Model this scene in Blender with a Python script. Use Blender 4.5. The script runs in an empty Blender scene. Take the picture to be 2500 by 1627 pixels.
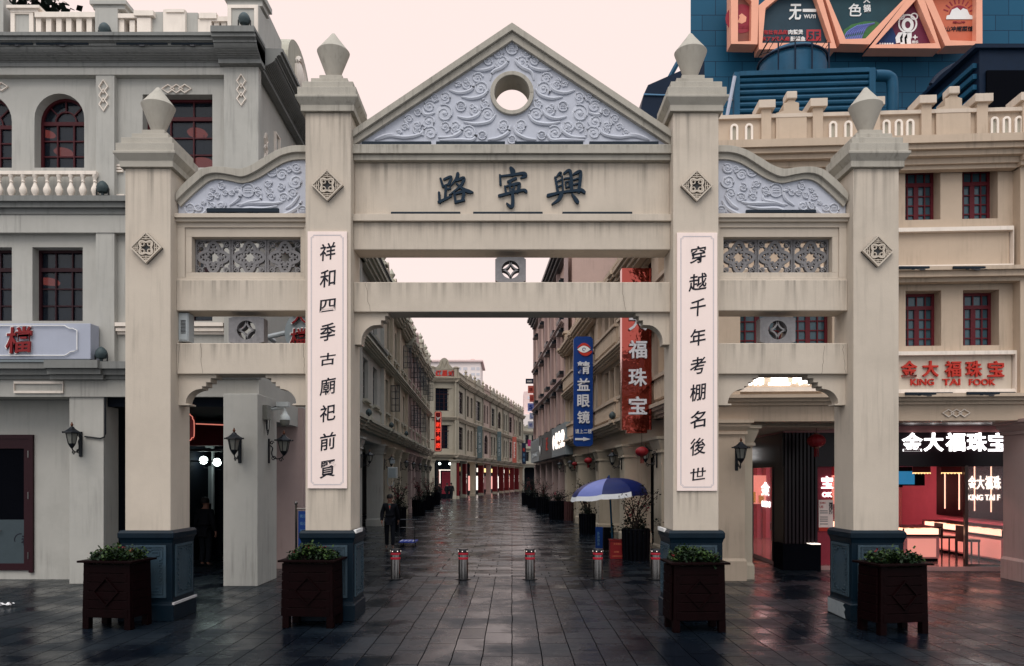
import bpy, bmesh, math, random
from math import pi, sin, cos, radians, sqrt, atan2
random.seed(7)
SC = bpy.context.scene
COL = SC.collection

# ------------------------------------------------------------------ camera, sky, sun, exposure
F, CX, HY, HC = 1850.0, 1250.0, 1168.0, 2.2      # focal length / horizon of the 2500 px wide photograph, eye height
cam = bpy.data.cameras.new('camera')
cam.sensor_width = 36.0
cam.lens = 36.0 * F / 2500.0
cam.shift_y = (HY - 813.5) / 2500.0
cam.clip_start, cam.clip_end = 0.1, 2000.0
cam_ob = bpy.data.objects.new('camera', cam)
cam_ob.location = (0, 0, HC)
cam_ob.rotation_euler = (pi / 2, 0, 0)
COL.objects.link(cam_ob)
SC.camera = cam_ob

SUN_EL, SUN_AZ = radians(52), radians(200)        # broad light from above, behind the viewer
world = bpy.data.worlds.new('World')
SC.world = world
world.use_nodes = True
nt = world.node_tree
bg = nt.nodes['Background']
bg.inputs['Strength'].default_value = 0.1
sky = nt.nodes.new('ShaderNodeTexSky')
sky.sky_type = 'NISHITA'
sky.sun_disc = False
sky.sun_elevation = SUN_EL
sky.sun_rotation = SUN_AZ
sky.dust_density = 4.0
tc = nt.nodes.new('ShaderNodeTexCoord')
sep = nt.nodes.new('ShaderNodeSeparateXYZ')
nt.links.new(tc.outputs['Generated'], sep.inputs[0])
def wmix(a, b, fac):
    m_ = nt.nodes.new('ShaderNodeMixRGB')
    for k, v in ((1, a), (2, b)):
        if isinstance(v, tuple): m_.inputs[k].default_value = (*v, 1)
        else: nt.links.new(v, m_.inputs[k])
    nt.links.new(fac, m_.inputs[0])
    return m_.outputs[0]
def wramp(src, lo, hi):
    r_ = nt.nodes.new('ShaderNodeMapRange'); r_.interpolation_type = 'SMOOTHSTEP'
    r_.inputs[1].default_value, r_.inputs[2].default_value = lo, hi
    nt.links.new(src, r_.inputs[0])
    return r_.outputs[0]
# overcast evening sky: pale pink glow ahead, cooler and duller behind the viewer, bluish white overhead
around = wmix((7.4, 7.5, 7.8), (8.7, 7.12, 6.68), wramp(sep.outputs['Y'], -.35, .45))
cover = wmix(around, (14.0, 15.6, 17.0), wramp(sep.outputs['Z'], .56, .98))
mixw = nt.nodes.new('ShaderNodeMixRGB')
mixw.inputs[0].default_value = 0.06
nt.links.new(cover, mixw.inputs[1])
nt.links.new(sky.outputs[0], mixw.inputs[2])
nt.links.new(mixw.outputs[0], bg.inputs['Color'])

sun = bpy.data.lights.new('sun', 'SUN')
sun.energy = 1.15
sun.angle = radians(40)
sun.color = (1.0, 0.91, 0.82)
sun_ob = bpy.data.objects.new('sun', sun)
sun_ob.rotation_euler = (pi / 2 - SUN_EL, 0, radians(-14))
COL.objects.link(sun_ob)

SC.view_settings.view_transform = 'Standard'
SC.view_settings.look = 'None'
SC.view_settings.gamma = 1.0
SC.view_settings.use_curve_mapping = False
SC.view_settings.exposure = 0.32
SC.cycles.max_bounces = 7
SC.cycles.diffuse_bounces = 3
SC.cycles.glossy_bounces = 3
SC.cycles.transmission_bounces = 4
SC.cycles.use_denoising = True

# ------------------------------------------------------------------ materials
MATS = {}
def mat(name, col, rough=0.7, var=0.12, nscale=3.0, streak=0.0, bump=0.0, bscale=60.0, metal=0.0, spec=0.22, emit=None, estr=0.0, stain=None, stainamt=0.0, alpha=None, coat=0.0, grime=0.0):
    m = bpy.data.materials.new(name)
    m.use_nodes = True
    t = m.node_tree
    N, L = t.nodes, t.links
    b = N['Principled BSDF']
    b.inputs['Roughness'].default_value = rough
    b.inputs['Metallic'].default_value = metal
    b.inputs['Specular IOR Level'].default_value = spec
    b.inputs['Coat Weight'].default_value = coat
    c = N.new('ShaderNodeTexCoord')
    rgb = N.new('ShaderNodeRGB')
    rgb.outputs[0].default_value = (*col, 1)
    out = rgb.outputs[0]
    def mixin(fac, dark, amt):
        mx = N.new('ShaderNodeMixRGB')
        nonlocal out
        mp = N.new('ShaderNodeMath'); mp.operation = 'MULTIPLY'; mp.inputs[1].default_value = amt
        L.new(fac, mp.inputs[0]); L.new(mp.outputs[0], mx.inputs[0])
        L.new(out, mx.inputs[1])
        mx.inputs[2].default_value = (*dark, 1)
        out = mx.outputs[0]
    def noise(scale, vec=None, detail=5, lo=0.35, hi=0.75):
        n = N.new('ShaderNodeTexNoise'); n.inputs['Scale'].default_value = scale; n.inputs['Detail'].default_value = detail
        n.inputs['Roughness'].default_value = 0.6
        L.new(vec or c.outputs['Object'], n.inputs['Vector'])
        r = N.new('ShaderNodeMapRange'); r.inputs[1].default_value = lo; r.inputs[2].default_value = hi
        L.new(n.outputs['Fac'], r.inputs[0])
        return r.outputs[0]
    if var:
        mixin(noise(nscale), tuple(x * 0.45 for x in col), var * 2)
        mixin(noise(nscale * 7, lo=0.4, hi=0.8), tuple(min(1, x * 1.25) for x in col), var)
    if streak:
        mp = N.new('ShaderNodeMapping'); mp.inputs['Scale'].default_value = (7, 7, 0.45)
        L.new(c.outputs['Object'], mp.inputs[0])
        ml = N.new('ShaderNodeMath'); ml.operation = 'MULTIPLY'
        L.new(noise(1.9, mp.outputs[0], 7, 0.5, 0.72), ml.inputs[0]); L.new(noise(.55, None, 3, .42, .62), ml.inputs[1])
        mixin(ml.outputs[0], tuple(x * 0.3 for x in col), min(1, streak * 2.0))
    if grime:                                      # blotchy dirt patches with edges of their own
        mixin(noise(0.9, None, 8, 0.55, 0.7), (col[0] * 0.5, col[1] * 0.5, col[2] * 0.48), grime)
    if stain:
        mixin(noise(1.3, None, 7, 0.52, 0.6), stain, stainamt)
    L.new(out, b.inputs['Base Color'])
    if bump:
        n = N.new('ShaderNodeTexNoise'); n.inputs['Scale'].default_value = bscale; n.inputs['Detail'].default_value = 3
        L.new(c.outputs['Object'], n.inputs['Vector'])
        bp = N.new('ShaderNodeBump'); bp.inputs['Strength'].default_value = bump; bp.inputs['Distance'].default_value = 0.01
        L.new(n.outputs['Fac'], bp.inputs['Height']); L.new(bp.outputs[0], b.inputs['Normal'])
    if emit:
        b.inputs['Emission Color'].default_value = (*emit, 1)
        b.inputs['Emission Strength'].default_value = estr
    if alpha is not None:
        b.inputs['Alpha'].default_value = alpha
    MATS[name] = m
    return m

M = MATS
mat('plaster_gate', (.57, .49, .405), .85, .10, 1.4, .15, .25, 90, grime=.18)
mat('plaster_cap', (.42, .385, .33), .85, .12, 2.2, .35, .3, 90, grime=.3)
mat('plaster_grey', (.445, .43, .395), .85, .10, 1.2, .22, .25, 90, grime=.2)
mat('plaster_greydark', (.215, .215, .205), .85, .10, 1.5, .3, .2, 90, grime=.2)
mat('plaster_cream', (.53, .415, .315), .85, .10, 1.2, .22, .25, 90, grime=.15)
mat('plaster_pink', (.60, .42, .36), .85, .10, 1.2, .2, .2, 90, grime=.15)
mat('plaster_rose', (.42, .31, .29), .85, .10, 1.2, .2, .2, 90)
mat('plaster_sage', (.42, .395, .325), .85, .10, 1.0, .2, .2, 90, grime=.15)
mat('plaster_tan', (.50, .425, .33), .85, .10, 1.0, .2, .2, 90, grime=.15)
mat('trim_white', (.84, .74, .65), .75, .10, 4, .15, .15, 120)
mat('relief_blue', (.50, .515, .58), .8, .08, 2.5, .12, .2, 80)
mat('relief_line', (.52, .535, .595), .8, .05, 3)
mat('screen_stone', (.22, .21, .215), .55, .25, 14, .2, .35, 160)
mat('tile_recess', (.06, .062, .065), .9, .1)
mat('plinth', (.003, .0105, .019), .38, .25, 4, .2, .3, 60, spec=.15)
mat('plinth_relief', (.042, .068, .088), .42, .25, 6, .3, .5, 50, stain=(.03, .06, .09), stainamt=.5)
mat('plinth_bare', (.30, .32, .33), .5, .2, 5, .2, .5, 40)
mat('board_white', (.93, .76, .70), .6, .03, 2, .06, .05, 60)
mat('ink', (.008, .008, .016), .5, .0)
mat('board_line', (.42, .42, .47), .7, .2, 30)
mat('title_blue', (.005, .020, .040), .6, .2, 8, spec=.2)
mat('dark_metal', (.012, .020, .030), .4, .2, 10, metal=.4)
mat('iron', (.007, .009, .013), .45, .2, 12)
mat('copper', (.12, .05, .03), .4, .2, 12, metal=.5)
mat('lamp_glass', (.20, .20, .18), .25, .2, 12)
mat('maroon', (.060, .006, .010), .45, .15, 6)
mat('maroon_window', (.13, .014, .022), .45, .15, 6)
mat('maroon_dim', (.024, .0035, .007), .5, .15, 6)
mat('win_black', (.010, .014, .020), .4, .1, 6)
mat('glass_dark', (.004, .008, .016), .06, .3, .7, spec=.16)
mat('glass_teal', (.05, .105, .135), .08, .3, .8, spec=.5)
mat('glass_sky', (.10, .12, .14), .05, .3, .8, spec=.8, alpha=.2)
mat('arcade_sage', (.33, .295, .235), .85, .10, 1.0, .2, .2, 90, grime=.2)
mat('arcade_tan', (.37, .315, .245), .85, .10, 1.0, .2, .2, 90, grime=.2)
mat('arcade_pink', (.38, .285, .245), .85, .10, 1.2, .2, .2, 90, grime=.2)
mat('film_grey', (.05, .068, .078), .5, .1, 6)
mat('trim_cream', (.60, .50, .41), .75, .1, 4, .15, .15, 120)
mat('crack', (.25, .21, .175), .9, .3, 20)
mat('gold', (.75, .42, .12), .25, .1, 20, metal=.9)
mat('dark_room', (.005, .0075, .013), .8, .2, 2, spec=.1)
mat('glass_room', (.008, .013, .022), .06, .2, .8, spec=.6, alpha=.6)
mat('lamp_red', (.7, .2, .15), .5, 0, emit=(1, .20, .15), estr=.55)
mat('void', (.0015, .002, .004), .9, .1, 2, spec=.05)
mat('wood_planter', (.0050, .0007, .0010), .5, .35, 5, .35, .3, 40, spec=.06)
mat('wood_dark', (.0022, .0026, .0048), .6, .3, 5, .3, .3, 40, spec=.06)
mat('wood_brown', (.06, .025, .025), .6, .3, 5, .3, .3, 40)
mat('soil', (.012, .009, .007), .95, .3, 20)
mat('leaf', (.007, .020, .006), .6, .35, 9)
mat('leaf_light', (.030, .060, .010), .55, .3, 9)
mat('leaf_dark', (.006, .011, .007), .7, .35, 6, spec=.2)
mat('blossom', (.16, .010, .014), .6, .3, 12)
mat('blossom_pink', (.24, .03, .05), .6, .3, 12)
mat('bark', (.03, .02, .018), .85, .3, 14)
mat('steel', (.16, .15, .145), .22, .1, 6, metal=.95)
mat('steel_dark', (.06, .06, .065), .3, .2, 8, metal=.8)
mat('reflect_red', (.60, .03, .055), .45, .12, 20)
mat('paint_white', (.8, .78, .76), .5, .05)
mat('sign_white', (.40, .42, .50), .4, .06, 2, .1)
mat('sign_red', (.22, .014, .016), .4, .15, 10)
mat('sign_navy', (.010, .018, .045), .35, .1)
mat('sign_blue', (.004, .038, .20), .35, .10, 3)
mat('sign_blue_side', (.10, .22, .36), .35, .1)
mat('mirror_red', (.42, .085, .065), .06, .0, metal=1.0, bump=1.0, bscale=3.5)
mat('letter_silver', (.66, .66, .70), .4, .05)
mat('letter_red', (.50, .035, .022), .5, .12, 8)
mat('neon_red', (.7, .03, .02), .4, 0, emit=(1, .06, .03), estr=.75)
mat('neon_edge', (.7, .2, .15), .4, 0, emit=(1, .30, .22), estr=.5)
mat('glow_white', (.9, .9, .9), .4, 0, emit=(1, .97, .95), estr=2.2)
mat('glow_soft', (.9, .85, .8), .4, 0, emit=(1, .85, .75), estr=1.1)
mat('glow_warm', (.9, .7, .45), .4, 0, emit=(1, .62, .25), estr=1.3)
mat('glow_pink', (.9, .5, .45), .4, 0, emit=(1, .42, .36), estr=.75)
mat('glow_case', (.9, .6, .5), .4, 0, emit=(1, .52, .36), estr=1.5)
mat('glow_panel', (.7, .35, .3), .5, 0, emit=(1, .34, .27), estr=.42)
mat('ceiling_lamp', (.9, .8, .8), .4, 0, emit=(1, .46, .42), estr=36.0)
mat('bulb', (.9, .95, .95), .4, 0, emit=(.85, 1, .93), estr=9.0)
mat('screen_blue', (.02, .1, .2), .3, 0, emit=(.02, .25, .5), estr=.45)
mat('shop_pink', (.50, .13, .19), .55, .12, 2)
mat('shop_rose', (.50, .22, .22), .4, .1, 2)
mat('shop_red', (.30, .03, .05), .5, .2, 4)
mat('shop_dark', (.012, .004, .007), .3, .3, 3, spec=.2)
mat('shop_floor', (.35, .20, .19), .12, .1, 2)
mat('banner_red', (.11, .004, .007), .6, .2, 3)
mat('banner_grey', (.10, .135, .14), .6, .12, 3)
mat('banner_orange', (.50, .115, .085), .6, .12, 3)
mat('banner_magenta', (.35, .02, .11), .6, .12, 3)
mat('shop_grey', (.24, .275, .29), .5, .1, 2)
mat('shop_black', (.05, .06, .065), .5, .1, 2)
mat('steel_blue', (.008, .070, .135), .5, .25, 2.5, .15, .2, 30, spec=.2)
mat('steel_navy', (.003, .012, .032), .5, .25, 3, spec=.15)
mat('tower_haze_white', (.84, .74, .71), .8, .05, .2)
mat('tower_haze_glass', (.62, .60, .64), .4, .1, .3)
mat('tower_haze_pink', (.80, .60, .57), .8, .05, .2)
mat('frame_orange', (.86, .40, .27), .45, .08, 3)
mat('poster_navy', (.020, .045, .065), .5, .15, 2)
mat('poster_brown', (.22, .075, .055), .5, .15, 3)
mat('poster_orange', (.55, .14, .075), .5, .12, 3)
mat('poster_purple', (.14, .02, .05), .5, .2, 3)
mat('poster_blue', (.010, .035, .13), .5, .2, 3)
mat('poster_teal', (.014, .050, .065), .5, .2, 2)
mat('poster_green', (.05, .16, .05), .5, .4, 9)
mat('poster_red', (.42, .04, .05), .5, .1)
mat('cloth_blue', (.003, .010, .085), .5, .12, 6)
mat('lilac_and_sheen', (.15, .18, .45), .5, .10, 6)  # lilac of signs and print, also the sheen painted on one parasol panel
mat('cloth_white', (.72, .73, .76), .6, .08, 6)
mat('lantern_red', (.20, .010, .014), .5, .2, 8)
mat('tassel', (.18, .008, .012), .8, .2, 8)
mat('skin', (.22, .11, .08), .6, .1, 10)
mat('hair', (.012, .010, .010), .6, .2, 20)
mat('jacket', (.0018, .0024, .0055), .9, .25, 9)
mat('trousers', (.0018, .003, .007), .9, .25, 9)
mat('shirt_teal', (.05, .10, .10), .8, .2, 9)
mat('shoe', (.05, .04, .04), .6, .2, 9)
mat('bag', (.05, .02, .02), .6, .3, 9)
mat('paper', (.75, .72, .72), .7, .1, 12)
mat('cabinet_grey', (.40, .43, .44), .5, .12, 5, .2)
mat('camera_white', (.52, .55, .55), .4, .08, 8)
mat('spot_green', (.05, .07, .075), .5, .2, 9)
mat('trolley_blue', (.03, .06, .34), .4, .1)
mat('light_box', (.55, .52, .52), .4, .1, 8)

# rain streaks: thin dirty washes that run down from a ledge
m = bpy.data.materials.new('rain_stain'); m.use_nodes = True
t = m.node_tree; N = t.nodes; L = t.links
c = N.new('ShaderNodeTexCoord'); mp = N.new('ShaderNodeMapping'); mp.inputs['Scale'].default_value = (16, 16, .35)
n = N.new('ShaderNodeTexNoise'); n.inputs['Scale'].default_value = 1.0; n.inputs['Detail'].default_value = 6
L.new(c.outputs['Object'], mp.inputs[0]); L.new(mp.outputs[0], n.inputs['Vector'])
r = N.new('ShaderNodeMapRange'); r.inputs[1].default_value = .46; r.inputs[2].default_value = .74; L.new(n.outputs['Fac'], r.inputs[0])
sz_ = N.new('ShaderNodeSeparateXYZ'); L.new(c.outputs['Generated'], sz_.inputs[0])
pw_ = N.new('ShaderNodeMath'); pw_.operation = 'POWER'; pw_.inputs[1].default_value = 1.5; L.new(sz_.outputs['Z'], pw_.inputs[0])
m1 = N.new('ShaderNodeMath'); m1.operation = 'MULTIPLY'; L.new(r.outputs[0], m1.inputs[0]); L.new(pw_.outputs[0], m1.inputs[1])
m2 = N.new('ShaderNodeMath'); m2.operation = 'MULTIPLY'; m2.inputs[1].default_value = .33; L.new(m1.outputs[0], m2.inputs[0])
L.new(m2.outputs[0], N['Principled BSDF'].inputs['Alpha'])
N['Principled BSDF'].inputs['Base Color'].default_value = (.075, .075, .07, 1); N['Principled BSDF'].inputs['Roughness'].default_value = .9
MATS['rain_stain'] = m
# tiled wall of the tall blue block: pattern of large panels with dark joints
m = mat('tile_blue', (.010, .072, .135), .5, 0, spec=.15)
t = m.node_tree; N = t.nodes; L = t.links
c = N.new('ShaderNodeTexCoord'); mp = N.new('ShaderNodeMapping'); mp.inputs['Rotation'].default_value = (radians(90), 0, 0)
br = N.new('ShaderNodeTexBrick'); br.inputs['Color1'].default_value = (.010, .070, .130, 1); br.inputs['Color2'].default_value = (.012, .082, .150, 1)
br.inputs['Mortar'].default_value = (.003, .02, .05, 1); br.inputs['Scale'].default_value = 1.0
br.inputs['Brick Width'].default_value = .95; br.inputs['Row Height'].default_value = .55; br.inputs['Mortar Size'].default_value = .012
L.new(c.outputs['Object'], mp.inputs[0]); L.new(mp.outputs[0], br.inputs['Vector']); L.new(br.outputs['Color'], N['Principled BSDF'].inputs['Base Color'])

def paving(name, rot, bw, rh, mortar, lo, hi, cm, rlo, rhi, bump, tilt, stretch, spec):
    """wet dark stone slabs: every slab with its own tone, polish and slight tilt; open joints; patchy water film"""
    m = bpy.data.materials.new(name); m.use_nodes = True
    t = m.node_tree; N = t.nodes; L = t.links; b = N['Principled BSDF']
    def node(k, **kw):
        n = N.new(k)
        for a, v in kw.items(): setattr(n, a, v)
        return n
    def math_(op, a, b_=None, c_=None):
        n = node('ShaderNodeMath', operation=op)
        for i_, v in enumerate((a, b_, c_)):
            if v is None: continue
            if isinstance(v, (int, float)): n.inputs[i_].default_value = v
            else: L.new(v, n.inputs[i_])
        return n.outputs[0]
    def noise(scale, vec, detail=5, lo_=.35, hi_=.7, rough=.6):
        n = node('ShaderNodeTexNoise'); n.inputs['Scale'].default_value = scale; n.inputs['Detail'].default_value = detail; n.inputs['Roughness'].default_value = rough
        L.new(vec, n.inputs['Vector'])
        r = node('ShaderNodeMapRange'); r.inputs[1].default_value = lo_; r.inputs[2].default_value = hi_
        L.new(n.outputs['Fac'], r.inputs[0]); return r.outputs[0], n
    c = node('ShaderNodeTexCoord'); mp = node('ShaderNodeMapping'); mp.inputs['Rotation'].default_value = (0, 0, rot)
    L.new(c.outputs['Object'], mp.inputs[0])
    wob = node('ShaderNodeTexNoise'); wob.inputs['Scale'].default_value = 1.7; L.new(mp.outputs[0], wob.inputs['Vector'])
    ad = node('ShaderNodeMixRGB', blend_type='LINEAR_LIGHT'); ad.inputs[0].default_value = .014
    L.new(mp.outputs[0], ad.inputs[1]); L.new(wob.outputs['Color'], ad.inputs[2])
    br = node('ShaderNodeTexBrick', offset=.43, offset_frequency=2, squash=1.4, squash_frequency=3)
    br.inputs['Scale'].default_value = 1; br.inputs['Brick Width'].default_value = bw; br.inputs['Row Height'].default_value = rh
    br.inputs['Mortar Size'].default_value = mortar; br.inputs['Mortar Smooth'].default_value = .25
    br.inputs['Color1'].default_value = (0, 0, 0, 1); br.inputs['Color2'].default_value = (1, 1, 1, 1); br.inputs['Mortar'].default_value = (.5, .5, .5, 1)
    L.new(ad.outputs[0], br.inputs['Vector'])
    sx = node('ShaderNodeSeparateColor'); L.new(br.outputs['Color'], sx.inputs[0]); rnd_ = sx.outputs[0]; joint = br.outputs['Fac']
    st = node('ShaderNodeMapping'); st.inputs['Scale'].default_value = stretch; L.new(c.outputs['Object'], st.inputs[0])
    film, _ = noise(.8, c.outputs['Object'], 8, .40, .62, .65)
    grain, gn = noise(30, st.outputs[0], 8, .3, .75, .7)
    fine, fn = noise(110, st.outputs[0], 3, .2, .8)
    mx = node('ShaderNodeMixRGB'); mx.inputs[1].default_value = (*lo, 1); mx.inputs[2].default_value = (*hi, 1)
    L.new(math_('MULTIPLY_ADD', grain, .55, math_('MULTIPLY', rnd_, .5)), mx.inputs[0])
    mj = node('ShaderNodeMixRGB'); mj.inputs[2].default_value = (*cm, 1); L.new(joint, mj.inputs[0]); L.new(mx.outputs[0], mj.inputs[1])
    L.new(mj.outputs[0], b.inputs['Base Color'])
    r0 = math_('MULTIPLY_ADD', film, rhi - rlo, rlo)
    r1 = math_('MULTIPLY_ADD', rnd_, .10, r0)
    r2 = math_('MULTIPLY_ADD', grain, .08, r1)
    L.new(math_('MULTIPLY_ADD', joint, .6, r2), b.inputs['Roughness'])
    L.new(math_('MULTIPLY_ADD', joint, -spec, spec), b.inputs['Specular IOR Level'])
    b.inputs['Specular Tint'].default_value = (.62, .88, 1.0, 1)
    g_ = node('ShaderNodeNewGeometry')
    sc = math_('MULTIPLY', math_('SUBTRACT', rnd_, .5), tilt)
    cv = node('ShaderNodeCombineXYZ'); L.new(math_('MULTIPLY', sc, .6), cv.inputs[0]); L.new(sc, cv.inputs[1])
    va = node('ShaderNodeVectorMath', operation='ADD'); L.new(g_.outputs['Normal'], va.inputs[0]); L.new(cv.outputs[0], va.inputs[1])
    vn = node('ShaderNodeVectorMath', operation='NORMALIZE'); L.new(va.outputs[0], vn.inputs[0])
    h = math_('MULTIPLY_ADD', joint, -2.2, math_('MULTIPLY_ADD', gn.outputs['Fac'], .9, math_('MULTIPLY', fn.outputs['Fac'], .35)))
    bp = node('ShaderNodeBump'); L.new(math_('MULTIPLY_ADD', film, bump * .75, bump * .25), bp.inputs['Strength']); bp.inputs['Distance'].default_value = .006
    L.new(h, bp.inputs['Height']); L.new(vn.outputs[0], bp.inputs['Normal']); L.new(bp.outputs[0], b.inputs['Normal'])
    MATS[name] = m
paving('paving_square', pi / 2, .72, .37, .007, (.0015, .003, .006), (.006, .0095, .015), (.0004, .0006, .001), .05, .36, .75, .055, (.5, 2.2, 1), .36)
paving('paving_street', 0, .85, .26, .012, (.0015, .003, .006), (.006, .0095, .015), (.0004, .0006, .001), .03, .22, .55, .10, (.35, 2.6, 1), .85)

# ------------------------------------------------------------------ geometry helpers
def P(x, y, Y):
    return ((x - CX) * Y / F, Y, HC + (HY - y) * Y / F)

class Fr:
    """a vertical reference plane: u along it, z up, w outwards (towards the viewer)"""
    def __init__(s, ox, oy, dx=1.0, dy=0.0):
        l = sqrt(dx * dx + dy * dy)
        s.o = (ox, oy); s.d = (dx / l, dy / l); s.n = (dy / l, -dx / l)
    def xyz(s, u, w, z):
        return (s.o[0] + s.d[0] * u + s.n[0] * w, s.o[1] + s.d[1] * u + s.n[1] * w, z)
    def px(s, x, y, w=0.0):
        rx, rz = (x - CX) / F, (HY - y) / F
        ox, oy = s.o[0] + s.n[0] * w, s.o[1] + s.n[1] * w
        t = (ox * s.n[0] + oy * s.n[1]) / (rx * s.n[0] + s.n[1])
        return ((rx * t - ox) * s.d[0] + (t - oy) * s.d[1], HC + rz * t)
    def U(s, x, w=0.0): return s.px(x, HY, w)[0]
    def rect(s, x0, y0, x1, y1, w=0.0):
        u0, za = s.px(x0, (y0 + y1) / 2, w); u1, zb = s.px(x1, (y0 + y1) / 2, w)
        xm = (x0 + x1) / 2
        return u0, u1, s.px(xm, y1, w)[1], s.px(xm, y0, w)[1]
W0 = Fr(0, 0, 1, 0)           # world frame: u = x, w = -y

def front(Y): return Fr(0, Y, 1, 0)

class MB:
    def __init__(s, fr=W0):
        s.fr = fr; s.v = []; s.f = []
    def add(s, pts, faces):
        k = len(s.v)
        s.v += [s.fr.xyz(*p) for p in pts]
        s.f += [tuple(i + k for i in f) for f in faces]
        return s
    def box(s, u0, u1, z0, z1, w0, w1):
        p = [(u, w, z) for w in (w0, w1) for z in (z0, z1) for u in (u0, u1)]
        return s.add(p, [(0, 1, 3, 2), (4, 6, 7, 5), (0, 4, 5, 1), (2, 3, 7, 6), (0, 2, 6, 4), (1, 5, 7, 3)])
    def bpx(s, x0, y0, x1, y1, w0, w1):
        u0, u1, z0, z1 = s.fr.rect(x0, y0, x1, y1, w1)
        return s.box(u0, u1, z0, z1, w0, w1)
    def poly(s, pts, w0, w1):
        n = len(pts)
        s.add([(u, w1, z) for u, z in pts] + [(u, w0, z) for u, z in pts],
              [tuple(range(n)), tuple(range(2 * n - 1, n - 1, -1))] + [(i, i + n, (i + 1) % n + n, (i + 1) % n) for i in range(n)])
        return s
    def ppx(s, pts, w0, w1):
        return s.poly([s.fr.px(x, y, w1) for x, y in pts], w0, w1)
    def strip(s, pa, pb, w0, w1):
        """solid between two polylines with the same number of points"""
        n = len(pa)
        p = [(u, w1, z) for u, z in pa] + [(u, w1, z) for u, z in pb] + [(u, w0, z) for u, z in pa] + [(u, w0, z) for u, z in pb]
        f = []
        for i in range(n - 1):
            f += [(i, i + 1, n + i + 1, n + i), (2 * n + i, 3 * n + i, 3 * n + i + 1, 2 * n + i + 1),
                  (i, 2 * n + i, 2 * n + i + 1, i + 1), (n + i, n + i + 1, 3 * n + i + 1, 3 * n + i)]
        f += [(0, n, 3 * n, 2 * n), (n - 1, 3 * n - 1, 4 * n - 1, 2 * n - 1)]
        return s.add(p, f)
    def ribbon(s, pts, wid, w0, w1, closed=False):
        n = len(pts); a = []; b = []
        for i in range(n):
            if closed: p, q = pts[i - 1], pts[(i + 1) % n]
            else: p, q = pts[max(i - 1, 0)], pts[min(i + 1, n - 1)]
            dx, dz = q[0] - p[0], q[1] - p[1]; l = sqrt(dx * dx + dz * dz) or 1
            h = (wid[i] if isinstance(wid, (list, tuple)) else wid) / 2
            a.append((pts[i][0] - dz / l * h, pts[i][1] + dx / l * h)); b.append((pts[i][0] + dz / l * h, pts[i][1] - dx / l * h))
        if closed: a.append(a[0]); b.append(b[0])
        return s.strip(a, b, w0, w1)
    def tube(s, path, r, n=6, cap=True):
        k = len(path); pts = []
        import mathutils
        V = mathutils.Vector
        P_ = [V(p) for p in path]
        for i in range(k):
            t = (P_[min(i + 1, k - 1)] - P_[max(i - 1, 0)])
            t = t.normalized() if t.length > 1e-9 else V((0, 0, 1))
            ref = V((0, 0, 1)) if abs(t.z) < .9 else V((1, 0, 0))
            a = t.cross(ref).normalized(); b = t.cross(a)
            rr = r[i] if isinstance(r, (list, tuple)) else r
            for j in range(n):
                q = P_[i] + a * (rr * cos(2 * pi * j / n)) + b * (rr * sin(2 * pi * j / n))
                pts.append((q.x, q.y, q.z))
        f = [(i * n + j, i * n + (j + 1) % n, (i + 1) * n + (j + 1) % n, (i + 1) * n + j) for i in range(k - 1) for j in range(n)]
        if cap: f += [tuple(range(n)), tuple(range((k - 1) * n, k * n))]
        return s.add(pts, f)
    def lathe(s, cu, cw, prof, n=20, squash=1.0, a0=0.0):
        k = len(prof)
        pts = [(cu + r * cos(a0 + 2 * pi * j / n), cw + r * squash * sin(a0 + 2 * pi * j / n), z) for r, z in prof for j in range(n)]
        f = [(i * n + j, i * n + (j + 1) % n, (i + 1) * n + (j + 1) % n, (i + 1) * n + j) for i in range(k - 1) for j in range(n)]
        f += [tuple(range(n)), tuple(range((k - 1) * n, k * n))]
        return s.add(pts, f)
    def sq(s, cu, cw, prof):
        k = len(prof); pts = []
        for p in prof:
            hu, hw, z = (p[0], p[0], p[1]) if len(p) == 2 else p
            pts += [(cu - hu, cw - hw, z), (cu + hu, cw - hw, z), (cu + hu, cw + hw, z), (cu - hu, cw + hw, z)]
        f = [(i * 4 + j, i * 4 + (j + 1) % 4, i * 4 + 4 + (j + 1) % 4, i * 4 + 4 + j) for i in range(k - 1) for j in range(4)]
        f += [(0, 1, 2, 3), tuple(range(4 * k - 4, 4 * k))]
        return s.add(pts, f)
    def dome(s, cu, cz, r, w0, h, n=14, k=4):
        pts = []; f = []
        for i in range(k):
            a = i * pi / 2 / k
            pts += [(cu + r * cos(a) * cos(2 * pi * j / n), w0 + h * sin(a), cz + r * cos(a) * sin(2 * pi * j / n)) for j in range(n)]
        pts.append((cu, w0 + h, cz))
        f = [(i * n + j, i * n + (j + 1) % n, i * n + n + (j + 1) % n, i * n + n + j) for i in range(k - 1) for j in range(n)]
        f += [((k - 1) * n + j, (k - 1) * n + (j + 1) % n, k * n) for j in range(n)]
        return s.add(pts, f)
    def ball(s, cu, cw, cz, r, n=12, k=8, sz=1.0):
        return s.lathe(cu, cw, [(max(r * sin(pi * i / k), .0005), cz - r * sz * cos(pi * i / k)) for i in range(k + 1)], n)
    def sheet(s, u0, u1, z0, z1, w, ops, depth):
        """wall face with rectangular or round-headed openings (a,b,c,d[,'arch']) and their reveals going DEPTH inwards"""
        us = sorted({u0, u1} | {o[i] for o in ops for i in (0, 1)}); zs = sorted({z0, z1} | {o[i] for o in ops for i in (2, 3)})
        us = [u for u in us if u0 <= u <= u1]; zs = [z for z in zs if z0 <= z <= z1]
        for a, b in zip(us, us[1:]):
            for c, d in zip(zs, zs[1:]):
                mu, mz = (a + b) / 2, (c + d) / 2
                if any(o[0] < mu < o[1] and o[2] < mz < o[3] for o in ops): continue
                s.add([(a, w, c), (b, w, c), (b, w, d), (a, w, d)], [(0, 1, 2, 3)])
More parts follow.
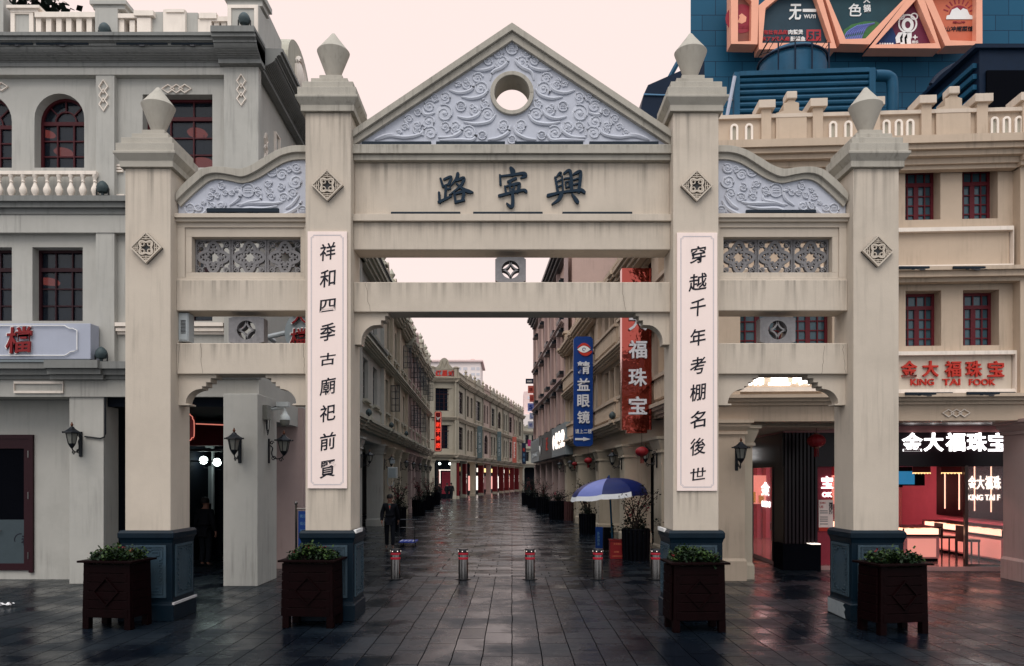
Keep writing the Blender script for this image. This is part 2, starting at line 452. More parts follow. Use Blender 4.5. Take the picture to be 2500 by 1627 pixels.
        for o in ops:
            a, b, c, d = o[:4]
            if len(o) > 4:
                r = (b - a) / 2; zc = d - r * o[4]; n = 14
                arc = [(a + r - r * cos(pi * i / n), zc + r * o[4] * sin(pi * i / n)) for i in range(n + 1)]
                for i in range(n):
                    p, q = arc[i], arc[i + 1]
                    s.add([(p[0], w, p[1]), (q[0], w, q[1]), (q[0], w, d), (p[0], w, d)], [(0, 1, 2, 3)])
                loop = [(a, c)] + arc + [(b, c)]
            else:
                loop = [(a, c), (a, d), (b, d), (b, c)]
            for p, q in zip(loop, loop[1:] + loop[:1]):
                s.add([(p[0], w, p[1]), (q[0], w, q[1]), (q[0], w - depth, q[1]), (p[0], w - depth, p[1])], [(0, 1, 2, 3)])
        return s
    def build(s, name, material, parent=None, smooth=False, bevel=0.0, **props):
        me = bpy.data.meshes.new(name)
        off = rloc(parent)
        me.from_pydata([(x - off[0], y - off[1], z - off[2]) for x, y, z in s.v], [], s.f)
        bm = bmesh.new(); bm.from_mesh(me)
        bmesh.ops.recalc_face_normals(bm, faces=bm.faces)
        bm.to_mesh(me); bm.free()
        me.materials.append(M[material] if isinstance(material, str) else material)
        if smooth:
            me.polygons.foreach_set('use_smooth', [True] * len(me.polygons))
            me.set_sharp_from_angle(angle=radians(38))
        o = bpy.data.objects.new(name, me)
        COL.objects.link(o)
        if parent: o.parent = parent
        if bevel:
            b = o.modifiers.new('edge', 'BEVEL'); b.width = bevel; b.segments = 2; b.limit_method = 'ANGLE'; b.angle_limit = radians(40)
        for k, v in props.items(): o[k] = v
        return o

def rloc(o):
    x = y = z = 0.0
    while o is not None:
        x += o.location[0]; y += o.location[1]; z += o.location[2]; o = o.parent
    return (x, y, z)

def tag(o, label=None, cat=None, group=None, kind=None):
    if label: o['label'] = label
    if cat: o['category'] = cat
    if group: o['group'] = group
    if kind: o['kind'] = kind
    return o
def thing(name, label, cat, loc=(0, 0, 0), group=None, kind=None):
    o = bpy.data.objects.new(name, None)
    o.empty_display_size = .2
    o.location = loc
    COL.objects.link(o)
    return tag(o, label, cat, group, kind)
def dup(root, loc=None, rotz=None, label=None, scale=None, parent=None):
    r = root.copy(); COL.objects.link(r)
    if parent: r.parent = parent
    if loc is not None: r.location = loc
    if rotz is not None: r.rotation_euler = (0, 0, rotz)
    if scale is not None: r.scale = scale
    if label: r['label'] = label
    for ch in list(root.children): dup(ch, parent=r)
    return r

TXT = {}
def glyphs(s, bold):
    k = (s, bold)
    if k not in TXT:
        c = bpy.data.curves.new('t', 'FONT'); c.body = s; c.size = 1; c.offset = bold; c.resolution_u = 3; c.extrude = .5
        o = bpy.data.objects.new('t', c)
        me = bpy.data.meshes.new_from_object(o)
        v = [tuple(x.co) for x in me.vertices]; f = [tuple(p.vertices) for p in me.polygons]
        bpy.data.objects.remove(o); bpy.data.meshes.remove(me); bpy.data.curves.remove(c)
        x0 = min(p[0] for p in v); x1 = max(p[0] for p in v); y0 = min(p[1] for p in v); y1 = max(p[1] for p in v)
        TXT[k] = ([((p[0] - x0) / (x1 - x0), (p[1] - y0) / (y1 - y0), p[2]) for p in v], f)
    return TXT[k]
def text(mb, s, u0, u1, z0, z1, w0, w1, bold=.02, shear=0.0, slant=0.0, turn=0):
    v, f = glyphs(s, min(bold, .02))
    pts = []
    for x, y, z in v:
        if turn == 1: x, y = y, 1 - x       # reads downwards
        u = u0 + x * (u1 - u0) + slant * (y - .5) * (u1 - u0)
        zz = z0 + y * (z1 - z0) + shear * (x - .5) * (z1 - z0)
        pts.append((u, w0 + (w1 - w0) * (z + .5), zz))
    mb.add(pts, f)
    return mb
def tpx(mb, s, x0, y0, x1, y1, w0, w1, **k):
    u0, u1, z0, z1 = mb.fr.rect(x0, y0, x1, y1, w1)
    return text(mb, s, u0, u1, z0, z1, w0, w1, **k)
def arc(cx, cz, r, a0, a1, n=10, rz=None):
    rz = r if rz is None else rz
    return [(cx + r * cos(radians(a0 + (a1 - a0) * i / n)), cz + rz * sin(radians(a0 + (a1 - a0) * i / n))) for i in range(n + 1)]
def spline(pts, n=8):
    """smooth curve through points (Catmull-Rom)"""
    out = []
    q = [pts[0]] + list(pts) + [pts[-1]]
    for i in range(1, len(q) - 2):
        p0, p1, p2, p3 = q[i - 1:i + 3]
        for k in range(n):
            t = k / n
            out.append(tuple(.5 * (2 * b + (c - a) * t + (2 * a - 5 * b + 4 * c - d) * t * t + (3 * b - a - 3 * c + d) * t ** 3) for a, b, c, d in zip(p0, p1, p2, p3)))
    out.append(tuple(pts[-1]))
    return out

# ------------------------------------------------------------------ ground
g = MB(W0); g.add([(-300, 12, 0), (300, 12, 0), (300, -600, 0), (-300, -600, 0)], [(0, 1, 2, 3)])
tag(g.build('ground', 'paving_square'), kind='structure')
g = MB(W0)
g.add([(-6.6, -16.9, .004), (5.2, -16.9, .004), (5.4, -140, .004), (-12, -140, .004)], [(0, 1, 2, 3)])
tag(g.build('street', 'paving_street'), kind='structure')

# ------------------------------------------------------------------ the memorial archway
ARCH_Y = 12.07
gate = thing('memorial_archway', 'grey stone memorial archway with four pillars, carved gable and round hole across the street mouth', 'archway', (0, ARCH_Y, 0))

def fret_panel(mb, hu, z0, z1, w):
    """raised key-fret frame on a plinth face"""
    for a, b, c, d in ((-hu, hu, z0, z0 + .035), (-hu, hu, z1 - .035, z1), (-hu, -hu + .035, z0 + .035, z1 - .035), (hu - .035, hu, z0 + .035, z1 - .035)):
        mb.box(a, b, c, d, w, w + .022)
    mb.box(-hu + .035, hu - .035, z0 + .035, z1 - .035, w, w + .006)
    k = .018
    def key(pts): mb.ribbon(pts, k, w + .006, w + .019)
    for sx in (-1, 1):
        for zz, sz in ((z0 + .06, 1), (z1 - .06, -1)):
            x0 = sx * (hu - .06)
            key([(x0, zz + sz * .16), (x0, zz), (x0 - sx * .16, zz), (x0 - sx * .16, zz + sz * .045), (x0 - sx * .05, zz + sz * .045), (x0 - sx * .05, zz + sz * .10), (x0 - sx * .10, zz + sz * .10)])
        zm = (z0 + z1) / 2
        for dz in (-.15, -.07, .01, .09, .17):
            key([(sx * (hu - .06), zm + dz - .03), (sx * (hu - .11), zm + dz - .03), (sx * (hu - .11), zm + dz + .012), (sx * (hu - .075), zm + dz + .012)])
    for dx in (-.06, .06):
        for zz in (z0 + .075, z1 - .075): key([(dx - .035, zz), (dx + .035, zz)])

def pillar(X, top, kind):
    cy = -ARCH_Y
    b = MB(); b.sq(X, cy, [(.352, 1.38), (.352, top)])
    p = b.build('pillar', 'plaster_gate', gate, bevel=.012)
    z = top - 6.99
    b = MB(); b.sq(X, cy, [(.353, 6.99 + z), (.41, 6.992 + z), (.41, 7.085 + z), (.48, 7.18 + z), (.48, 7.215 + z), (.45, 7.222 + z), (.45, 7.345 + z), (.395, 7.347 + z), (.395, 7.455 + z), (.285, 7.457 + z), (.285, 7.565 + z), (.18, 7.567 + z), (.18, 7.67 + z)])
    b.build('capital', 'plaster_cap', p, bevel=.006)
    b = MB(); b.lathe(X, cy, [(.09, 7.665 + z), (.105, 7.72 + z), (.252, 8.10 + z), (.256, 8.115 + z), (.250, 8.122 + z), (.15, 8.25 + z), (.075, 8.345 + z), (.03, 8.41 + z), (.002, 8.425 + z)], 40)
    b.build('finial', 'plaster_cap', p, smooth=True)
    b = MB(); b.sq(X, cy, [(.43, 0), (.43, .245), (.41, .265), (.40, .30), (.40, 1.20), (.415, 1.255), (.4325, 1.285), (.4325, 1.355), (.405, 1.395)])
    b.build('plinth', 'plinth', p, bevel=.008)
    for d, o in (((1, 0), (X, ARCH_Y - .40)), ((0, 1), (X + .40, ARCH_Y)), ((0, -1), (X - .40, ARCH_Y))):
        b = MB(Fr(o[0], o[1], *d)); fret_panel(b, .31, .36, 1.17, 0)
        b.build('plinth_panel', 'plinth_relief', p)
    return p
pl = [pillar(-5.632, 6.99, 0), pillar(-2.844, 7.85, 1), pillar(2.844, 7.85, 1), pillar(5.632, 6.99, 0)]
b = MB(W0); b.box(4.77 + .4325 - .0045, 4.77 + .4325 - .0005, .0, .235, -12.38, -11.72)      # bare worn cement on the outer right foot
g5 = MB(Fr(5.632 - .43, ARCH_Y, 0, -1))
g5.poly([(-.41, .02), (.25, .01), (.20, .10), (.24, .15), (.16, .2), (.22, .243), (-.41, .243)], 0, .004)
g5.build('bare_patch', 'plinth_bare', pl[3])
# metal edge strips on plinth caps
for X, s, z in ((-2.844, 1, 1.36), (2.844, -1, 1.36)):
    b = MB(Fr(X + s * .435, ARCH_Y, 0, s)); b.box(-.40, .10, z - .01, z + .045, -.03, .012); b.build('edge_strip', 'paint_white', pl[1] if X < 0 else pl[2])
b = MB(Fr(-5.632 + .435, ARCH_Y, 0, 1)); b.box(-.42, .42, .25, .285, -.03, .006); b.build('edge_strip', 'light_box', pl[0])

A = front(11.92)
def zA(y, w=0.0): return A.px(1250, y, w)[1]
XI, XO = 2.844 - .352, 5.632 - .352          # inner faces of the pillars
XM = 2.844 + .352
def beam(a, b_, c, d, w0=-.45, w1=0.0, name='beam', m='plaster_gate', bev=.012):
    return MB(A).box(a, b_, c, d, w0, w1).build(name, m, gate, bevel=bev)
beam(-XI, XI, zA(762), zA(689))
beam(-XI, XI, zA(610), zA(543))
beam(-XI, XI, zA(543), zA(526), -.45, .07, 'ledge', bev=.006)
nb = beam(-XI, XI, zA(526), 7.194, -.43, -.08, 'name_panel')
MB(A).box(-XI, XI, 7.194, 7.28, -.45, .025).box(-XI, XI, 7.28, 7.42, -.47, .08).build('cornice', 'plaster_cap', gate, bevel=.006)
# gable: raking mouldings and carved tympanum with a round hole
ap, en = 9.325, 7.65
b = MB(A)
b.poly([(-XI, en), (0, ap), (XI, en), (XI, en - .115), (0, ap - .118), (-XI, en - .115)], -.50, .08)
b.build('gable_coping', 'plaster_cap', gate, bevel=.006)
b = MB(A); b.poly([(-XI, en - .115), (0, ap - .118), (XI, en - .115), (XI, en - .215), (0, ap - .245), (-XI, en - .215)], -.47, .02)
b.build('gable_moulding', 'plaster_cap', gate, bevel=.006)
HZ, HR = 8.27, .29
b = MB(A)
for s in (-1, 1):
    pts = [(0, 7.42), (s * XI, 7.42), (s * XI, en - .205), (0, ap - .235), (0, HZ + HR)] + [(s * HR * sin(pi * i / 16), HZ + HR * cos(pi * i / 16)) for i in range(1, 16)] + [(0, HZ - HR)]
    b.poly(pts, -.45, -.06)
tym = b.build('tympanum', 'relief_blue', gate)
b = MB(A); b.ribbon([(.31 * cos(2 * pi * i / 40), HZ + .31 * sin(2 * pi * i / 40)) for i in range(40)], .065, -.47, .0, True)
b.build('round_window_ring', 'plaster_cap', gate, bevel=.008)

def spiral(cx, cz, r, a0, turns, d):
    n = int(14 * turns)
    return [(cx + r * (1 - .78 * i / n) * cos(a0 + d * 2 * pi * turns * i / n), cz + r * (1 - .78 * i / n) * sin(a0 + d * 2 * pi * turns * i / n)) for i in range(n + 1)]
def relief(mb, spirals, medals, tails, cv, sc, w):
    for i, (x, y, r) in enumerate(spirals):
        u, z = cv(x, y); r *= sc
        d = 1 if i % 2 else -1
        mb.dome(u, z, r * 1.02, w - .004, .016, 14, 2)
        p = spiral(u, z, r, (i * 1.3) % 6.28, 1.6, d)
        mb.tube([(a, w + .012, c) for a, c in p], [max(.009, .017 - .010 * k / len(p)) for k in range(len(p))], 5)
        mb.dome(u, z, r * .26, w, .03, 8, 3)
    for x, y, r in medals:
        u, z = cv(x, y); r *= sc
        mb.tube([(u + r * cos(2 * pi * k / 20), w + .012, z + r * sin(2 * pi * k / 20)) for k in range(21)], .014, 5)
        mb.dome(u, z, r * .85, w, .012, 12, 2)
        for q in (-.35, 0, .35): mb.tube([(u - r * .5, w + .014, z + q * r), (u + r * .5, w + .014, z + q * r)], .008, 4)
    for t in tails:
        p = spline([cv(*q) for q in t], 6); n = len(p)
        mb.tube([(a, w + .008, c) for a, c in p], [.006 + .026 * sin(pi * min(1, (k + .5) / n)) ** .7 for k in range(n)], 6)
Tw = front(11.98)
SP = [(1097, 347, 35), (1037, 397, 33), (1025, 372, 18), (1122, 397, 40), (1090, 425, 15), (965, 508, 36), (890, 525, 18), (898, 550, 30), (842, 548, 20), (985, 575, 50), (945, 715, 38), (1015, 675, 33), (1030, 740, 48), (755, 630, 38), (690, 630, 28), (655, 690, 42), (750, 735, 60), (650, 785, 45), (523, 770, 33), (495, 825, 24), (575, 812, 30), (575, 845, 25), (660, 862, 52), (755, 820, 35), (825, 815, 38), (820, 848, 28), (910, 860, 48), (1130, 808, 40), (1130, 835, 25), (455, 862, 20)]
MD = [(857, 690, 30), (580, 728, 20), (995, 877, 25), (930, 690, 12)]
TL = [[(930, 452), (1000, 458), (1050, 445), (1075, 425)], [(1045, 522), (1062, 470), (1120, 440), (1160, 400), (1150, 375)], [(780, 585), (850, 605), (920, 585), (945, 540)], [(860, 628), (930, 640), (1000, 620), (1037, 575)], [(835, 755), (900, 770), (960, 752), (988, 715)], [(875, 790), (950, 805), (1040, 790), (1082, 740)], [(320, 905), (400, 882), (500, 890), (595, 870), (625, 825)], [(710, 890), (800, 887), (860, 850), (862, 810)], [(720, 908), (850, 907), (930, 908), (960, 868)], [(1030, 905), (1100, 895), (1160, 860), (1175, 810)], [(610, 700), (620, 740), (650, 745), (690, 730)], [(300, 905), (370, 880), (440, 868)]]
b = MB(A)
for s in (1, -1):
    cvt = (lambda x, y: Tw.px(800 + .37815 * x + 1.2, .37815 * y)) if s == 1 else (lambda x, y: (-Tw.px(800 + .37815 * x + 1.2, .37815 * y)[0], Tw.px(800, .37815 * y)[1]))
    relief(b, SP, MD, TL, cvt, .37815 * 11.98 / F, -.06)
relief(b, [], [(1187, 318, 36), (1187, 905, 24)], [], lambda x, y: Tw.px(800 + .37815 * x + 1.2, .37815 * y), .37815 * 11.98 / F, -.06)
b.build('carved_relief', 'relief_line', tym, smooth=True)

# street name in three brush-written characters
BR = {
 'a': [[(150, 280, 30), (185, 390, 36)], [(200, 290, 30), (300, 255, 38), (265, 365, 36)], [(200, 380, 20), (280, 352, 26)], [(225, 400, 34), (215, 570, 38)], [(225, 432, 22), (288, 420, 26)], [(130, 480, 34), (140, 615, 38)], [(125, 612, 36), (210, 575, 34), (300, 528, 26)],
       [(395, 215, 48), (372, 285, 36), (280, 402, 10)], [(375, 312, 28), (480, 275, 46), (440, 380, 36), (340, 465, 24), (268, 516, 8)], [(370, 345, 16), (470, 430, 42), (560, 468, 50), (618, 478, 8)], [(345, 490, 30), (365, 620, 38)], [(350, 500, 26), (475, 475, 42), (460, 590, 42)], [(365, 615, 34), (485, 588, 30)]],
 'b': [[(1145, 130, 46), (1172, 178, 76), (1165, 225, 56)], [(990, 230, 28), (1000, 365, 36)], [(990, 246, 24), (1180, 225, 34), (1320, 205, 46), (1350, 240, 50), (1278, 275, 14)], [(1105, 325, 34), (1215, 277, 38)], [(1150, 310, 26), (1118, 380, 24)], [(1058, 390, 24), (1080, 500, 36)], [(1060, 396, 20), (1245, 352, 42), (1262, 385, 46), (1238, 478, 36)], [(1130, 400, 22), (1135, 480, 22)], [(1192, 388, 22), (1186, 480, 22)],
       [(982, 525, 40), (1180, 475, 34), (1325, 445, 38), (1362, 468, 40)], [(1166, 440, 36), (1172, 630, 52), (1145, 682, 46), (1088, 635, 24)]],
 'c': [[(1772, 262, 30), (1812, 480, 38)], [(1790, 252, 18), (1845, 200, 44), (1850, 240, 18)], [(1800, 322, 20), (1870, 290, 24)], [(1805, 397, 18), (1870, 370, 22)], [(1872, 250, 22), (1882, 470, 28)], [(1898, 205, 30), (1985, 178, 42), (2005, 465, 46)], [(1900, 282, 20), (1975, 270, 22)], [(1914, 332, 18), (1926, 410, 18)], [(1915, 336, 18), (1968, 325, 20), (1964, 402, 18)], [(1920, 410, 16), (1964, 398, 16)], [(2030, 222, 24), (2100, 188, 44), (2132, 215, 46), (2104, 465, 46)], [(2030, 302, 20), (2095, 280, 22)], [(2030, 372, 18), (2095, 350, 20)],
       [(1672, 522, 46), (1850, 480, 32), (2050, 455, 36), (2140, 447, 46), (2185, 478, 38)], [(1862, 505, 54), (1820, 580, 46), (1722, 650, 16)], [(2008, 502, 18), (2062, 580, 52), (2088, 618, 46)]]}
Tn = front(12.0)
for k in 'abc':
    b = MB(Tn)
    for i, st in enumerate(BR[k]):
        p3 = [(*Tn.px(1050 + .17227 * x, 390 + .17227 * y), .17227 * w * 12.0 / F) for x, y, w in st]
        q = spline(p3, 6)
        b.ribbon([(p[0], p[1]) for p in q], [p[2] for p in q], 0, .035 + .0015 * i)
        for p in (q[0], q[-1]):
            if p[2] > .02: b.poly([(p[0] + p[2] / 2 * cos(2 * pi * j / 10), p[1] + p[2] / 2 * sin(2 * pi * j / 10)) for j in range(10)], 0, .0345 + .0015 * i)
    b.build('title_character', 'title_blue', nb)

# brackets under the beams
def bracket(px_pts, mirror_about, w0, w1, fr):
    for m_ in ((0, 1) if mirror_about else (0,)):
        pts = [((2 * mirror_about - x) if m_ else x, y) for x, y in px_pts]
        MB(fr).ppx(pts, w0, w1).build('bracket', 'plaster_gate', gate, bevel=.006)
Bk = front(12.0)
q = [(858, 762), (948, 762), (948, 772), (940, 772), (940, 783), (930, 783), (930, 794), (920, 794)] + [(886 + 34 * cos(radians(90 - a)) * 1.0 if 0 else 920 - 38 * sin(radians(a)), 836 - 42 * cos(radians(a))) for a in range(0, 91, 10)] + [(882, 842), (858, 842)]
bracket(q, 1250, -.26, 0, Bk)
for s in (1, -1):
    bx = 588 if s == 1 else 2500 - 588
    q = [(427, 914), (528, 914), (528, 924), (514, 924), (514, 934), (503, 934), (503, 944), (493, 944)] + [(493 - 40 * sin(radians(a)), 986 - 36 * cos(radians(a))) for a in range(0, 91, 10)] + [(462, 986), (462, 990), (427, 990)]
    if s == -1: q = [(2500 - x, y) for x, y in q]
    bracket(q, bx, -.26, 0, Bk)

def plate_hole(mb, cu, cz, hu, hz, r, w0, w1, n=32):
    """square plate with a round hole"""
    for i in range(n):
        a, b_ = 2 * pi * i / n, 2 * pi * (i + 1) / n
        def edge(t):
            c, s_ = cos(t), sin(t); k = min(hu / abs(c) if abs(c) > 1e-6 else 9, hz / abs(s_) if abs(s_) > 1e-6 else 9)
            return (cu + c * k, cz + s_ * k)
        mb.strip([(cu + r * cos(a), cz + r * sin(a)), (cu + r * cos(b_), cz + r * sin(b_))], [edge(a), edge(b_)], w0, w1)
def coin(cx_, y0, y1, x0, x1, fr):
    u0, u1, z0, z1 = fr.rect(x0, y0, x1, y1)
    cu, cz = (u0 + u1) / 2, (z0 + z1) / 2; hu, hz = (u1 - u0) / 2, (z1 - z0) / 2
    r = min(hu, hz) * .72
    b = MB(fr); plate_hole(b, cu, cz, hu, hz, r, -.2, 0)
    for k in range(4):
        a = 45 + 90 * k
        c = (cu + r * 1.414 * cos(radians(a)) * 1.0, cz + r * 1.414 * sin(radians(a)))
        b.ribbon(arc(c[0], c[1], r * 1.0, a + 180 - 45, a + 180 + 45, 12), r * .16, -.16, -.006)
    b.build('coin_panel', 'screen_stone', gate)
coin(0, 628, 689, 1209, 1284, front(12.02))
coin(0, 774, 838, 558, 644, front(12.02))
coin(0, 774, 838, 2500 - 644, 2500 - 558, front(12.02))

# side bays: beams, framed lattice screens, curved gables
def lattice(mb, cu, cz, h, w0, w1):
    t = h * .15
    for a, b_, c, d in ((-h, h, -h, -h + t * .5), (-h, h, h - t * .5, h), (-h, -h + t * .5, -h + t * .5, h - t * .5), (h - t * .5, h, -h + t * .5, h - t * .5)):
        mb.box(cu + a, cu + b_, cz + c, cz + d, w0, w1)
    P_ = [(cu + h * (.68 + .17 * cos(4 * 2 * pi * i / 64)) * cos(2 * pi * i / 64), cz + h * (.68 + .17 * cos(4 * 2 * pi * i / 64)) * sin(2 * pi * i / 64)) for i in range(64)]
    mb.ribbon(P_, t * 1.15, w0 + .004, w1 - .004, True)
    P_ = [(cu + h * (.36 + .07 * cos(8 * 2 * pi * i / 64)) * cos(2 * pi * i / 64), cz + h * (.36 + .07 * cos(8 * 2 * pi * i / 64)) * sin(2 * pi * i / 64)) for i in range(64)]
    mb.ribbon(P_, t * .8, w0 + .008, w1 - .008, True)
    for k in range(4):
        a = pi / 2 * k
        for s in (-1, 1):
            c = (cu + h * .56 * cos(a) - s * h * .13 * sin(a), cz + h * .56 * sin(a) + s * h * .13 * cos(a))
            mb.ribbon([(c[0] + h * .11 * cos(2 * pi * j / 12), c[1] + h * .11 * sin(2 * pi * j / 12)) for j in range(12)], t * .5, w0 + .012, w1 - .012, True)
        a += pi / 4
        for rr, sz in ((.60, .10), (1.04, .13), (1.22, .07)):
            c = (cu + h * rr * cos(a), cz + h * rr * sin(a))
            mb.ribbon([(c[0] + h * sz * cos(2 * pi * j / 10), c[1] + h * sz * sin(2 * pi * j / 10)) for j in range(10)], t * .55, w0 + .01, w1 - .01, True)
        mb.ribbon([(cu + h * .45 * cos(a), cz + h * .45 * sin(a)), (cu + h * 1.3 * cos(a), cz + h * 1.3 * sin(a))], t * .45, w0 + .016, w1 - .016)
        for s in (-1, 1):
            c = (cu + h * 1.06 * cos(a + s * .28), cz + h * 1.06 * sin(a + s * .28))
            mb.ribbon([(c[0] + h * .07 * cos(2 * pi * j / 8), c[1] + h * .07 * sin(2 * pi * j / 8)) for j in range(8)], t * .4, w0 + .014, w1 - .014, True)
GT = [(2222, 1055), (2120, 1058), (2020, 1085), (1920, 1140), (1820, 1200), (1740, 1225), (1640, 1214), (1540, 1210), (1460, 1228), (1390, 1280), (1320, 1345), (1274, 1405)]
GL = [(2222, 1103), (2125, 1106), (2035, 1132), (1945, 1185), (1850, 1245), (1755, 1282), (1660, 1266), (1560, 1254), (1485, 1272), (1425, 1318), (1350, 1385), (1274, 1458)]
GI = [(2222, 1145), (2130, 1148), (2048, 1172), (1962, 1222), (1868, 1280), (1760, 1318), (1650, 1300), (1570, 1288), (1505, 1305), (1445, 1350), (1372, 1415), (1296, 1490)]
SS = [(1420, 1490, 30), (1595, 1335, 30), (1525, 1365, 18), (1507, 1408, 28), (1563, 1400, 25), (1620, 1388, 22), (1700, 1358, 18), (1668, 1382, 22), (1860, 1358, 25), (1860, 1390, 24), (1930, 1315, 30), (1945, 1370, 30), (1955, 1415, 30), (2082, 1210, 24), (2140, 1200, 40), (2035, 1250, 44), (2025, 1345, 32), (2135, 1300, 52), (2115, 1385, 40), (2045, 1420, 38), (1587, 1480, 38), (1520, 1478, 30), (1462, 1460, 16)]
SMd = [(1360, 1500, 35), (1785, 1365, 48), (1962, 1228, 36), (2185, 1515, 34)]
ST = [[(1700, 1472), (1800, 1462), (1900, 1462), (1985, 1462), (2040, 1450)], [(1690, 1370), (1728, 1375), (1715, 1430), (1650, 1478)], [(2178, 1440), (2150, 1490), (2085, 1530), (2030, 1545)], [(1880, 1400), (1870, 1440), (1790, 1455), (1720, 1480)], [(1640, 1545), (1700, 1530), (1780, 1500), (1900, 1500), (2000, 1480)], [(2060, 1500), (2110, 1470), (2160, 1400)], [(1440, 1545), (1480, 1520), (1490, 1490)]]
GF = front(11.86)
for s in (-1, 1):
    x0, x1 = (-XO, -XM) if s < 0 else (XM, XO)
    beam(x0, x1, zA(913.5), zA(838)); beam(x0, x1, zA(759), zA(683))
    beam(x0, x1, zA(540, .05), zA(531, .05), -.45, .03, 'ledge', bev=.004); beam(x0, x1, zA(531, .08), zA(521, .08), -.47, .08, 'ledge', bev=.004)
    # screen wall with its opening and sunk frame
    def qx(x): return -A.U(x) if s > 0 else A.U(x)
    a, c = sorted((qx(449), qx(741))); d0, d1 = zA(676.6), zA(554)
    b = MB(A)
    o0, o1 = sorted((qx(464), qx(731))); e0, e1 = zA(663), zA(576)
    for r_, w in (((x0, x1, zA(683), zA(540), a, c, d0, d1), -.03), ((a, c, d0, d1, o0, o1, e0, e1), -.06)):
        X0, X1, Z0, Z1, a_, c_, d_, f_ = r_
        b.box(X0, X1, Z0, d_, -.40, w).box(X0, X1, f_, Z1, -.40, w).box(X0, a_, d_, f_, -.40, w).box(c_, X1, d_, f_, -.40, w)
    b.build('screen_surround', 'plaster_gate', gate, bevel=.004)
    n = 3; wd = (o1 - o0) / n
    for k in range(n):
        b = MB(A); lattice(b, o0 + wd * (k + .5), (e0 + e1) / 2, min(wd, e1 - e0) / 2 * .998, -.27, -.19)
        b.build('lattice_screen', 'screen_stone', gate)
    cv = lambda x, y, s=s: ((1 if s < 0 else -1) * GF.px(x * .33613, y * .33613)[0], GF.px(x * .33613, y * .33613)[1])
    cl = lambda p: (min(max(p[0], x0), x1), p[1])
    t_, l_, i_ = ([cl(p) for p in spline([cv(*p) for p in k], 4)] for k in (GT, GL, GI))
    zb = zA(521, .08)
    l_ = [(p[0], max(p[1], zb)) for p in l_]; i_ = [(p[0], max(p[1], zb)) for p in i_]
    MB(A).strip(t_, l_, -.46, .06).build('gable_coping', 'plaster_cap', gate, bevel=.004)
    MB(A).strip(l_, i_, -.44, .0).build('gable_moulding', 'plaster_cap', gate)
    base = [(p[0], zb) for p in l_]
    tp = MB(A).strip(l_, base, -.42, -.05).build('gable_panel', 'relief_blue', gate)
    b = MB(A); relief(b, SS, SMd, ST, cv, .33613 * 11.86 / F, -.05)
    b.build('carved_relief', 'relief_line', tp, smooth=True)

# diamond tiles on the pillar fronts
def diamond(X, zc):
    fr = Fr(X, ARCH_Y - .352); h = .243
    b = MB(fr); b.poly([(0, zc - h), (h, zc), (0, zc + h), (-h, zc)], 0, .03)
    t_ = b.build('diamond_tile', 'tile_recess', gate)
    b = MB(fr)
    k = h * .94
    b.ribbon([(0, zc - k), (k, zc), (0, zc + k), (-k, zc)], .03, .03, .075, True)
    P_ = [(.105 * (1 + .22 * cos(4 * 2 * pi * i / 48)) * cos(2 * pi * i / 48 + pi / 4), zc + .105 * (1 + .22 * cos(4 * 2 * pi * i / 48)) * sin(2 * pi * i / 48 + pi / 4)) for i in range(48)]
    b.ribbon(P_, .026, .03, .07, True)
    for i in range(4):
        a = pi / 2 * i + pi / 4
        c = (.075 * cos(a), zc + .075 * sin(a))
        b.ribbon([(c[0] + .028 * cos(2 * pi * j / 10), c[1] + .028 * sin(2 * pi * j / 10)) for j in range(10)], .014, .03, .066, True)
        a = pi / 2 * i
        for rr, hw in ((.135, .07), (.165, .045), (.195, .02)):
            b.ribbon([(rr * cos(a) - t * hw * sin(a), zc + rr * sin(a) + t * hw * cos(a)) for t in (-1, -.5, 0, .5, 1)], .013, .03, .064)
        b.ribbon([(.12 * cos(a), zc + .12 * sin(a)), (.2 * cos(a), zc + .2 * sin(a))], .012, .03, .06)
    b.build('tile_fretwork', 'plaster_gate', t_)
PF = front(11.718)
for X, y in ((-5.632, 607.7), (-2.844, 456), (2.844, 457), (5.632, 616)):
    diamond(X, PF.px(1250, y)[1])

# couplet boards: things fixed to the pillars
def couplet(x0, y0, x1, y1, chars, ys, label, cxx):
    u0, u1, z0, z1 = PF.rect(x0, y0, x1, y1)
    t_ = thing('couplet_board', label, 'sign', ((u0 + u1) / 2, 11.718, z0), group='couplet boards on the inner pillars')
    b = MB(PF); b.box(u0, u1, z0, z1, 0.002, .03); b.build('board', 'board_white', t_, bevel=.004)
    for m_, wd in ((.055, .006), (.066, .004)):
        a, c, d, f = u0 + m_, u1 - m_, z0 + m_, z1 - m_; k = .035
        pts = []
        for (x, z, sx, sz) in ((a, d, 1, 1), (c, d, -1, 1), (c, f, -1, -1), (a, f, 1, -1)):
            corner = [(x, z + sz * k), (x + sx * k * .45, z + sz * k * .95), (x + sx * k * .95, z + sz * k * .45), (x + sx * k, z)]
            if (sx, sz) in ((-1, 1), (1, -1)): corner.reverse()
            pts += corner
        b = MB(PF); b.ribbon(pts, wd, .03, .0315, True); b.build('border_line', 'board_line', t_)
    for ch, y in zip(chars, ys):
        b = MB(PF); h = 21 if ch not in '四古世' else 15
        w_ = 19 if ch not in '越' else 22
        tpx(b, ch, cxx - w_, y - h, cxx + w_, y + h, .03, .034, bold=.011, shear=.17, slant=.05)
        b.build('brush_character', 'ink', t_)
d2 = 1.0504
couplet(752, 567, 848, 1193, '祥和四季古廟祀前賢', [v * d2 for v in (585, 647, 710, 772, 835, 898, 960, 1026, 1090)], 'white couplet board with nine brush characters on the left inner pillar', 800)
couplet(1652, 570, 1750, 1199, '穿越千年考棚名後世', [v * d2 for v in (592, 656, 715, 784, 850, 912, 975, 1038, 1102)], 'white couplet board with nine brush characters on the right inner pillar', 1704)

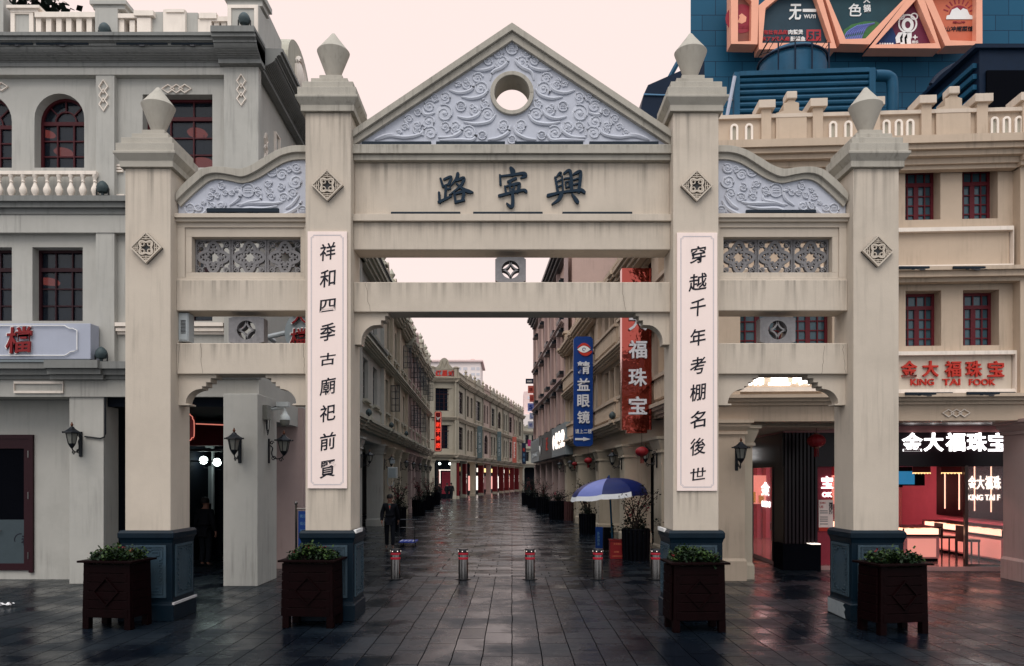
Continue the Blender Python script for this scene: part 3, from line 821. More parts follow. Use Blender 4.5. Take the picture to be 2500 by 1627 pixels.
# linear floodlights
def lightbar(x0, y0, x1, y1, Y, label, grp, up=1.0):
    fr = front(Y)
    u0, u1, z0, z1 = fr.rect(x0, y0, x1, y1)
    h = (z1 - z0) * .8
    t_ = thing('linear_floodlight', label, 'floodlight', ((u0 + u1) / 2, Y, z0), group=grp)
    b = MB(fr); b.poly([(u0, z1 - h), (u1, z1 - h), (u1, z1), (u0, z1)], -.05, 0); b.build('light_bar', 'dark_metal', t_, bevel=.006)
    L_ = u1 - u0
    for q in (.3, .68):
        b = MB(fr); b.box(u0 + L_ * q - .03, u0 + L_ * q + .03, z0, z1 - h, -.045, -.005); b.build('foot', 'dark_metal', t_)
    b = MB(fr); b.tube([(u0 + L_ * .38, -.02, z0 + .005), (u0 + L_ * .45, -.01, z1 - h - .012), (u0 + L_ * .55, -.01, z1 - h - .012), (u0 + L_ * .62, -.02, z0 + .005)], .008, 5); b.box(u0 + L_ * .45, u0 + L_ * .55, z1 - h - .03, z1 - h - .004, -.03, -.002); b.build('driver_box', 'steel_dark', t_)
    return t_
G1 = 'floodlights on the archway'
for i, (a, c) in enumerate(((883, 1052.5), (1064.6, 1233), (1257, 1424), (1439, 1608))):
    lightbar(a, 345, c, 357.5, 11.88, ['slim dark floodlight at the left foot of the carved gable', 'slim dark floodlight on the cornice just left of the gable centre', 'slim dark floodlight on the cornice just right of the gable centre', 'slim dark floodlight at the right foot of the carved gable'][i], G1)
for i, (a, c) in enumerate(((954, 1124), (1155, 1325), (1373, 1544))):
    lightbar(a, 517, c, 525.5, 11.90, ['slim dark floodlight on the ledge under the left name character', 'slim dark floodlight on the ledge under the middle name character', 'slim dark floodlight on the ledge under the right name character'][i], G1)
lightbar(504, 508, 680, 521, 11.86, 'slim dark floodlight under the left curved gable', G1)
lightbar(1822, 512, 1993, 522, 11.86, 'slim dark floodlight under the right curved gable', G1)
# grey electrical cabinet in the left bay
fr = front(12.0)
t_ = thing('electrical_cabinet', 'pale grey louvred electrical cabinet on the left side beam of the archway', 'cabinet', (*fr.px(456, 838, 0)[:1], 12.0, fr.px(456, 838, 0)[1]))
b = MB(fr); b.bpx(434, 764, 460, 834, -.22, .0); b.build('body', 'cabinet_grey', t_, bevel=.006)
b = MB(fr); b.bpx(437, 768, 457, 830, .0, .012); dr = b.build('door', 'cabinet_grey', t_, bevel=.003)
b = MB(fr)
for k in range(10): b.bpx(441, 782 + k * 3.4, 453, 783.6 + k * 3.4, .012, .018)
b.build('louvre', 'steel_dark', dr)

# hairline cracks in the render of the lower beams
def crack(pts):
    b = MB(A); q = [(a + random.gauss(0, .006), c) for a, c in spline([A.px(x, y) for x, y in pts], 5)]
    b.ribbon(q, .006, 0, .0012); b.build('crack', 'crack', gate)
z4 = lambda *p: [(x * .33613, 480 + y * .33613) for x, y in p]
z5 = lambda *p: [(1700 + x * .33613, 480 + y * .33613) for x, y in p]
crack(z4((1306, 1067), (1298, 1160), (1286, 1284))); crack(z4((1458, 1067), (1464, 1180), (1472, 1284))); crack(z4((2203, 1067), (2206, 1180), (2211, 1284)))
crack(z5((930, 1085), (922, 1180), (912, 1290))); crack(z5((1064, 1080), (1075, 1180), (1085, 1290)))
crack([(1518, 690), (1522, 725), (1529, 760)]); crack([(893, 690), (897, 720), (905, 760)])

def stain(fr, u0, u1, z0, z1, w, par):
    b = MB(fr); b.add([(u0, w, z0), (u1, w, z0), (u1, w, z1), (u0, w, z1)], [(0, 1, 2, 3)]); b.build('rain_stain', 'rain_stain', par)
for X, zt, p in ((-5.632, 6.985, pl[0]), (-2.844, 7.845, pl[1]), (2.844, 7.845, pl[2]), (5.632, 6.985, pl[3])):
    stain(PF, X - .345, X + .345, zt - 1.3, zt, .0035, p)
for X, y, p in ((-2.844, 1193, pl[1]), (2.844, 1199, pl[2])):
    zt = PF.px(1250, y)[1]; stain(PF, X - .31, X + .31, zt - .55, zt, .0035, p)
stain(A, -XI, XI, 5.82, zA(543), .0015, gate); stain(A, -XI, XI, zA(689) - .4, zA(689) - .012, .0015, gate); stain(A, -XI, XI, 7.29, 7.405, .0815, gate)
stain(A, -XI + .02, XI - .02, 6.5, 7.19, -.0785, gate)
for s in (-1, 1):
    x0, x1 = (-XO, -XM) if s < 0 else (XM, XO)
    stain(A, x0, x1, zA(759) + .02, zA(683) - .012, .0015, gate); stain(A, x0, x1, zA(913.5) + .1, zA(838) - .012, .0015, gate)

# ------------------------------------------------------------------ building parts
def window(fr, root, a, b, c, d, w, framem, glassm, cols=2, rows=3, arch=0, transom=.0, fw=.055, mw=.028, name='window', mid=True):
    """frame with muntins set at depth W, pane behind it"""
    mb = MB(fr)
    zt = d
    if arch:
        r = (b - a) / 2; zt = d - r * arch
        o = [(a, c), (a, zt)] + [(a + r - r * cos(pi * i / 12), zt + r * arch * sin(pi * i / 12)) for i in range(1, 12)] + [(b, zt), (b, c)]
        cz = (c + d) / 2; cu = (a + b) / 2
        inn = []
        for u, z in o:
            k = max(abs(u - cu), .01); inn.append((cu + (u - cu) * (1 - fw / (r)), c + fw if z == c else (z if z <= zt else zt + (z - zt) * (1 - fw / r))))
        mb.strip(o + [o[0]], inn + [inn[0]], w, w + .06)
        mb.box(a + fw, b - fw, zt - .05, zt + .03, w, w + .055)
        for k in range(1, 4):
            t = pi * k / 4
            mb.ribbon([(a + r - r * .42 * cos(t), zt + r * .42 * arch * sin(t)), (a + r - r * .96 * cos(t), zt + r * .96 * arch * sin(t))], mw, w + .005, w + .045)
        mb.ribbon([(a + r - r * .42 * cos(pi * k / 10), zt + .03 + r * .42 * arch * sin(pi * k / 10)) for k in range(11)], mw, w + .006, w + .046)
        hi = zt - .05
    else:
        mb.box(a, a + fw, c, d, w, w + .06).box(b - fw, b, c, d, w, w + .06).box(a + fw, b - fw, c, c + fw, w, w + .06).box(a + fw, b - fw, d - fw, d, w, w + .06)
        hi = d - fw
        if transom:
            zz = c + (d - c) * (1 - transom); mb.box(a + fw, b - fw, zz - .04, zz + .04, w, w + .065)
            for k in range(1, cols * 1 + 0): mb.box(a + (b - a) * k / cols - mw / 2, a + (b - a) * k / cols + mw / 2, zz + .04, d - fw, w + .005, w + .045)
            if d - zz > .45: mb.box(a + fw, b - fw, (zz + d) / 2 - mw / 2, (zz + d) / 2 + mw / 2, w + .007, w + .043)
            hi = zz - .04
    for k in range(1, cols):
        x = a + (b - a) * k / cols; m_ = .05 if (mid and cols % 2 == 0 and k == cols // 2) else mw / 2
        mb.box(x - m_, x + m_, c + fw, hi, w + .004, w + .052)
    for k in range(1, rows):
        z = c + (hi - c) * k / rows
        mb.box(a + fw, b - fw, z - mw / 2, z + mw / 2, w + .008, w + .044)
    o = mb.build(name, framem, root)
    g_ = MB(fr)
    if arch:
        g_.poly([(a + .01, c + .01), (a + .01, zt)] + [(a + r - (r - .01) * cos(pi * i / 12), zt + (r - .01) * arch * sin(pi * i / 12)) for i in range(1, 12)] + [(b - .01, zt), (b - .01, c + .01)], w - .02, w + .012)
    else:
        g_.box(a + .01, b - .01, c + .01, d - .01, w - .02, w + .012)
    g_.build('pane', glassm, o)
    return o
def moulding(fr, root, u0, u1, layers, m, name='cornice'):
    b = MB(fr)
    for z0, z1, w in layers: b.box(u0, u1, z0, z1, -.1, w)
    return b.build(name, m, root)
def cornice_layers(zb, zt, proj):
    h = zt - zb
    return [(zb, zb + h * .22, proj * .3), (zb + h * .22, zb + h * .5, proj * .55), (zb + h * .5, zb + h * .72, proj * .8), (zb + h * .72, zt, proj)]
def column(fr, root, ua, ub, w0, w1, ztop, m, cap=.35, base=.3, name='column'):
    b = MB(fr); cu, cw = (ua + ub) / 2, (w0 + w1) / 2; hu, hw = (ub - ua) / 2, (w1 - w0) / 2
    pr = [(hu, hw, 0)]
    if base: pr = [(hu + .035, hw + .035, 0), (hu + .035, hw + .035, base), (hu, hw, base + .06)]
    if cap:
        pr += [(hu, hw, ztop - cap), (hu + .05, hw + .05, ztop - cap + .01), (hu + .05, hw + .05, ztop - cap + .07), (hu + .02, hw + .02, ztop - cap + .08), (hu + .10, hw + .10, ztop - .14), (hu + .10, hw + .10, ztop - .09), (hu + .15, hw + .15, ztop - .07), (hu + .15, hw + .15, ztop)]
    else: pr += [(hu, hw, ztop)]
    b.sq(cu, cw, pr)
    return b.build(name, m, root)
def diamonds(fr, root, cu, cz, h, w, horiz, m='trim_white'):
    b = MB(fr); k = h / 2
    for i, off in enumerate((-.68, 0, .68)):
        cx_, cz_ = (cu + off * h, cz) if horiz else (cu, cz + off * h)
        hu, hz = (k * .62, k * .42) if horiz else (k * .42, k * .62)
        if horiz: hu, hz = h * .5, h * .33
        else: hu, hz = h * .33, h * .5
        b.ribbon([(cx_, cz_ + hz), (cx_ + hu, cz_), (cx_, cz_ - hz), (cx_ - hu, cz_)], h * .085, w, w + .035 + .003 * i, True)
    return b.build('diamond_ornament', m, root)
def finial(fr, root, u, w, z, s, m, name='finial'):
    b = MB(fr)
    b.lathe(u, w, [(.10 * s, z), (.16 * s, z + .03 * s), (.07 * s, z + .10 * s), (.17 * s, z + .26 * s), (.19 * s, z + .32 * s), (.10 * s, z + .44 * s), (.015, z + .62 * s)], 10)
    return b.build(name, m, root, smooth=True)
def sashes(fr, root, u, z0, z1, wd, m='win_black', glass='glass_sky'):
    """casement standing open at right angles to the wall"""
    f2 = Fr(*fr.xyz(u, 0, 0)[:2], -fr.n[0] if 0 else fr.n[0], fr.n[1])
    b = MB(f2)
    for a, c, d, e_ in ((0, .035, z0, z1), (wd - .035, wd, z0, z1), (.035, wd - .035, z0, z0 + .035), (.035, wd - .035, z1 - .035, z1)): b.box(a, c, d, e_, -.02, .02)
    for k in (1, 2, 3): b.box(.05, wd - .05, z0 + (z1 - z0) * k / 4 - .014, z0 + (z1 - z0) * k / 4 + .014, -.015, .015)
    b.box(wd / 2 - .014, wd / 2 + .014, z0 + .05, z1 - .05, -.013, .013)
    o = b.build('open_sash', m, root)
    MB(f2).box(.04, wd - .04, z0 + .04, z1 - .04, -.004, .004).build('pane', glass, o)

def terrace(root, fr, edges, wallm, trimm, z, wins, depth=6.0, arc_in=2.6, colm=None, par='piers', pw=.45, framem='win_black', glassm='glass_dark', proj=.35, colw=.7, panel=True, seed=1, ground=True, far=False, dirn=1, gw=None):
    """one arcaded shop-house: columns and dark shop walls below, two storeys, cornices and an ornate parapet.
    edges: pier positions along u; z: dict of heights; wins: per bay and floor list of (centre 0..1, width m, arch, open sash)"""
    rnd = random.Random(seed)
    u0, u1 = edges[0], edges[-1]; lo, hi = min(u0, u1), max(u0, u1)
    E_ = sorted(edges)
    colm = colm or wallm
    ops = []; todo = []
    for i, (a, b) in enumerate(zip(E_, E_[1:])):
        for fl in ('f1', 'f2'):
            for (c, wd, ar, sash) in wins(i, fl):
                cu = a + (b - a) * c
                o = (cu - wd / 2, cu + wd / 2, z[fl][0], z[fl][1]) + ((ar,) if ar else ())
                ops.append(o); todo.append((o, ar, sash))
    MB(fr).sheet(lo, hi, z['arch'], z['top'], -.12, ops, .26).build('wall', wallm, root)
    MB(fr).box(lo, hi, z['arch'] + .02, z['top'] - .02, -depth, -.36).build('body', wallm, root)
    MB(fr).box(lo, hi, z['arch'], z['arch'] + .3, -depth + .01, -.125).build('soffit', wallm, root)
    for o, ar, sash in todo:
        wo = window(fr, root, *o[:4], -.33, framem, glassm, 2 if o[1] - o[0] < 1.3 else 4, 4, ar, 0 if ar else .25)
        if not far: MB(fr).box(o[0] - .08, o[1] + .08, o[2] - .10, o[2], -.119, .02).build('sill', trimm, wo)
        if sash:
            sashes(fr, root, o[0] if dirn > 0 else o[1], o[2] + .15, o[3] - .2, .46)
            if sash > 1: sashes(fr, root, o[1] if dirn > 0 else o[0], o[2] + .15, o[3] - .2, .46)
    for nm, pj in (('c1', proj), ('c2', proj * .8), ('c3', proj * 1.15)):
        moulding(fr, root, lo, hi, cornice_layers(*z[nm], pj), trimm)
    for e_ in E_:
        a, b = e_ - pw / 2, e_ + pw / 2
        for q, (za, zb) in enumerate(((z['c1'][1], z['c2'][0]), (z['c2'][1], z['c3'][0]))):
            MB(fr).box(a, b, za, zb, -.12, .03).build('pilaster', wallm, root)
        for nm, pj in (('c1', proj), ('c3', proj * 1.15)):
            moulding(fr, root, a - .08, b + .08, [(x, y + .004, w_ + .08) for x, y, w_ in cornice_layers(*z[nm], pj)], trimm)
    for i, (a, b) in enumerate(zip(E_, E_[1:])):
        a2, b2 = a + pw / 2, b - pw / 2
        if panel:
            for za, zb in ((z['c1'][1] + .08, z['f1'][0] - .14), (z['c2'][1] + .08, z['f2'][0] - .14)):
                if zb - za > .25:
                    mb = MB(fr)
                    n = 2
                    for k in range(n):
                        x0, x1 = a2 + .12 + (b2 - a2 - .12) * k / n, a2 + (b2 - a2 - .12) * (k + 1) / n
                        mb.ribbon([(x0, za), (x1, za), (x1, zb), (x0, zb)], .06, -.12, -.06, True)
                    mb.build('wall_panel', trimm, root)
        zb, zp = z['c3'][1], z['par']
        mb = MB(fr); mb.box(a2, b2, zb, zp - .15, -.14, -.02); mb.box(a2, b2, zp - .15, zp - .03, -.2, .05)
        cu = (a + b) / 2; hw = (b2 - a2) / 2
        if par == 'crest':
            k = rnd.choice((0, 1, 2))
            pts = [(cu - hw * .75, zp - .03), (cu - hw * .6, zp + .25), (cu - hw * .35, zp + .3)] + ([(cu - hw * .3, zp + .7), (cu + hw * .3, zp + .7)] if k == 0 else [(cu - hw * .3 * cos(t * pi / 6), zp + .3 + .55 * sin(t * pi / 6)) for t in range(1, 6)] if k == 1 else [(cu - .1, zp + .75), (cu + .1, zp + .75)]) + [(cu + hw * .35, zp + .3), (cu + hw * .6, zp + .25), (cu + hw * .75, zp - .03)]
            mb.poly(pts, -.15, 0)
        mb.build('parapet', wallm, root)
    for e_ in E_:
        b = MB(fr); zb, zp = z['c3'][1], z['par']
        b.sq(e_, -.06, [(pw / 2, .14, zb), (pw / 2, .14, zp + .12), (pw / 2 + .08, .22, zp + .13), (pw / 2 + .08, .22, zp + .22), (pw / 2 - .05, .12, zp + .23), (pw / 2 - .05, .12, zp + .3)])
        b.build('parapet_pier', trimm, root)
        if par == 'crest': finial(fr, root, e_, -.06, zp + .3, 1.0, trimm)
    if ground:
        MB(fr).box(*(gw or (lo, hi)), 0, z['arch'], -depth, -arc_in).build('shop_wall', 'dark_room', root)
        for e_ in E_:
            column(fr, root, e_ - colw / 2, e_ + colw / 2, -colw - .05, .0, z['arch'], colm, .45 if not far else .3, .3)
        MB(fr).box(lo, hi, z['arch'] - .02, z['c1'][0], -.5, -.13).build('arcade_beam', wallm, root)

# ------------------------------------------------------------------ left corner building
FL = front(15.7)
LS = Fr(-5.245, 15.7, -.035, 1)
def yL(y): return HC + (HY - y) * 15.7 / F
left = thing('corner_shophouse', 'grey rendered corner shophouse with arched window and white balustrade, left of the archway', 'building', (-8, 15.7, 0))
XL, XR = -13.0, -5.245
def xL(x, w=0.0): return FL.U(x, w)
dw = -.14
ops = []
wl = [(-110, 29, 228.5, 410, 1), (84, 205.7, 228.5, 410, 1), (348, 518.6, 231, 409.5, 0), (-110, 29, 604, 784, 0), (79, 202, 604, 784, 0), (348, 518.6, 604, 784, 0)]
for x0, x1, y0, y1, ar in wl:
    u0, u1, z0, z1 = FL.rect(x0, y0, x1, y1, dw)
    ops.append((u0, u1, z0, z1) + ((1.0,) if ar else ()))
# bay reveals: sheet is the recessed plane, pilasters and bands stand proud of it
MB(FL).sheet(XL, XR, 3.9, 10.8, dw, ops, .30).build('wall', 'plaster_grey', left)
MB(FL).box(XL, XR - .75, 3.92, 10.9, -6.5, -1.9).build('body', 'dark_room', left)
MB(FL).box(XL, XR - .6, 7.55, 7.75, -1.88, -.2).box(XL, XR - .45, 10.8, 11.1, -6.5, -.15).box(XL, XR - .6, 3.9, 4.1, -1.88, -.2).build('floor_slab', 'dark_room', left)
for i, o in enumerate(ops):
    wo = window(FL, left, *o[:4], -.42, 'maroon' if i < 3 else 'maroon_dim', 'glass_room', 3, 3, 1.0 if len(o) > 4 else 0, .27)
FLI = front(15.7 + 1.3)
for i, (x, y, w_) in enumerate(((116, 326, 18), (156, 370, 22), (482, 323, 24), (498, 396, 26), (120, 686, 24))):
    p = P(x, y, 17.0)
    t_ = thing('pendant_lamp', ['small glowing red pendant lamp high in the arched window', 'glowing red pendant lamp low in the arched window', 'glowing red pendant lamp high in the square upper window', 'glowing red pendant lamp low in the square upper window', 'dim red pendant lamp in the lower left window'][i], 'lamp', p, group='red pendant lamps inside the left building')
    r_ = w_ * 17.0 / F
    MB(W0).lathe(p[0], -p[1], [(r_ * .3, p[2] + r_ * .25), (r_ * .8, p[2] + r_ * .12), (r_, p[2] - r_ * .12), (r_ * .9, p[2] - r_ * .3)], 18).build('shade', 'lamp_red', t_, smooth=True)
    MB(W0).tube([(p[0], -p[1], p[2] + r_ * .2), (p[0], -p[1], 10.7 if y < 500 else 7.6)], .008, 4).build('cord', 'iron', t_)
for x0, x1 in ((-165, -118), (234, 279)):
    for y0, y1 in ((166, 493), (560, 900)):
        MB(FL).box(xL(x0), xL(x1), yL(y1), yL(y0), dw, 0).build('pilaster', 'plaster_grey', left)
MB(FL).box(xL(548), XR, yL(500), yL(150), dw, .03).build('corner_pilaster', 'plaster_grey', left)
MB(FL).box(xL(548), XR, yL(900), yL(520), dw, .02).build('corner_pilaster', 'plaster_grey', left)
for a, b in ((XL, xL(548)),):
    MB(FL).box(a, b, yL(184), yL(158), dw, .02).build('fascia', 'plaster_grey', left)
    MB(FL).box(a, b, yL(569), yL(524), dw, .02).build('fascia', 'plaster_grey', left)
# main cornice, stepped
L3 = [(yL(166), yL(156), .05)] + [(yL(156 - 2 * k), yL(154 - 2 * k), .07 + .23 * sin(k / 10 * pi / 2)) for k in range(11)] + [(yL(134), yL(128), .33), (yL(128), yL(126), .36), (yL(126), yL(118), .41), (yL(118), yL(110), .46)]
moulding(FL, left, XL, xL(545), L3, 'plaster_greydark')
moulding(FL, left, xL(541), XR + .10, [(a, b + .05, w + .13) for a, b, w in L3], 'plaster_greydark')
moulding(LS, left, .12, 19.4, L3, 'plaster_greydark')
# balcony ledge and band between the storeys
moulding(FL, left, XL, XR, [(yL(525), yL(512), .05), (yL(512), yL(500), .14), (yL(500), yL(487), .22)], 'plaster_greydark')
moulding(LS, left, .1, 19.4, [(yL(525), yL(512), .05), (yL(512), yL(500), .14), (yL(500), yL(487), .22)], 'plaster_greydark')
# lower cornice
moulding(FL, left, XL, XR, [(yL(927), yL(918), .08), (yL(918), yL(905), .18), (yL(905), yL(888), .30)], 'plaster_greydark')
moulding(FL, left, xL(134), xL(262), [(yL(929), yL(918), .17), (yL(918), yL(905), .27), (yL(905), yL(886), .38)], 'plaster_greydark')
MB(FL).box(XL, XR, yL(969), yL(925), -.6, .0).build('frieze', 'plaster_grey', left)
b = MB(FL); u0, u1, z0, z1 = FL.rect(37, 935, 156, 958, .0); b.ribbon([(u0, z0), (u1, z0), (u1, z1), (u0, z1)], .05, 0, .045, True); b.build('frame_moulding', 'trim_white', left)
# balustrade of turned white balusters
b = MB(FL); b.bpx(-120, 417, 234, 426, -.02, .10); b.build('handrail', 'trim_white', left, bevel=.005)
for i in range(-4, 9):
    x = 2 + 29.1 * i
    zb, zt = yL(486), yL(426.5); h = zt - zb
    b = MB(FL); pr = [(.055, 0), (.055, .06), (.035, .09), (.05, .14), (.075, .28), (.07, .38), (.04, .52), (.028, .62), (.045, .66), (.03, .70), (.036, .82), (.055, .88), (.055, 1)]
    b.lathe(xL(x), .045, [(r, zb + t * h) for r, t in pr], 12); b.build('baluster', 'trim_white', left, smooth=True)
# white meander ornaments and mouldings by the second bay
for y in (413, 486):
    b = MB(FL); u0, u1, z0, z1 = FL.rect(281, y - 7, 306, y + 7, dw); hh = (z1 - z0)
    b.ribbon([(u1, z1), (u0, z1), (u0, z0 + hh * .5), (u1 - .04, z0 + hh * .5), (u1 - .04, z0), (u0, z0)], .04, dw, dw + .05); b.build('meander_ornament', 'trim_white', left)
moulding(FL, left, xL(281), xL(545), [(yL(815), yL(808), dw + .06), (yL(808), yL(800), dw + .12), (yL(797), yL(788), dw + .16)], 'trim_white', 'sill_moulding')
diamonds(FL, left, xL(254), yL(235), .27, .0, False); diamonds(FL, left, xL(591), yL(223), .27, .03, False)
diamonds(FL, left, xL(432, dw), yL(210), .26, dw, True); diamonds(FL, left, xL(-15, dw), yL(205), .26, dw, True)
# roof parapet: framed piers, slats, stepped crest
def par_pier(x0, x1, yt, yb, framed, w0=-.35, w1=.0):
    u0, u1, z0, z1 = FL.rect(x0, yt, x1, yb, w1)
    b = MB(FL); b.box(u0, u1, z0, z1, w0, w1); o = b.build('parapet_pier', 'plaster_grey', left, bevel=.006)
    if framed:
        MB(FL).ribbon([(u0 + .05, z0 + .05), (u1 - .05, z0 + .05), (u1 - .05, z1 - .05), (u0 + .05, z1 - .05)], .10, w1, w1 + .03, True).build('pier_frame', 'trim_white', o)
    return u0, u1, z1
def par_cap(x0, x1, yt, yb, m='trim_white'):
    b = MB(FL); u0, u1, z0, z1 = FL.rect(x0, yt, x1, yb, .08); h = z1 - z0
    b.box(u0 + .05, u1 - .05, z0, z0 + h * .5, -.40, .04).box(u0, u1, z0 + h * .5, z1, -.44, .09); b.build('pier_cap', m, left)
par_pier(27, 84, 27, 110, True); par_cap(16, 96, 13, 27)
par_pier(-120, 8, -10, 110, False)
par_pier(232, 287, 20, 112, False, -.35, .06); par_cap(219, 308, 1, 20, 'plaster_grey')
par_pier(555, 632, 12, 96, True, -.5, .16); par_cap(547, 645, -14, 12, 'plaster_grey')
for a, b_, y0, y1 in ((84, 232, 29, 42), (284, 334, 33, 44), (516, 556, 40, 52)):
    MB(FL).bpx(a, y0, b_, y1, -.25, .05).build('parapet_rail', 'trim_white', left, bevel=.004)
for x in (87, 112, 137, 161, 186, 211, 290, 316, 522, 540):
    MB(FL).bpx(x, 43 if x < 300 else 50, x + 13, 110, -.20, .0).build('parapet_slat', 'trim_white', left, bevel=.004)
MB(FL).bpx(84, 42, 232, 112, -.40, -.24).build('parapet_backing', 'plaster_greydark', left)
MB(FL).bpx(287, 44, 556, 112, -.40, -.26).build('parapet_backing', 'plaster_greydark', left)
for x0, x1, yt, w1, m in ((334, 368, 43, .05, 'trim_white'), (368, 398, 29, -.02, 'plaster_grey'), (398, 452, 23, .06, 'trim_white'), (452, 483, 31, -.02, 'plaster_grey'), (483, 516, 47, .05, 'trim_white')):
    MB(FL).bpx(x0, yt, x1, 111, -.3, w1).build('parapet_block', m, left, bevel=.005)
for x0, x1, yt, yb in ((326, 374, 19, 30), (404, 449, 16, 22), (485, 528, 25, 37)):
    MB(FL).bpx(x0, yt + 6, x1, yb + 8, -.34, .09).build('pier_cap', 'trim_white', left, bevel=.004)
# ground floor: wall with the maroon door, pilaster, corner column
GW = front(16.5)
MB(GW).box(XL, GW.U(262), 0, 4.0, -.5, 0).build('wall', 'plaster_grey', left)
MB(front(15.75)).box(front(15.75).U(169), front(15.75).U(253), 0, 4.25, -.6, 0).build('pilaster', 'plaster_grey', left, bevel=.01)
u0, u1, z0, z1 = GW.rect(-100, 1062, 84, 1398)
b = MB(GW); k = .09
b.box(u0, u0 + k, z0, z1, 0, .06).box(u1 - k, u1, z0, z1, 0, .06).box(u0 + k, u1 - k, z1 - k, z1, 0, .06)
for a in (-.98,): b.box(u1 + a, u1 + a + .06, z0, z1 - k, .0, .055)
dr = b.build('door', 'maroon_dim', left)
b = MB(GW); b.box(u1 - .92, u1 - .81, z0 + .05, z1 - k, 0, .045).box(u1 - .20, u1 - k, z0 + .05, z1 - k, 0, .045).box(u1 - .81, u1 - .20, z0 + .05, z0 + .2, 0, .045).box(u1 - .81, u1 - .20, z1 - .3, z1 - k, 0, .045)
b.build('door_leaf', 'maroon_dim', dr)
MB(GW).box(u1 - .82, u1 - .19, z0 + .19, z1 - .29, .0, .02).build('glass', 'void', dr)
MB(GW).box(u1 - .80, u1 - .21, z0 + .2, z0 + 1.15, .02, .024).build('frosted_film', 'film_grey', dr)
b = MB(GW); tpx(b, '老', 52, 1304, 68, 1334, .024, .028); b.ribbon(arc(GW.px(52, 1318)[0], GW.px(52, 1318)[1], .13, 80, 200, 8), .02, .024, .027); b.build('film_lettering', 'ink', dr)
b = MB(GW); b.tube([(u1 - .88, .07, 1.05), (u1 - .68, .07, 1.06)], .013, 6); b.box(u1 - .89, u1 - .86, .85, 1.2, .05, .07); b.build('handle', 'steel', dr)
for z in (z0 + .3, z0 + 1.6, z0 + 2.5):
    MB(GW).box(u1 - .105, u1 - .085, z, z + .15, .06, .072).build('hinge', 'steel', dr)
CF = front(15.42)
b = MB(CF); b.bpx(545, 800, 629, 800.1, 0, 0)
uc0, uc1 = CF.U(545), CF.U(629)
MB(CF).box(uc0, uc1, 0, 3.92, -1.25, 0).build('corner_column', 'plaster_grey', left, bevel=.012)
MB(W0).box(-6.2, -5.08, 0, 3.9, -19.2, -18.4).build('arcade_pier', 'plaster_rose', left)
MB(W0).box(-5.75, -5.2, 3.45, 3.9, -18.4, -16.7).build('arcade_beam', 'plaster_grey', left)
# dim interior behind the gap
b = MB(W0); b.box(-8.62, -8.5, 0, 4, -24, -16.4); b.box(-8.6, -5.6, 0, 4, -24.2, -24); b.box(-6.35, -6.22, 0, 4, -24, -17.2)
b.build('passage_wall', 'dark_room', left)
MB(W0).box(-8.6, -5.3, 3.7, 3.9, -24, -15.9).build('soffit', 'dark_room', left)
MB(W0).box(-8.5, -6.4, 3.05, 3.65, -20.0, -19.8).build('shop_fascia', 'banner_red', left)
MB(W0).box(-8.5, -6.4, 2.9, 2.97, -19.9, -19.8).box(-8.5, -6.4, 2.62, 2.66, -19.6, -19.5).build('ceiling_strip', 'steel_dark', left)
b = MB(front(21.0)); b.bpx(480, 1090, 484, 1290, -.1, 0); b.bpx(516, 1090, 521, 1290, -.1, 0); b.bpx(484, 1090, 516, 1094, -.1, 0); b.build('door_frame', 'cabinet_grey', left)
MB(front(21.2)).bpx(484, 1138, 516, 1230, -.1, 0).build('lit_wall', 'shop_grey', left)

# the rest of the left terrace along the street (Y of the party walls measured on the ground line)
def uL(Y): return (Y - 15.7) * sqrt(1 + .035 ** 2)
ZL = dict(arch=3.75, c1=(4.05, 4.5), f1=(5.35, 7.0), c2=(7.3, 7.6), f2=(8.35, 10.0), c3=(10.4, 11.0), par=11.9, top=10.6)
def wA(i, fl):
    if fl == 'f1': return [(.3, 1.25, 0, 0), (.7, 1.25, 0, 0)]
    return [(.3, 1.2, 0, 1 if i == 2 else 0), (.7, 1.2, 0, 0)]
terrace(left, LS, [uL(22), uL(28.5), uL(35.1)], 'plaster_grey', 'plaster_sage', ZL, wA, seed=3, par='crest', dirn=-1)
MB(LS).box(.16, uL(22), 3.9, 10.8, -.5, -.13).build('side_wall', 'plaster_grey', left)
MB(LS).box(.2, uL(17.45), 11.35, 12.25, -.3, 0).build('side_parapet', 'plaster_grey', left)
MB(LS).box(uL(20.4), uL(28.4), 11.0, 12.0, -.3, 0).build('side_parapet', 'plaster_grey', left)
b = MB(LS); c0 = uL(18.95)
b.poly([(c0 - 1.5, 11.35), (c0 - 1.5, 12.0), (c0 - 1.25, 12.1)] + [(c0 + 1.15 * cos(radians(180 - a)), 12.1 + .85 * sin(radians(a))) for a in range(0, 181, 12)] + [(c0 + 1.25, 12.1), (c0 + 1.5, 12.0), (c0 + 1.5, 11.35)], -.35, .05)
b.build('curved_gable', 'plaster_sage', left)
b = MB(LS); b.dome(c0, 12.2, .38, .05, .1, 20, 3); b.tube([(c0 + .44 * cos(t * pi / 12), .07, 12.2 + .44 * sin(t * pi / 12)) for t in range(25)], .06, 6); b.build('gable_medallion', 'trim_white', left, smooth=True)
for k in range(2):
    b = MB(LS); uu = uL(17.3) + k * 1.6; b.ribbon([(uu, 9.6), (uu + .35, 9.6), (uu + .35, 10.1), (uu, 10.1)], .05, -.13, -.08, True); b.build('meander_ornament', 'trim_white', left)
    diamonds(LS, left, uL(16.6) + k * 3.5, 9.4, .3, -.13, False)

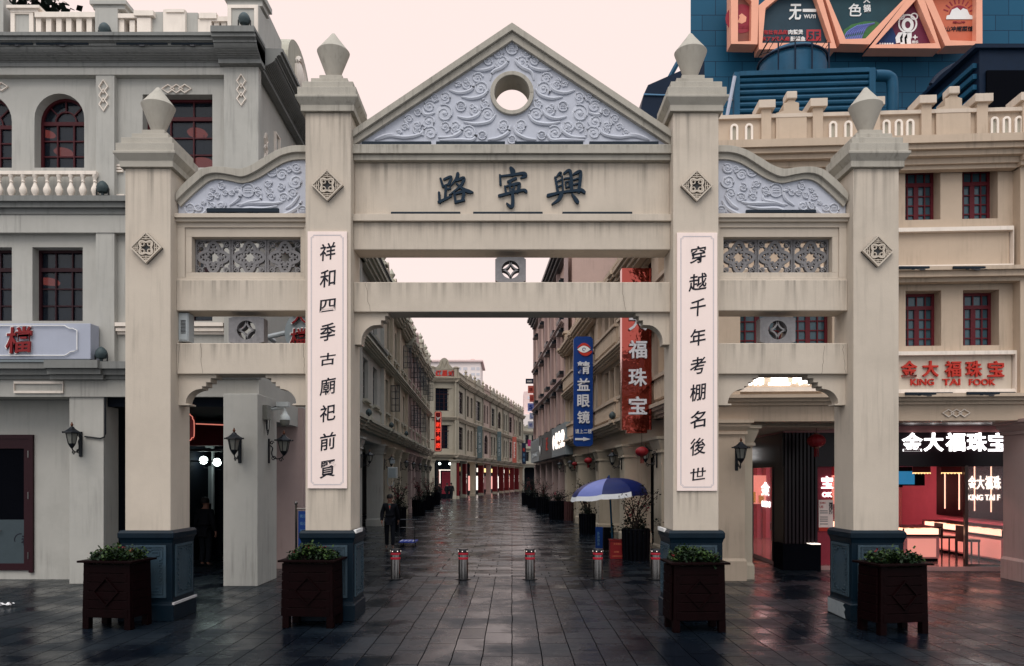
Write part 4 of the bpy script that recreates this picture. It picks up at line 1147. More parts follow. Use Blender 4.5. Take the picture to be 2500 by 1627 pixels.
bB = thing('shophouse', 'tan shophouse with arched upper windows on small consoles, second along the left of the street', 'building', LS.xyz(uL(38), 0, 0))
terrace(bB, LS, [uL(35.15), uL(38.4), uL(41.7), uL(45.9)], 'plaster_tan', 'plaster_sage', ZL, lambda i, fl: [(.5, 1.5, .0, 1)] if (fl == 'f1' and i == 0) else [(.3, .9, .9 if fl == 'f2' else 0, 1 if (i == 2 and fl == 'f2') else 0), (.7, .9, .9 if fl == 'f2' else 0, 0)], seed=5, par='crest', dirn=-1)
Z2 = dict(ZL, c3=(10.1, 10.7), par=11.5, top=10.3)
bC = thing('shophouse', 'dusty rose shophouse with black open casements, third along the left of the street', 'building', LS.xyz(uL(50), 0, 0))
terrace(bC, LS, [uL(45.95), uL(48.2), uL(50.4), uL(55.2)], 'plaster_rose', 'plaster_sage', Z2, lambda i, fl: [(.5, 1.2, 0, 1)] if i < 2 else [(.3, 1.0, 0, 1 if fl == 'f2' else 0), (.7, 1.0, 0, 1)], seed=8, par='crest', dirn=-1)
bD = thing('shophouse', 'narrow grey green shophouse, farthest of the left terrace beside the red vertical shop sign', 'building', LS.xyz(uL(59), 0, 0))
terrace(bD, LS, [uL(55.25), uL(59.8), uL(63.7)], 'plaster_sage', 'plaster_sage', ZL, lambda i, fl: [(.32, 1.0, 0, 1 if fl == 'f2' else 0), (.7, 1.0, 0, 0)], seed=11, par='crest', dirn=-1)

# ------------------------------------------------------------------ right corner building
RF = Fr(4.35, 16.35, 1, -.06)
RS = Fr(4.35, 16.35, .055, -1)          # street side, u runs towards the viewer
right = thing('corner_shophouse', 'cream corner shophouse with maroon lattice windows and a jewellery shop, right of the archway', 'building', (8, 16, 0))
UR = RF.U(2490); UE = 9.0
dw = -.16
ops = []
for x0, y0, x1, y1 in ((2210, 405, 2296, 537), (2349, 400, 2436, 531), (2211, 710, 2298, 845), (2351, 708, 2439, 843)):
    u0, u1, z0, z1 = RF.rect(x0, y0, x1, y1, dw)
    ops.append([u0, u1, z0, z1])
zz1, zz2 = ops[0][2:], ops[2][2:]
ops[1][2:] = zz1; ops[3][2:] = zz2
for x0, x1 in ((1798, 1916), (1935, 2032)):
    ops.append([RF.U(x0, dw), RF.U(x1, dw), *zz1]); ops.append([RF.U(x0, dw), RF.U(x1, dw), *zz2])
ops = [tuple(o) for o in ops]
MB(RF).sheet(.0, UE, 3.45, 9.0, dw, ops, .42).build('wall', 'plaster_cream', right)
MB(RF).box(.0, UE, 3.5, 9.1, -5.5, -.57).build('body', 'plaster_cream', right)
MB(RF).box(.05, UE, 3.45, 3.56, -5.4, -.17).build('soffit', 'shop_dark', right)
for o in ops: window(RF, right, *o, -.52, 'maroon_window', 'glass_teal', 4, 4, 0, .26, fw=.06)
zr = lambda y, x=2100: RF.px(x, y)[1]
LR = [(8.72, 8.80, .08), (8.80, 8.92, .16), (8.92, 9.02, .30), (9.02, 9.12, .40), (9.12, 9.28, .48)]
moulding(RF, right, -.1, UE, LR, 'plaster_cream')
moulding(RF, right, UR - .1, UE, [(a, b + .03, w + .14) for a, b, w in LR], 'plaster_cream')
moulding(RF, right, -.1, UE, [(6.34, 6.42, .10), (6.42, 6.54, .22), (6.54, 6.62, .30)], 'plaster_cream')
moulding(RF, right, -.1, UE, [(3.76, 3.83, .08), (3.83, 3.90, .18), (3.90, 3.97, .30)], 'plaster_cream')
MB(RF).box(-.05, UE, 3.42, 3.78, -.6, .0).build('frieze', 'plaster_cream', right)
MB(RF).box(UR - .05, UE, 3.8, 9.0, -.5, .1).build('pilaster', 'plaster_cream', right)
MB(RF).box(-.02, .55, 3.8, 9.0, -.5, .06).build('pilaster', 'plaster_cream', right)
u0, u1 = RF.U(2165), RF.U(2487)
for za, zb, ua, ub in ((6.69, 7.49, RF.U(1790), RF.U(2480, .05)), (4.05, 4.86, RF.U(2165), RF.U(2486, .05))):
    MB(RF).ribbon([(ua, za), (ub, za), (ub, zb), (ua, zb)], .085, dw, dw + .14, True).build('frame_moulding', 'trim_white', right)
    MB(RF).box(ua + .04, ub - .04, za + .04, zb - .04, dw, dw + .03).build('frame_field', 'plaster_cream' if za > 6 else 'plaster_gate', right)
diamonds(RF, right, RF.U(2333), RF.px(2333, 1009)[1], .235, .0, True)
# parapet with oval slots, posts and stepped crests
zb, zt = 9.28, 10.0
MB(RF).box(-.1, UE, zb, zt - .08, -.3, -.02).build('parapet', 'plaster_cream', right)
MB(RF).box(-.1, UE, zt - .08, zt, -.36, .06).build('parapet_rail', 'trim_cream', right)
def post(x0, x1):
    u0, u1 = RF.U(x0), RF.U(x1)
    o = MB(RF).box(u0, u1, zb, zt + .10, -.35, .07).build('parapet_pier', 'plaster_cream', right, bevel=.006)
    MB(RF).box(u0 - .07, u1 + .07, zt + .10, zt + .27, -.42, .14).build('pier_cap', 'trim_cream', o, bevel=.006)
def crest(x0, x1):
    u0, u1 = RF.U(x0), RF.U(x1); cu = (u0 + u1) / 2; h = (u1 - u0) / 2
    o = MB(RF).poly([(u0, zb), (u1, zb), (u1, zt + .02), (cu + h * .5, zt + .06), (cu + h * .5, zt + .22), (cu + h * .25, zt + .25), (cu + h * .2, zt + .30), (cu - h * .2, zt + .30), (cu - h * .25, zt + .25), (cu - h * .5, zt + .22), (cu - h * .5, zt + .06), (u0, zt + .02)], -.32, .05).build('parapet_crest', 'plaster_cream', right, bevel=.006)
    b = MB(RF); b.box(cu - .11, cu + .11, zt + .30, zt + .46, -.2, .10); b.build('crest_cap', 'trim_cream', o, bevel=.02)
def slot(x):
    u = RF.U(x); c, d = 9.40, 9.74; r = .062
    pts = [(u + r * cos(t * pi / 8), d - .0 + r * sin(t * pi / 8)) for t in range(9)] + [(u - r * cos(t * pi / 8), c - r * sin(t * pi / 8) + .0) for t in range(9)]
    o = MB(RF).poly(pts, -.02, -.012).build('oval_slot', 'plaster_sage', right)
    MB(RF).ribbon(pts, .045, -.02, .035, True).build('slot_rim', 'trim_white', o)
for a, b in ((1857, 1881), (1982, 2007), (2246, 2271), (2381, 2408), (2492, 2520), (2120, 2146)): post(a, b)
for a, b in ((1893, 1968), (2283, 2367)): crest(a, b)
for x in (1792, 1828, 2033, 2070, 2163, 2193, 2221, 2427, 2456, 2486): slot(x)
# ground floor columns
column(RF, right, .05, RF.U(1817), -.8, .06, 3.45, 'plaster_cream', .32, .42, 'corner_column')
column(RF, right, RF.U(2449, -.8), RF.U(2449, -.8) + .8, -.8, .06, 3.45, 'plaster_rose', .32, .42, 'corner_column')
# street side
def uRs(Y): return -(Y - 16.35) * sqrt(1 + .055 ** 2)
ZR = dict(arch=3.35, c1=(3.85, 4.2), f1=(5.15, 6.35), c2=(6.5, 6.8), f2=(7.75, 8.8), c3=(8.85, 9.3), par=10.0, top=9.0)
def wR(i, fl): return [(.28, .85, 0, 0), (.5, .85, 0, 0), (.72, .85, 0, 0)] if i % 2 == 0 else [(.35, 1.0, 0, 0), (.65, 1.0, 0, 0)]
RE = [uRs(v) for v in (16.9, 21.25, 26.2, 31.3, 37.2, 41.7)]
terrace(right, RS, RE, 'plaster_cream', 'plaster_cream', ZR, wR, depth=3.2, arc_in=2.5, colm='plaster_tan', framem='maroon_dim', glassm='glass_dark', panel=False, colw=.85, seed=4, gw=(uRs(41.7), uRs(23.5)))
for a, b in zip(sorted(RE), sorted(RE)[1:]):           # fluted balcony fronts
    for za, zb2 in ((4.32, 4.98), (6.95, 7.6)):
        mb = MB(RS); mb.box(a + .3, b - .3, za, zb2 - .1, -.1, .16); mb.box(a + .25, b - .25, zb2 - .1, zb2, -.12, .26)
        n = int((b - a - .7) / .16)
        for k in range(n): mb.lathe(a + .35 + (b - a - .7) * (k + .5) / n, .16, [(.055, za + .03), (.06, za + .3), (.05, zb2 - .12)], 6)
        mb.build('balcony_front', 'plaster_cream', right)

# pink block further up the street
pink = thing('apartment_block', 'tall pinkish block with dark hooded windows, beyond the cream shophouse on the right', 'building', RS.xyz(uRs(50), 0, 0))
pu = [uRs(v) for v in (41.75, 45.4, 49, 53, 57.5, 62.2)]
lo, hi = pu[-1], pu[0]; po = []; ptodo = []
for a, b in zip(sorted(pu), sorted(pu)[1:]):
    c = (a + b) / 2
    for za, zb2, ar in ((5.3, 7.2, 0), (8.3, 10.4, 0), (11.3, 13.2, .9)):
        o = (c - .55, c + .55, za, zb2) + ((ar,) if ar else ()); po.append(o)
MB(RS).sheet(lo, hi, 3.3, 15.0, -.12, po, .25).build('wall', 'plaster_pink', pink)
MB(RS).box(lo, hi, 3.3, 15.0, -8, -.36).build('body', 'plaster_pink', pink)
MB(RS).box(lo, hi, 0, 3.3, -8, -2.2).build('shop_wall', 'dark_room', pink)
for o in po:
    wo = window(RS, pink, *o[:4], -.33, 'win_black', 'glass_dark', 2, 4, o[4] if len(o) > 4 else 0, 0)
    MB(RS).box(o[0] - .2, o[1] + .2, o[2] - .22, o[2] - .02, -.12, .22).build('sill', 'win_black', wo)
    MB(RS).box(o[0] - .22, o[1] + .22, o[3] + .05, o[3] + .2, -.12, .26).box(o[0] - .14, o[1] + .14, o[3] + .2, o[3] + .32, -.12, .16).build('hood', 'win_black', wo)
for i, e_ in enumerate(sorted(pu)):
    MB(RS).box(e_ - .16, e_ + .16, 3.4, 14.6, -.12, .08).build('pilaster', 'plaster_rose', pink)
    column(RS, pink, e_ - .35, e_ + .35, -.8, -.06, 3.3, 'plaster_rose', 0, 0)
moulding(RS, pink, lo, hi, cornice_layers(14.4, 15.1, .6), 'win_black'); moulding(RS, pink, lo, hi, cornice_layers(10.7, 10.95, .25), 'plaster_rose')
moulding(RS, pink, lo, hi, cornice_layers(7.5, 7.75, .25), 'plaster_rose')

# ------------------------------------------------------------------ curved building at the bend
curve = thing('arcade_building', 'long curved grey arcade building with ornate gables at the bend of the street', 'building', (-6, 84, 0))
ZC = dict(arch=4.15, c1=(4.4, 4.8), f1=(5.35, 7.85), c2=(8.35, 8.75), f2=(9.35, 11.75), c3=(12.4, 12.95), par=13.75, top=12.6)
segs = [((-8.45, 80.0), (-5.9, 80.6), [(.5, 1.85)]), ((-5.9, 80.6), (-5.25, 87), [(.5, 3.2)])]
for (p, q, wn) in segs:
    fr = Fr(p[0], p[1], q[0] - p[0], q[1] - p[1]); l = sqrt((q[0] - p[0]) ** 2 + (q[1] - p[1]) ** 2)
    terrace(curve, fr, [0, l], 'arcade_sage', 'arcade_tan', ZC, lambda i, fl, wn=wn: [(c, w_, 0, 0) for c, w_ in wn], depth=5, colw=.55, pw=.5, framem='maroon_dim', par='piers', seed=2, far=True, arc_in=2.2, panel=False)
fr1 = Fr(-8.45, 80.0, 2.55, .6)
b = MB(fr1); l = 2.62
b.poly([(.1, 13.75), (.1, 14.0), (.45, 13.95), (.7, 14.2)] + [(l / 2 - .5 * cos(pi * k / 10), 14.3 + .65 * sin(pi * k / 10)) for k in range(11)] + [(l - .7, 14.2), (l - .45, 13.95), (l - .1, 14.0), (l - .1, 13.75)], -.3, .06); b.build('crown_gable', 'arcade_sage', curve)
b = MB(fr1); b.ribbon([(l / 2 - .5, 13.9), (l / 2 - .22, 14.65), (l / 2, 14.0), (l / 2 + .22, 14.65), (l / 2 + .5, 13.9)], .08, .06, .12); b.build('gable_scroll', 'arcade_tan', curve)
MB(fr1).box(.2, l - .2, 12.98, 13.6, -.02, .03).build('name_field', 'shop_grey', curve)
for k, ch in enumerate('红星城'):
    b = MB(fr1); text(b, ch, .35 + k * .68, .98 + k * .68, 13.0, 13.62, .03, .12, bold=.05, shear=.1); b.build('sign_character', 'letter_red', curve)
frc = Fr(-5.25, 87, 7.15, 44); lc = sqrt(7.15 ** 2 + 44 ** 2)
ne = 9; ed = [lc * k / ne for k in range(ne + 1)]
cols_ = ['arcade_tan', 'arcade_sage', 'arcade_pink', 'arcade_sage', 'arcade_tan', 'arcade_sage', 'arcade_pink', 'arcade_tan', 'arcade_sage']
def wC(i, fl):
    return [[(.3, 1.1, 0, 0), (.7, 1.1, 0, 0)], [(.5, 2.6, 0, 0)], [(.32, 1.0, .9, 0), (.68, 1.0, .9, 0)], [(.5, 2.0, 0, 0)], [(.5, 2.4, .8, 0)]][(i + (2 if fl == 'f1' else 0)) % 5]
for k in range(ne):
    terrace(curve, frc, [ed[k] + (.01 if k else 0), ed[k + 1]], cols_[k], 'arcade_tan', ZC, lambda i, fl, k=k: wC(k, fl), depth=5, colw=.55, pw=.45, framem='maroon_dim' if k % 2 == 0 else 'win_black', glassm='glass_dark', par='crest', seed=20 + k, far=True, arc_in=2.2, panel=(k % 2 == 1))
# lit shop fronts and red column wraps under its arcade
for fr, a, b_, zlist in ((fr1, .1, 2.5, 0),):
    MB(fr).box(.25, 1.05, .5, 3.0, -2.18, -2.15).build('shop_window', 'glow_pink', curve)
    MB(fr).box(.15, 2.45, 3.05, 3.13, -2.15, -2.05).box(1.1, 1.18, .3, 3.05, -2.15, -2.05).build('light_frame', 'glow_soft', curve)
    MB(fr).box(1.35, 2.3, .5, 2.9, -2.18, -2.15).build('shop_window', 'shop_red', curve)
for k in range(ne):
    a = ed[k] + .9; c = ed[k + 1] - .9
    MB(frc).box(a, c, .6, 2.5, -2.18, -2.12).build('shop_window', ('glow_soft', 'shop_rose', 'glow_pink')[k % 3], curve)
    MB(frc).box(a + .3, c - .3, 3.05, 3.6, -2.18, -2.10).build('lit_sign', ('glow_warm', 'glow_warm', 'banner_red', 'glow_soft')[k % 4], curve)
    if k % 2 == 0 or k > 4:
        column(frc, curve, ed[k] - .3, ed[k] + .3, -.65, .03, 4.1, 'banner_red', 0, 0, 'red_column_wrap')
        b = MB(frc); text(b, '福', ed[k] - .2, ed[k] + .2, 2.2, 2.7, .03, .05); text(b, '春', ed[k] - .2, ed[k] + .2, 1.6, 2.1, .03, .05); b.build('wrap_lettering', 'trim_white', curve)
column(fr1, curve, 2.25, 2.9, -.65, .03, 4.1, 'banner_red', 0, 0, 'red_column_wrap')
for u in (.9, 2.0):
    b = MB(fr1); b.ball(u, -.6, 3.75, .12); b.build('lamp_globe', 'bulb', curve, smooth=True)

# far towers: pale paint with the haze put into the colour
tw = thing('apartment_tower', 'pale apartment tower with haze in its colour rising behind the curved building', 'building', (-14, 230, 0))
FT = Fr(0, 230, 1, 0)
u0, u1 = FT.U(1040), FT.U(1173)
MB(FT).box(u0, u1, 0, FT.px(1100, 884)[1], -18, 0).build('wall', 'tower_haze_white', tw)
MB(FT).box(u0 - .5, u1 + .8, FT.px(1100, 884)[1], FT.px(1100, 880)[1], -19, .8).build('roof', 'tower_haze_pink', tw)
b = MB(FT); cu, cz = FT.px(1152, 879)
b.lathe(cu, -6, [(1.4 * 1.0, cz), (1.3, cz + .5)], 8)
for t in range(6): b.tube([(cu + 1.3 * cos(pi * k / 8) * cos(pi * t / 6), -6 + 1.3 * cos(pi * k / 8) * sin(pi * t / 6), cz + 1.25 * sin(pi * k / 8)) for k in range(9)], .06, 4)
b.build('roof_dome', 'tower_haze_pink', tw)
for y0, y1 in ((897, 904), (911, 917), (924, 930), (937, 943)):
    for x0, x1 in ((1119, 1126), (1131, 1141), (1150, 1160), (1163, 1171)):
        MB(FT).bpx(x0, y0, x1, y1, 0, .06).build('window', 'tower_haze_glass', tw)
FT2 = Fr(0, 210, 1, 0)
tw2 = thing('apartment_tower', 'distant pinkish tower seen beside the small hanging signs at the street end', 'building', (3, 210, 0))
MB(FT2).bpx(1279, 956, 1330, 1210, -14, 0).build('wall', 'tower_haze_pink', tw2)
MB(FT2).bpx(1276, 1012, 1326, 1210, 0, 6).build('lower_block', 'tower_haze_white', tw2)
for y in (968, 984, 1000):
    for x in (1288, 1300): MB(FT2).bpx(x, y, x + 6, y + 7, 0, .06).build('window', 'tower_haze_glass', tw2)
fe = thing('shophouse', 'small pale shophouse closing the far end of the street behind the navy sign', 'building', (3.2, 133, 0))
FE = Fr(1.9, 132, 4, 4)
terrace(fe, FE, [0, 4, 8], 'plaster_sage', 'plaster_tan', dict(ZC, f1=(5.2, 6.8), c2=(7.2, 7.5), f2=(8.2, 9.8), c3=(10, 10.5), par=11.3, top=10.2), lambda i, fl: [(.3, .9, 0, 0), (.7, .9, 0, 0)], depth=6, far=True, seed=31, par='crest', panel=False)

# ------------------------------------------------------------------ jewellery shop in the right arcade
mat('clear_glass', (.9, .9, .92), .03, 0, alpha=.10, spec=.6)
SH = Fr(*RF.xyz(0, -2.15, 0)[:2], 1, -.06)
UA = SH.U(1913)                                   # corner of the shop front
MB(SH).box(UA, 8.2, 0, .10, -8.5, .15).build('shop_floor', 'shop_floor', right)
MB(SH).box(UA, 8.2, 3.3, 3.46, -8.5, .0).build('shop_ceiling', 'shop_rose', right)
MB(SH).box(UA, 8.2, .1, 3.3, -8.6, -8.4).box(8.2, 8.3, 0, 3.4, -8.5, 1.2).build('shop_wall', 'shop_pink', right)
MB(SH).box(UA + .1, 8.2, 2.48, 3.3, -.08, 0).box(UA - .02, UA + .1, 2.48, 3.3, -4, 0).build('fascia', 'shop_dark', right)
for k, (x0, x1) in enumerate(((2204, 2253), (2257, 2304), (2311, 2357), (2363, 2410), (2415, 2461))):
    b = MB(SH); tpx(b, '金大福珠宝'[k], x0, 1057, x1, 1102, .0, .05, bold=.028); b.build('lit_character', 'glow_white', right)
b = MB(SH); b.bpx(2356, 1137, 2364, 1384, -.04, .03); b.bpx(2364, 1378, 2470, 1384, -.04, .03); b.build('door_frame', 'steel', right)
MB(SH).box(SH.U(2364), 8.1, .12, 2.48, -.015, -.01).build('glass', 'clear_glass', right)
b = MB(SH)
for k, (x0, x1) in enumerate(((2364, 2384), (2385, 2404), (2406, 2424), (2426, 2444))): tpx(b, '金大福珠'[k], x0, 1162, x1, 1195, .0, .02, bold=.04)
b.build('lit_character', 'glow_soft', right)
b = MB(SH); tpx(b, 'KING TAI F', 2363, 1208, 2442, 1222, .0, .02, bold=.03); b.build('lit_lettering', 'glow_soft', right)
# fluted corner pier with dark base, poster wall beside it
b = MB(SH); a, c = UA, SH.U(1996)
b.box(a, c, .1, 3.3, -.9, .0)
for k in range(9): b.box(a + (c - a) * (k + .15) / 9, a + (c - a) * (k + .72) / 9, .6, 3.3, 0, .07)
b.build('fluted_pier', 'shop_dark', right)
MB(SH).box(a - .1, c - .02, 0, .62, -.5, .30).build('pier_base', 'void', right)
MB(SH).box(a + .55, c - .02, .62, .64, .0, .29).build('base_lamp', 'glow_soft', right)
MB(SH).box(c + .02, SH.U(2034), .1, 3.3, -.3, -.1).build('side_panel', 'shop_red', right)
b = MB(SH); tpx(b, '宝', 2006, 1163, 2034, 1193, -.1, -.07, bold=.05); tpx(b, 'OK', 2008, 1202, 2032, 1214, -.1, -.07, bold=.04); b.build('lit_lettering', 'glow_white', right)
po_ = MB(SH).bpx(1999, 1221, 2034, 1297, -.1, -.06).build('poster', 'board_white', right)
b = MB(SH); tpx(b, 'JOIN', 2001, 1226, 2015, 1232, -.06, -.055); tpx(b, 'US', 2001, 1235, 2010, 1241, -.06, -.055); b.bpx(1999, 1288, 2034, 1297, -.06, -.054); b.build('poster_print', 'letter_red', po_)
b = MB(SH); tpx(b, '招聘', 2024, 1226, 2033, 1256, -.06, -.055, bold=.03)
for y in (1247, 1252, 1262, 1267, 1272, 1279): b.bpx(2002, y, 2021, y + 1.6, -.06, -.055)
b.build('poster_text', 'ink', po_)
# side glass towards the street
GS = Fr(*SH.xyz(UA + .05, 0, 0)[:2], .0, -1)
MB(GS).box(-4.0, -.9, .12, 2.48, -.015, -.005).build('glass', 'clear_glass', right)
b = MB(GS)
for u in (-4.0, -2.6, -.93): b.box(u, u + .06, .1, 2.48, -.03, .02)
b.build('glass_frame', 'steel_dark', right)
b = MB(GS); text(b, '金', -1.75, -1.15, 1.75, 2.1, .0, .02, bold=.04); text(b, 'KIN', -1.7, -1.1, 1.45, 1.6, .0, .02, bold=.03); b.build('lit_lettering', 'glow_white', right)
b = MB(GS); text(b, '宝', -4.0, -3.3, 2.72, 3.1, .1, .13, bold=.045); text(b, '珠', -4.8, -4.1, 2.72, 3.1, .1, .13, bold=.045); b.build('lit_lettering', 'glow_white', right)
b = MB(SH)
for k in range(14): b.box(UA + .5 + k * .3, UA + .62 + k * .3, .1, 3.2, -8.39, -8.3)
b.build('wall_slat', 'shop_red', right)
for u in (1.0 + UA, 2.4 + UA, 3.7 + UA):
    for w in (-1.6, -3.6, -5.8): MB(SH).box(u, u + .5, 3.27, 3.295, w - .3, w).build('ceiling_lamp', 'ceiling_lamp', right)
fz = Fr(*SH.xyz(0, -6, 0)[:2], 1, -.06)
b = MB(fz)
for k in range(5): b.box(fz.U(2308 + k * 9), fz.U(2314.5 + k * 9), .1, 3.3, -.2, .0)
b.box(fz.U(2308), fz.U(2352), .1, 3.3, -.4, -.2); b.build('fluted_partition', 'shop_dark', right)
MB(SH).box(8.12, 8.19, 1.1, 3.3, -5, -.1).build('wall_cladding', 'shop_dark', right)
fz = Fr(*SH.xyz(0, -7.5, 0)[:2], 1, -.06)
MB(fz).bpx(2196, 1190, 2222, 1300, -.1, .0).build('inner_door', 'shop_rose', right)
b = MB(fz); b.bpx(2222, 1186, 2227, 1300, -.1, .06); b.bpx(2190, 1186, 2222, 1190, -.1, .06); b.build('inner_door_frame', 'shop_dark', right)
b = MB(SH)
for k in range(6): b.box(8.105, 8.118, 1.3, 3.1, -.5 - k * .8, -.46 - k * .8)
b.build('added_light_strip', 'glow_case', right)  # glowing strips added to brighten the shop interior
fz = Fr(*SH.xyz(0, -8.3, 0)[:2], 1, -.06)
for k in range(4):
    a = UA + .9 + k * 1.45
    MB(SH).box(a, a + .9, 1.3, 2.3, -8.3, -8.2).build('added_glow_niche', 'glow_panel', right)  # glowing back-wall panel added to lift the interior
    b = MB(SH)
    for q in range(3): b.box(a + .08 + q * .28, a + .24 + q * .28, 1.35, 1.6 + .12 * (q % 2), -8.2, -8.12)
    b.build('niche_goods', 'gold', right)
MB(SH).box(UA + .3, 8.0, 3.22, 3.26, -1.0, -.85).box(UA + .3, 8.0, 3.22, 3.26, -2.8, -2.7).build('ceiling_strip', 'glow_case', right)  # added glowing lines, in place of reflections on the ceiling
def showcase(u0, u1, w0, w1, label):
    t_ = thing('display_counter', label, 'counter', SH.xyz((u0 + u1) / 2, (w0 + w1) / 2, .1))
    MB(SH).box(u0 + .06, u1 - .06, .1, .18, w0 + .06, w1 - .06).build('base', 'void', t_)
    MB(SH).box(u0 + .04, u1 - .04, .18, .74, w0 + .04, w1 - .04).build('body', 'shop_rose', t_)
    b = MB(SH); b.box(u0 + .12, u1 - .12, .22, .68, w1 - .04, w1 - .03); b.box(u0 + .03, u0 + .04, .22, .68, w0 + .12, w1 - .12); b.build('backlit_panel', 'glow_panel', t_)
    MB(SH).box(u0, u1, .74, .78, w0, w1).build('shelf', 'shop_dark', t_)
    MB(SH).box(u0 + .05, u1 - .05, .785, .93, w0 + .05, w1 - .05).build('lit_case', 'glow_case', t_)
    b = MB(SH); rq = random.Random(int(u0 * 100))
    for k in range(int((u1 - u0) / .16)):
        for q in range(max(1, int((w1 - w0) / .22))):
            if rq.random() < .8: b.box(u0 + .09 + k * .16, u0 + .17 + k * .16, .93, .934 + .02 * rq.random(), w0 + .1 + q * .22, w0 + .22 + q * .22)
    b.build('jewellery_tray', 'gold', t_)
    b = MB(SH); b.box(u0, u1, .955, .975, w0, w1)
    for a, c in ((u0, w0), (u1 - .03, w0), (u0, w1 - .03), (u1 - .03, w1 - .03)): b.box(a, a + .03, .78, .935, c, c + .03)
    b.build('top_frame', 'shop_dark', t_)
uc = SH.U(2240)
showcase(SH.U(2205, -.9), SH.U(2299, -.9), -1.9, -.9, 'lit glass jewellery counter nearest the shop door, right of the archway')
showcase(7.42, 8.1, -4.4, -.35, 'long lit jewellery counter along the side wall behind the stools in the jewellery shop')
showcase(uc - 1.1, uc + .9, -4.6, -3.9, 'lit jewellery counter at the back where the person with the backpack stands')
showcase(UA + .5, UA + 1.2, -3.0, -2.0, 'small lit jewellery counter behind the side glass of the corner shop')
for i, du in enumerate((0, 1)):
    t_ = thing('bar_stool', ['dark stool at the long counter, nearer the shop door', 'dark stool at the long counter, farther from the shop door'][i], 'stool', SH.xyz(7.0, -1.1 - du * 1.1, .1), group='stools at the jewellery counter')
    b = MB(SH); x = 7.0; wq = -1.1 - du * 1.1; b.box(x - .2, x + .2, .6, .66, wq - .2, wq + .2); b.build('seat', 'shop_dark', t_)
    MB(SH).box(x - .2, x - .16, .66, 1.0, wq - .2, wq + .2).build('backrest', 'shop_dark', t_)
    for sx in (-1, 1):
        for w in (wq - .17, wq + .17): MB(SH).box(x + sx * .18 - .015, x + sx * .18 + .015, .1, .6, w - .015, w + .015).build('leg', 'iron', t_)
ft = Fr(*SH.xyz(0, -3.8, 0)[:2], 1, -.06)
t_ = thing('wall_screen', 'blue television screen hanging inside the jewellery shop', 'television', ft.xyz(ft.U(2225), 0, 2.3))
MB(ft).bpx(2185, 1140, 2258, 1186, -.06, 0).build('bezel', 'void', t_); MB(ft).bpx(2187, 1151, 2233, 1183, 0, .01).build('screen', 'screen_blue', t_)
for i, (x0, x1) in enumerate(((2228, 2272), (2298, 2348))):
    fz = Fr(*SH.xyz(0, -.4, 0)[:2], 1, -.06)
    t_ = thing('hanging_banner', ['red and gold festive banner hanging at the left of the shop doorway', 'red and gold festive banner hanging beside the door post of the shop'][i], 'banner', fz.xyz(fz.U(x0), 0, 2.2), group='festive banners in the shop')
    MB(fz).bpx(x0, 1137, x1, 1154, -.01, .01).build('cloth', 'banner_red', t_); b = MB(fz); u0, u1, z0, z1 = fz.rect(x0, 1153, x1, 1158, .0)
    b.poly([(u0, z1)] + [(u0 + (u1 - u0) * k / 12, z0 + (z1 - z0) * .6 * (k % 2)) for k in range(13)] + [(u1, z1)], -.008, .008); b.build('fringe', 'glow_warm', t_)

# ------------------------------------------------------------------ lettering on the right building
b = None
for k, x in enumerate((2221, 2273, 2328, 2379, 2433)):
    b = MB(RF); tpx(b, '金大福珠宝'[k], x - 19.5, 881, x + 19.5, 920, dw + .03, dw + .09, bold=.03); b.build('sign_character', 'letter_red', right)
for s_, x0, x1 in (('KING', 2224, 2281), ('TAI', 2302, 2345), ('FOOK', 2367, 2431)):
    b = MB(RF); tpx(b, s_, x0, 925, x1, 941, dw + .03, dw + .07, bold=.015); b.build('sign_lettering', 'letter_red', right)
MB(RF).bpx(1804, 886, 2003, 948, dw, dw + .05).build('sign_field', 'plaster_cream', right)
MB(RF).bpx(1798, 946, 2010, 956, dw, dw + .12).build('frame_moulding', 'trim_white', right)
for ch, x0, x1 in (('精', 1824, 1868), ('益', 1878, 1930), ('眼', 1938, 1980)):
    b = MB(RF); tpx(b, ch, x0, 893, x1, 940, dw + .05, dw + .12, bold=.045); b.build('lit_character', 'glow_white', right)

# ------------------------------------------------------------------ signs
def hanging_sign(x0, y0, x1, y1, Y, m, label, name='vertical_sign', th=.22, frame=None, wall=None, cham=0):
    fr = front(Y); u0, u1, z0, z1 = fr.rect(x0, y0, x1, y1)
    t_ = thing(name, label, 'sign', ((u0 + u1) / 2, Y, z0))
    if cham:
        c = cham; pts = [(u0 + c, z0), (u1 - c, z0), (u1, z0 + c), (u1, z1 - c), (u1 - c, z1), (u0 + c, z1), (u0, z1 - c), (u0, z0 + c)]
    else: pts = [(u0, z0), (u1, z0), (u1, z1), (u0, z1)]
    MB(fr).poly(pts, -th, 0).build('panel', m, t_)
    if frame:
        k = .06; MB(fr).ribbon([(p[0] + (k if p[0] < (u0 + u1) / 2 else -k), p[1] + (k if p[1] < (z0 + z1) / 2 else -k)) for p in pts], .03, 0, .03, True).build('border', frame, t_)
    if wall:
        uw = fr.U(wall)
        a, c = (u1, uw) if uw > u1 else (uw, u0)
        for z in (z0 + (z1 - z0) * .3, z0 + (z1 - z0) * .85): MB(fr).box(a, c, z - .04, z + .04, -th * .7, -th * .4).build('bracket', 'maroon_dim', t_)
    return fr, t_
fr, t_ = hanging_sign(1400.5, 822, 1447.5, 1090, 30.6, 'sign_blue', 'tall blue vertical sign with an eye emblem on the right of the street', wall=1466, cham=.1)
for k, y in enumerate((898, 939, 979, 1019)):
    b = MB(fr); tpx(b, '精益眼镜'[k], 1409.5, y - 15.5, 1440, y + 15.5, 0, .05, bold=.03); b.build('sign_character', 'letter_silver', t_)
b = MB(fr); tpx(b, '请上二楼', 1404, 1048, 1445, 1059, 0, .02, bold=.012); b.build('small_lettering', 'letter_silver', t_)
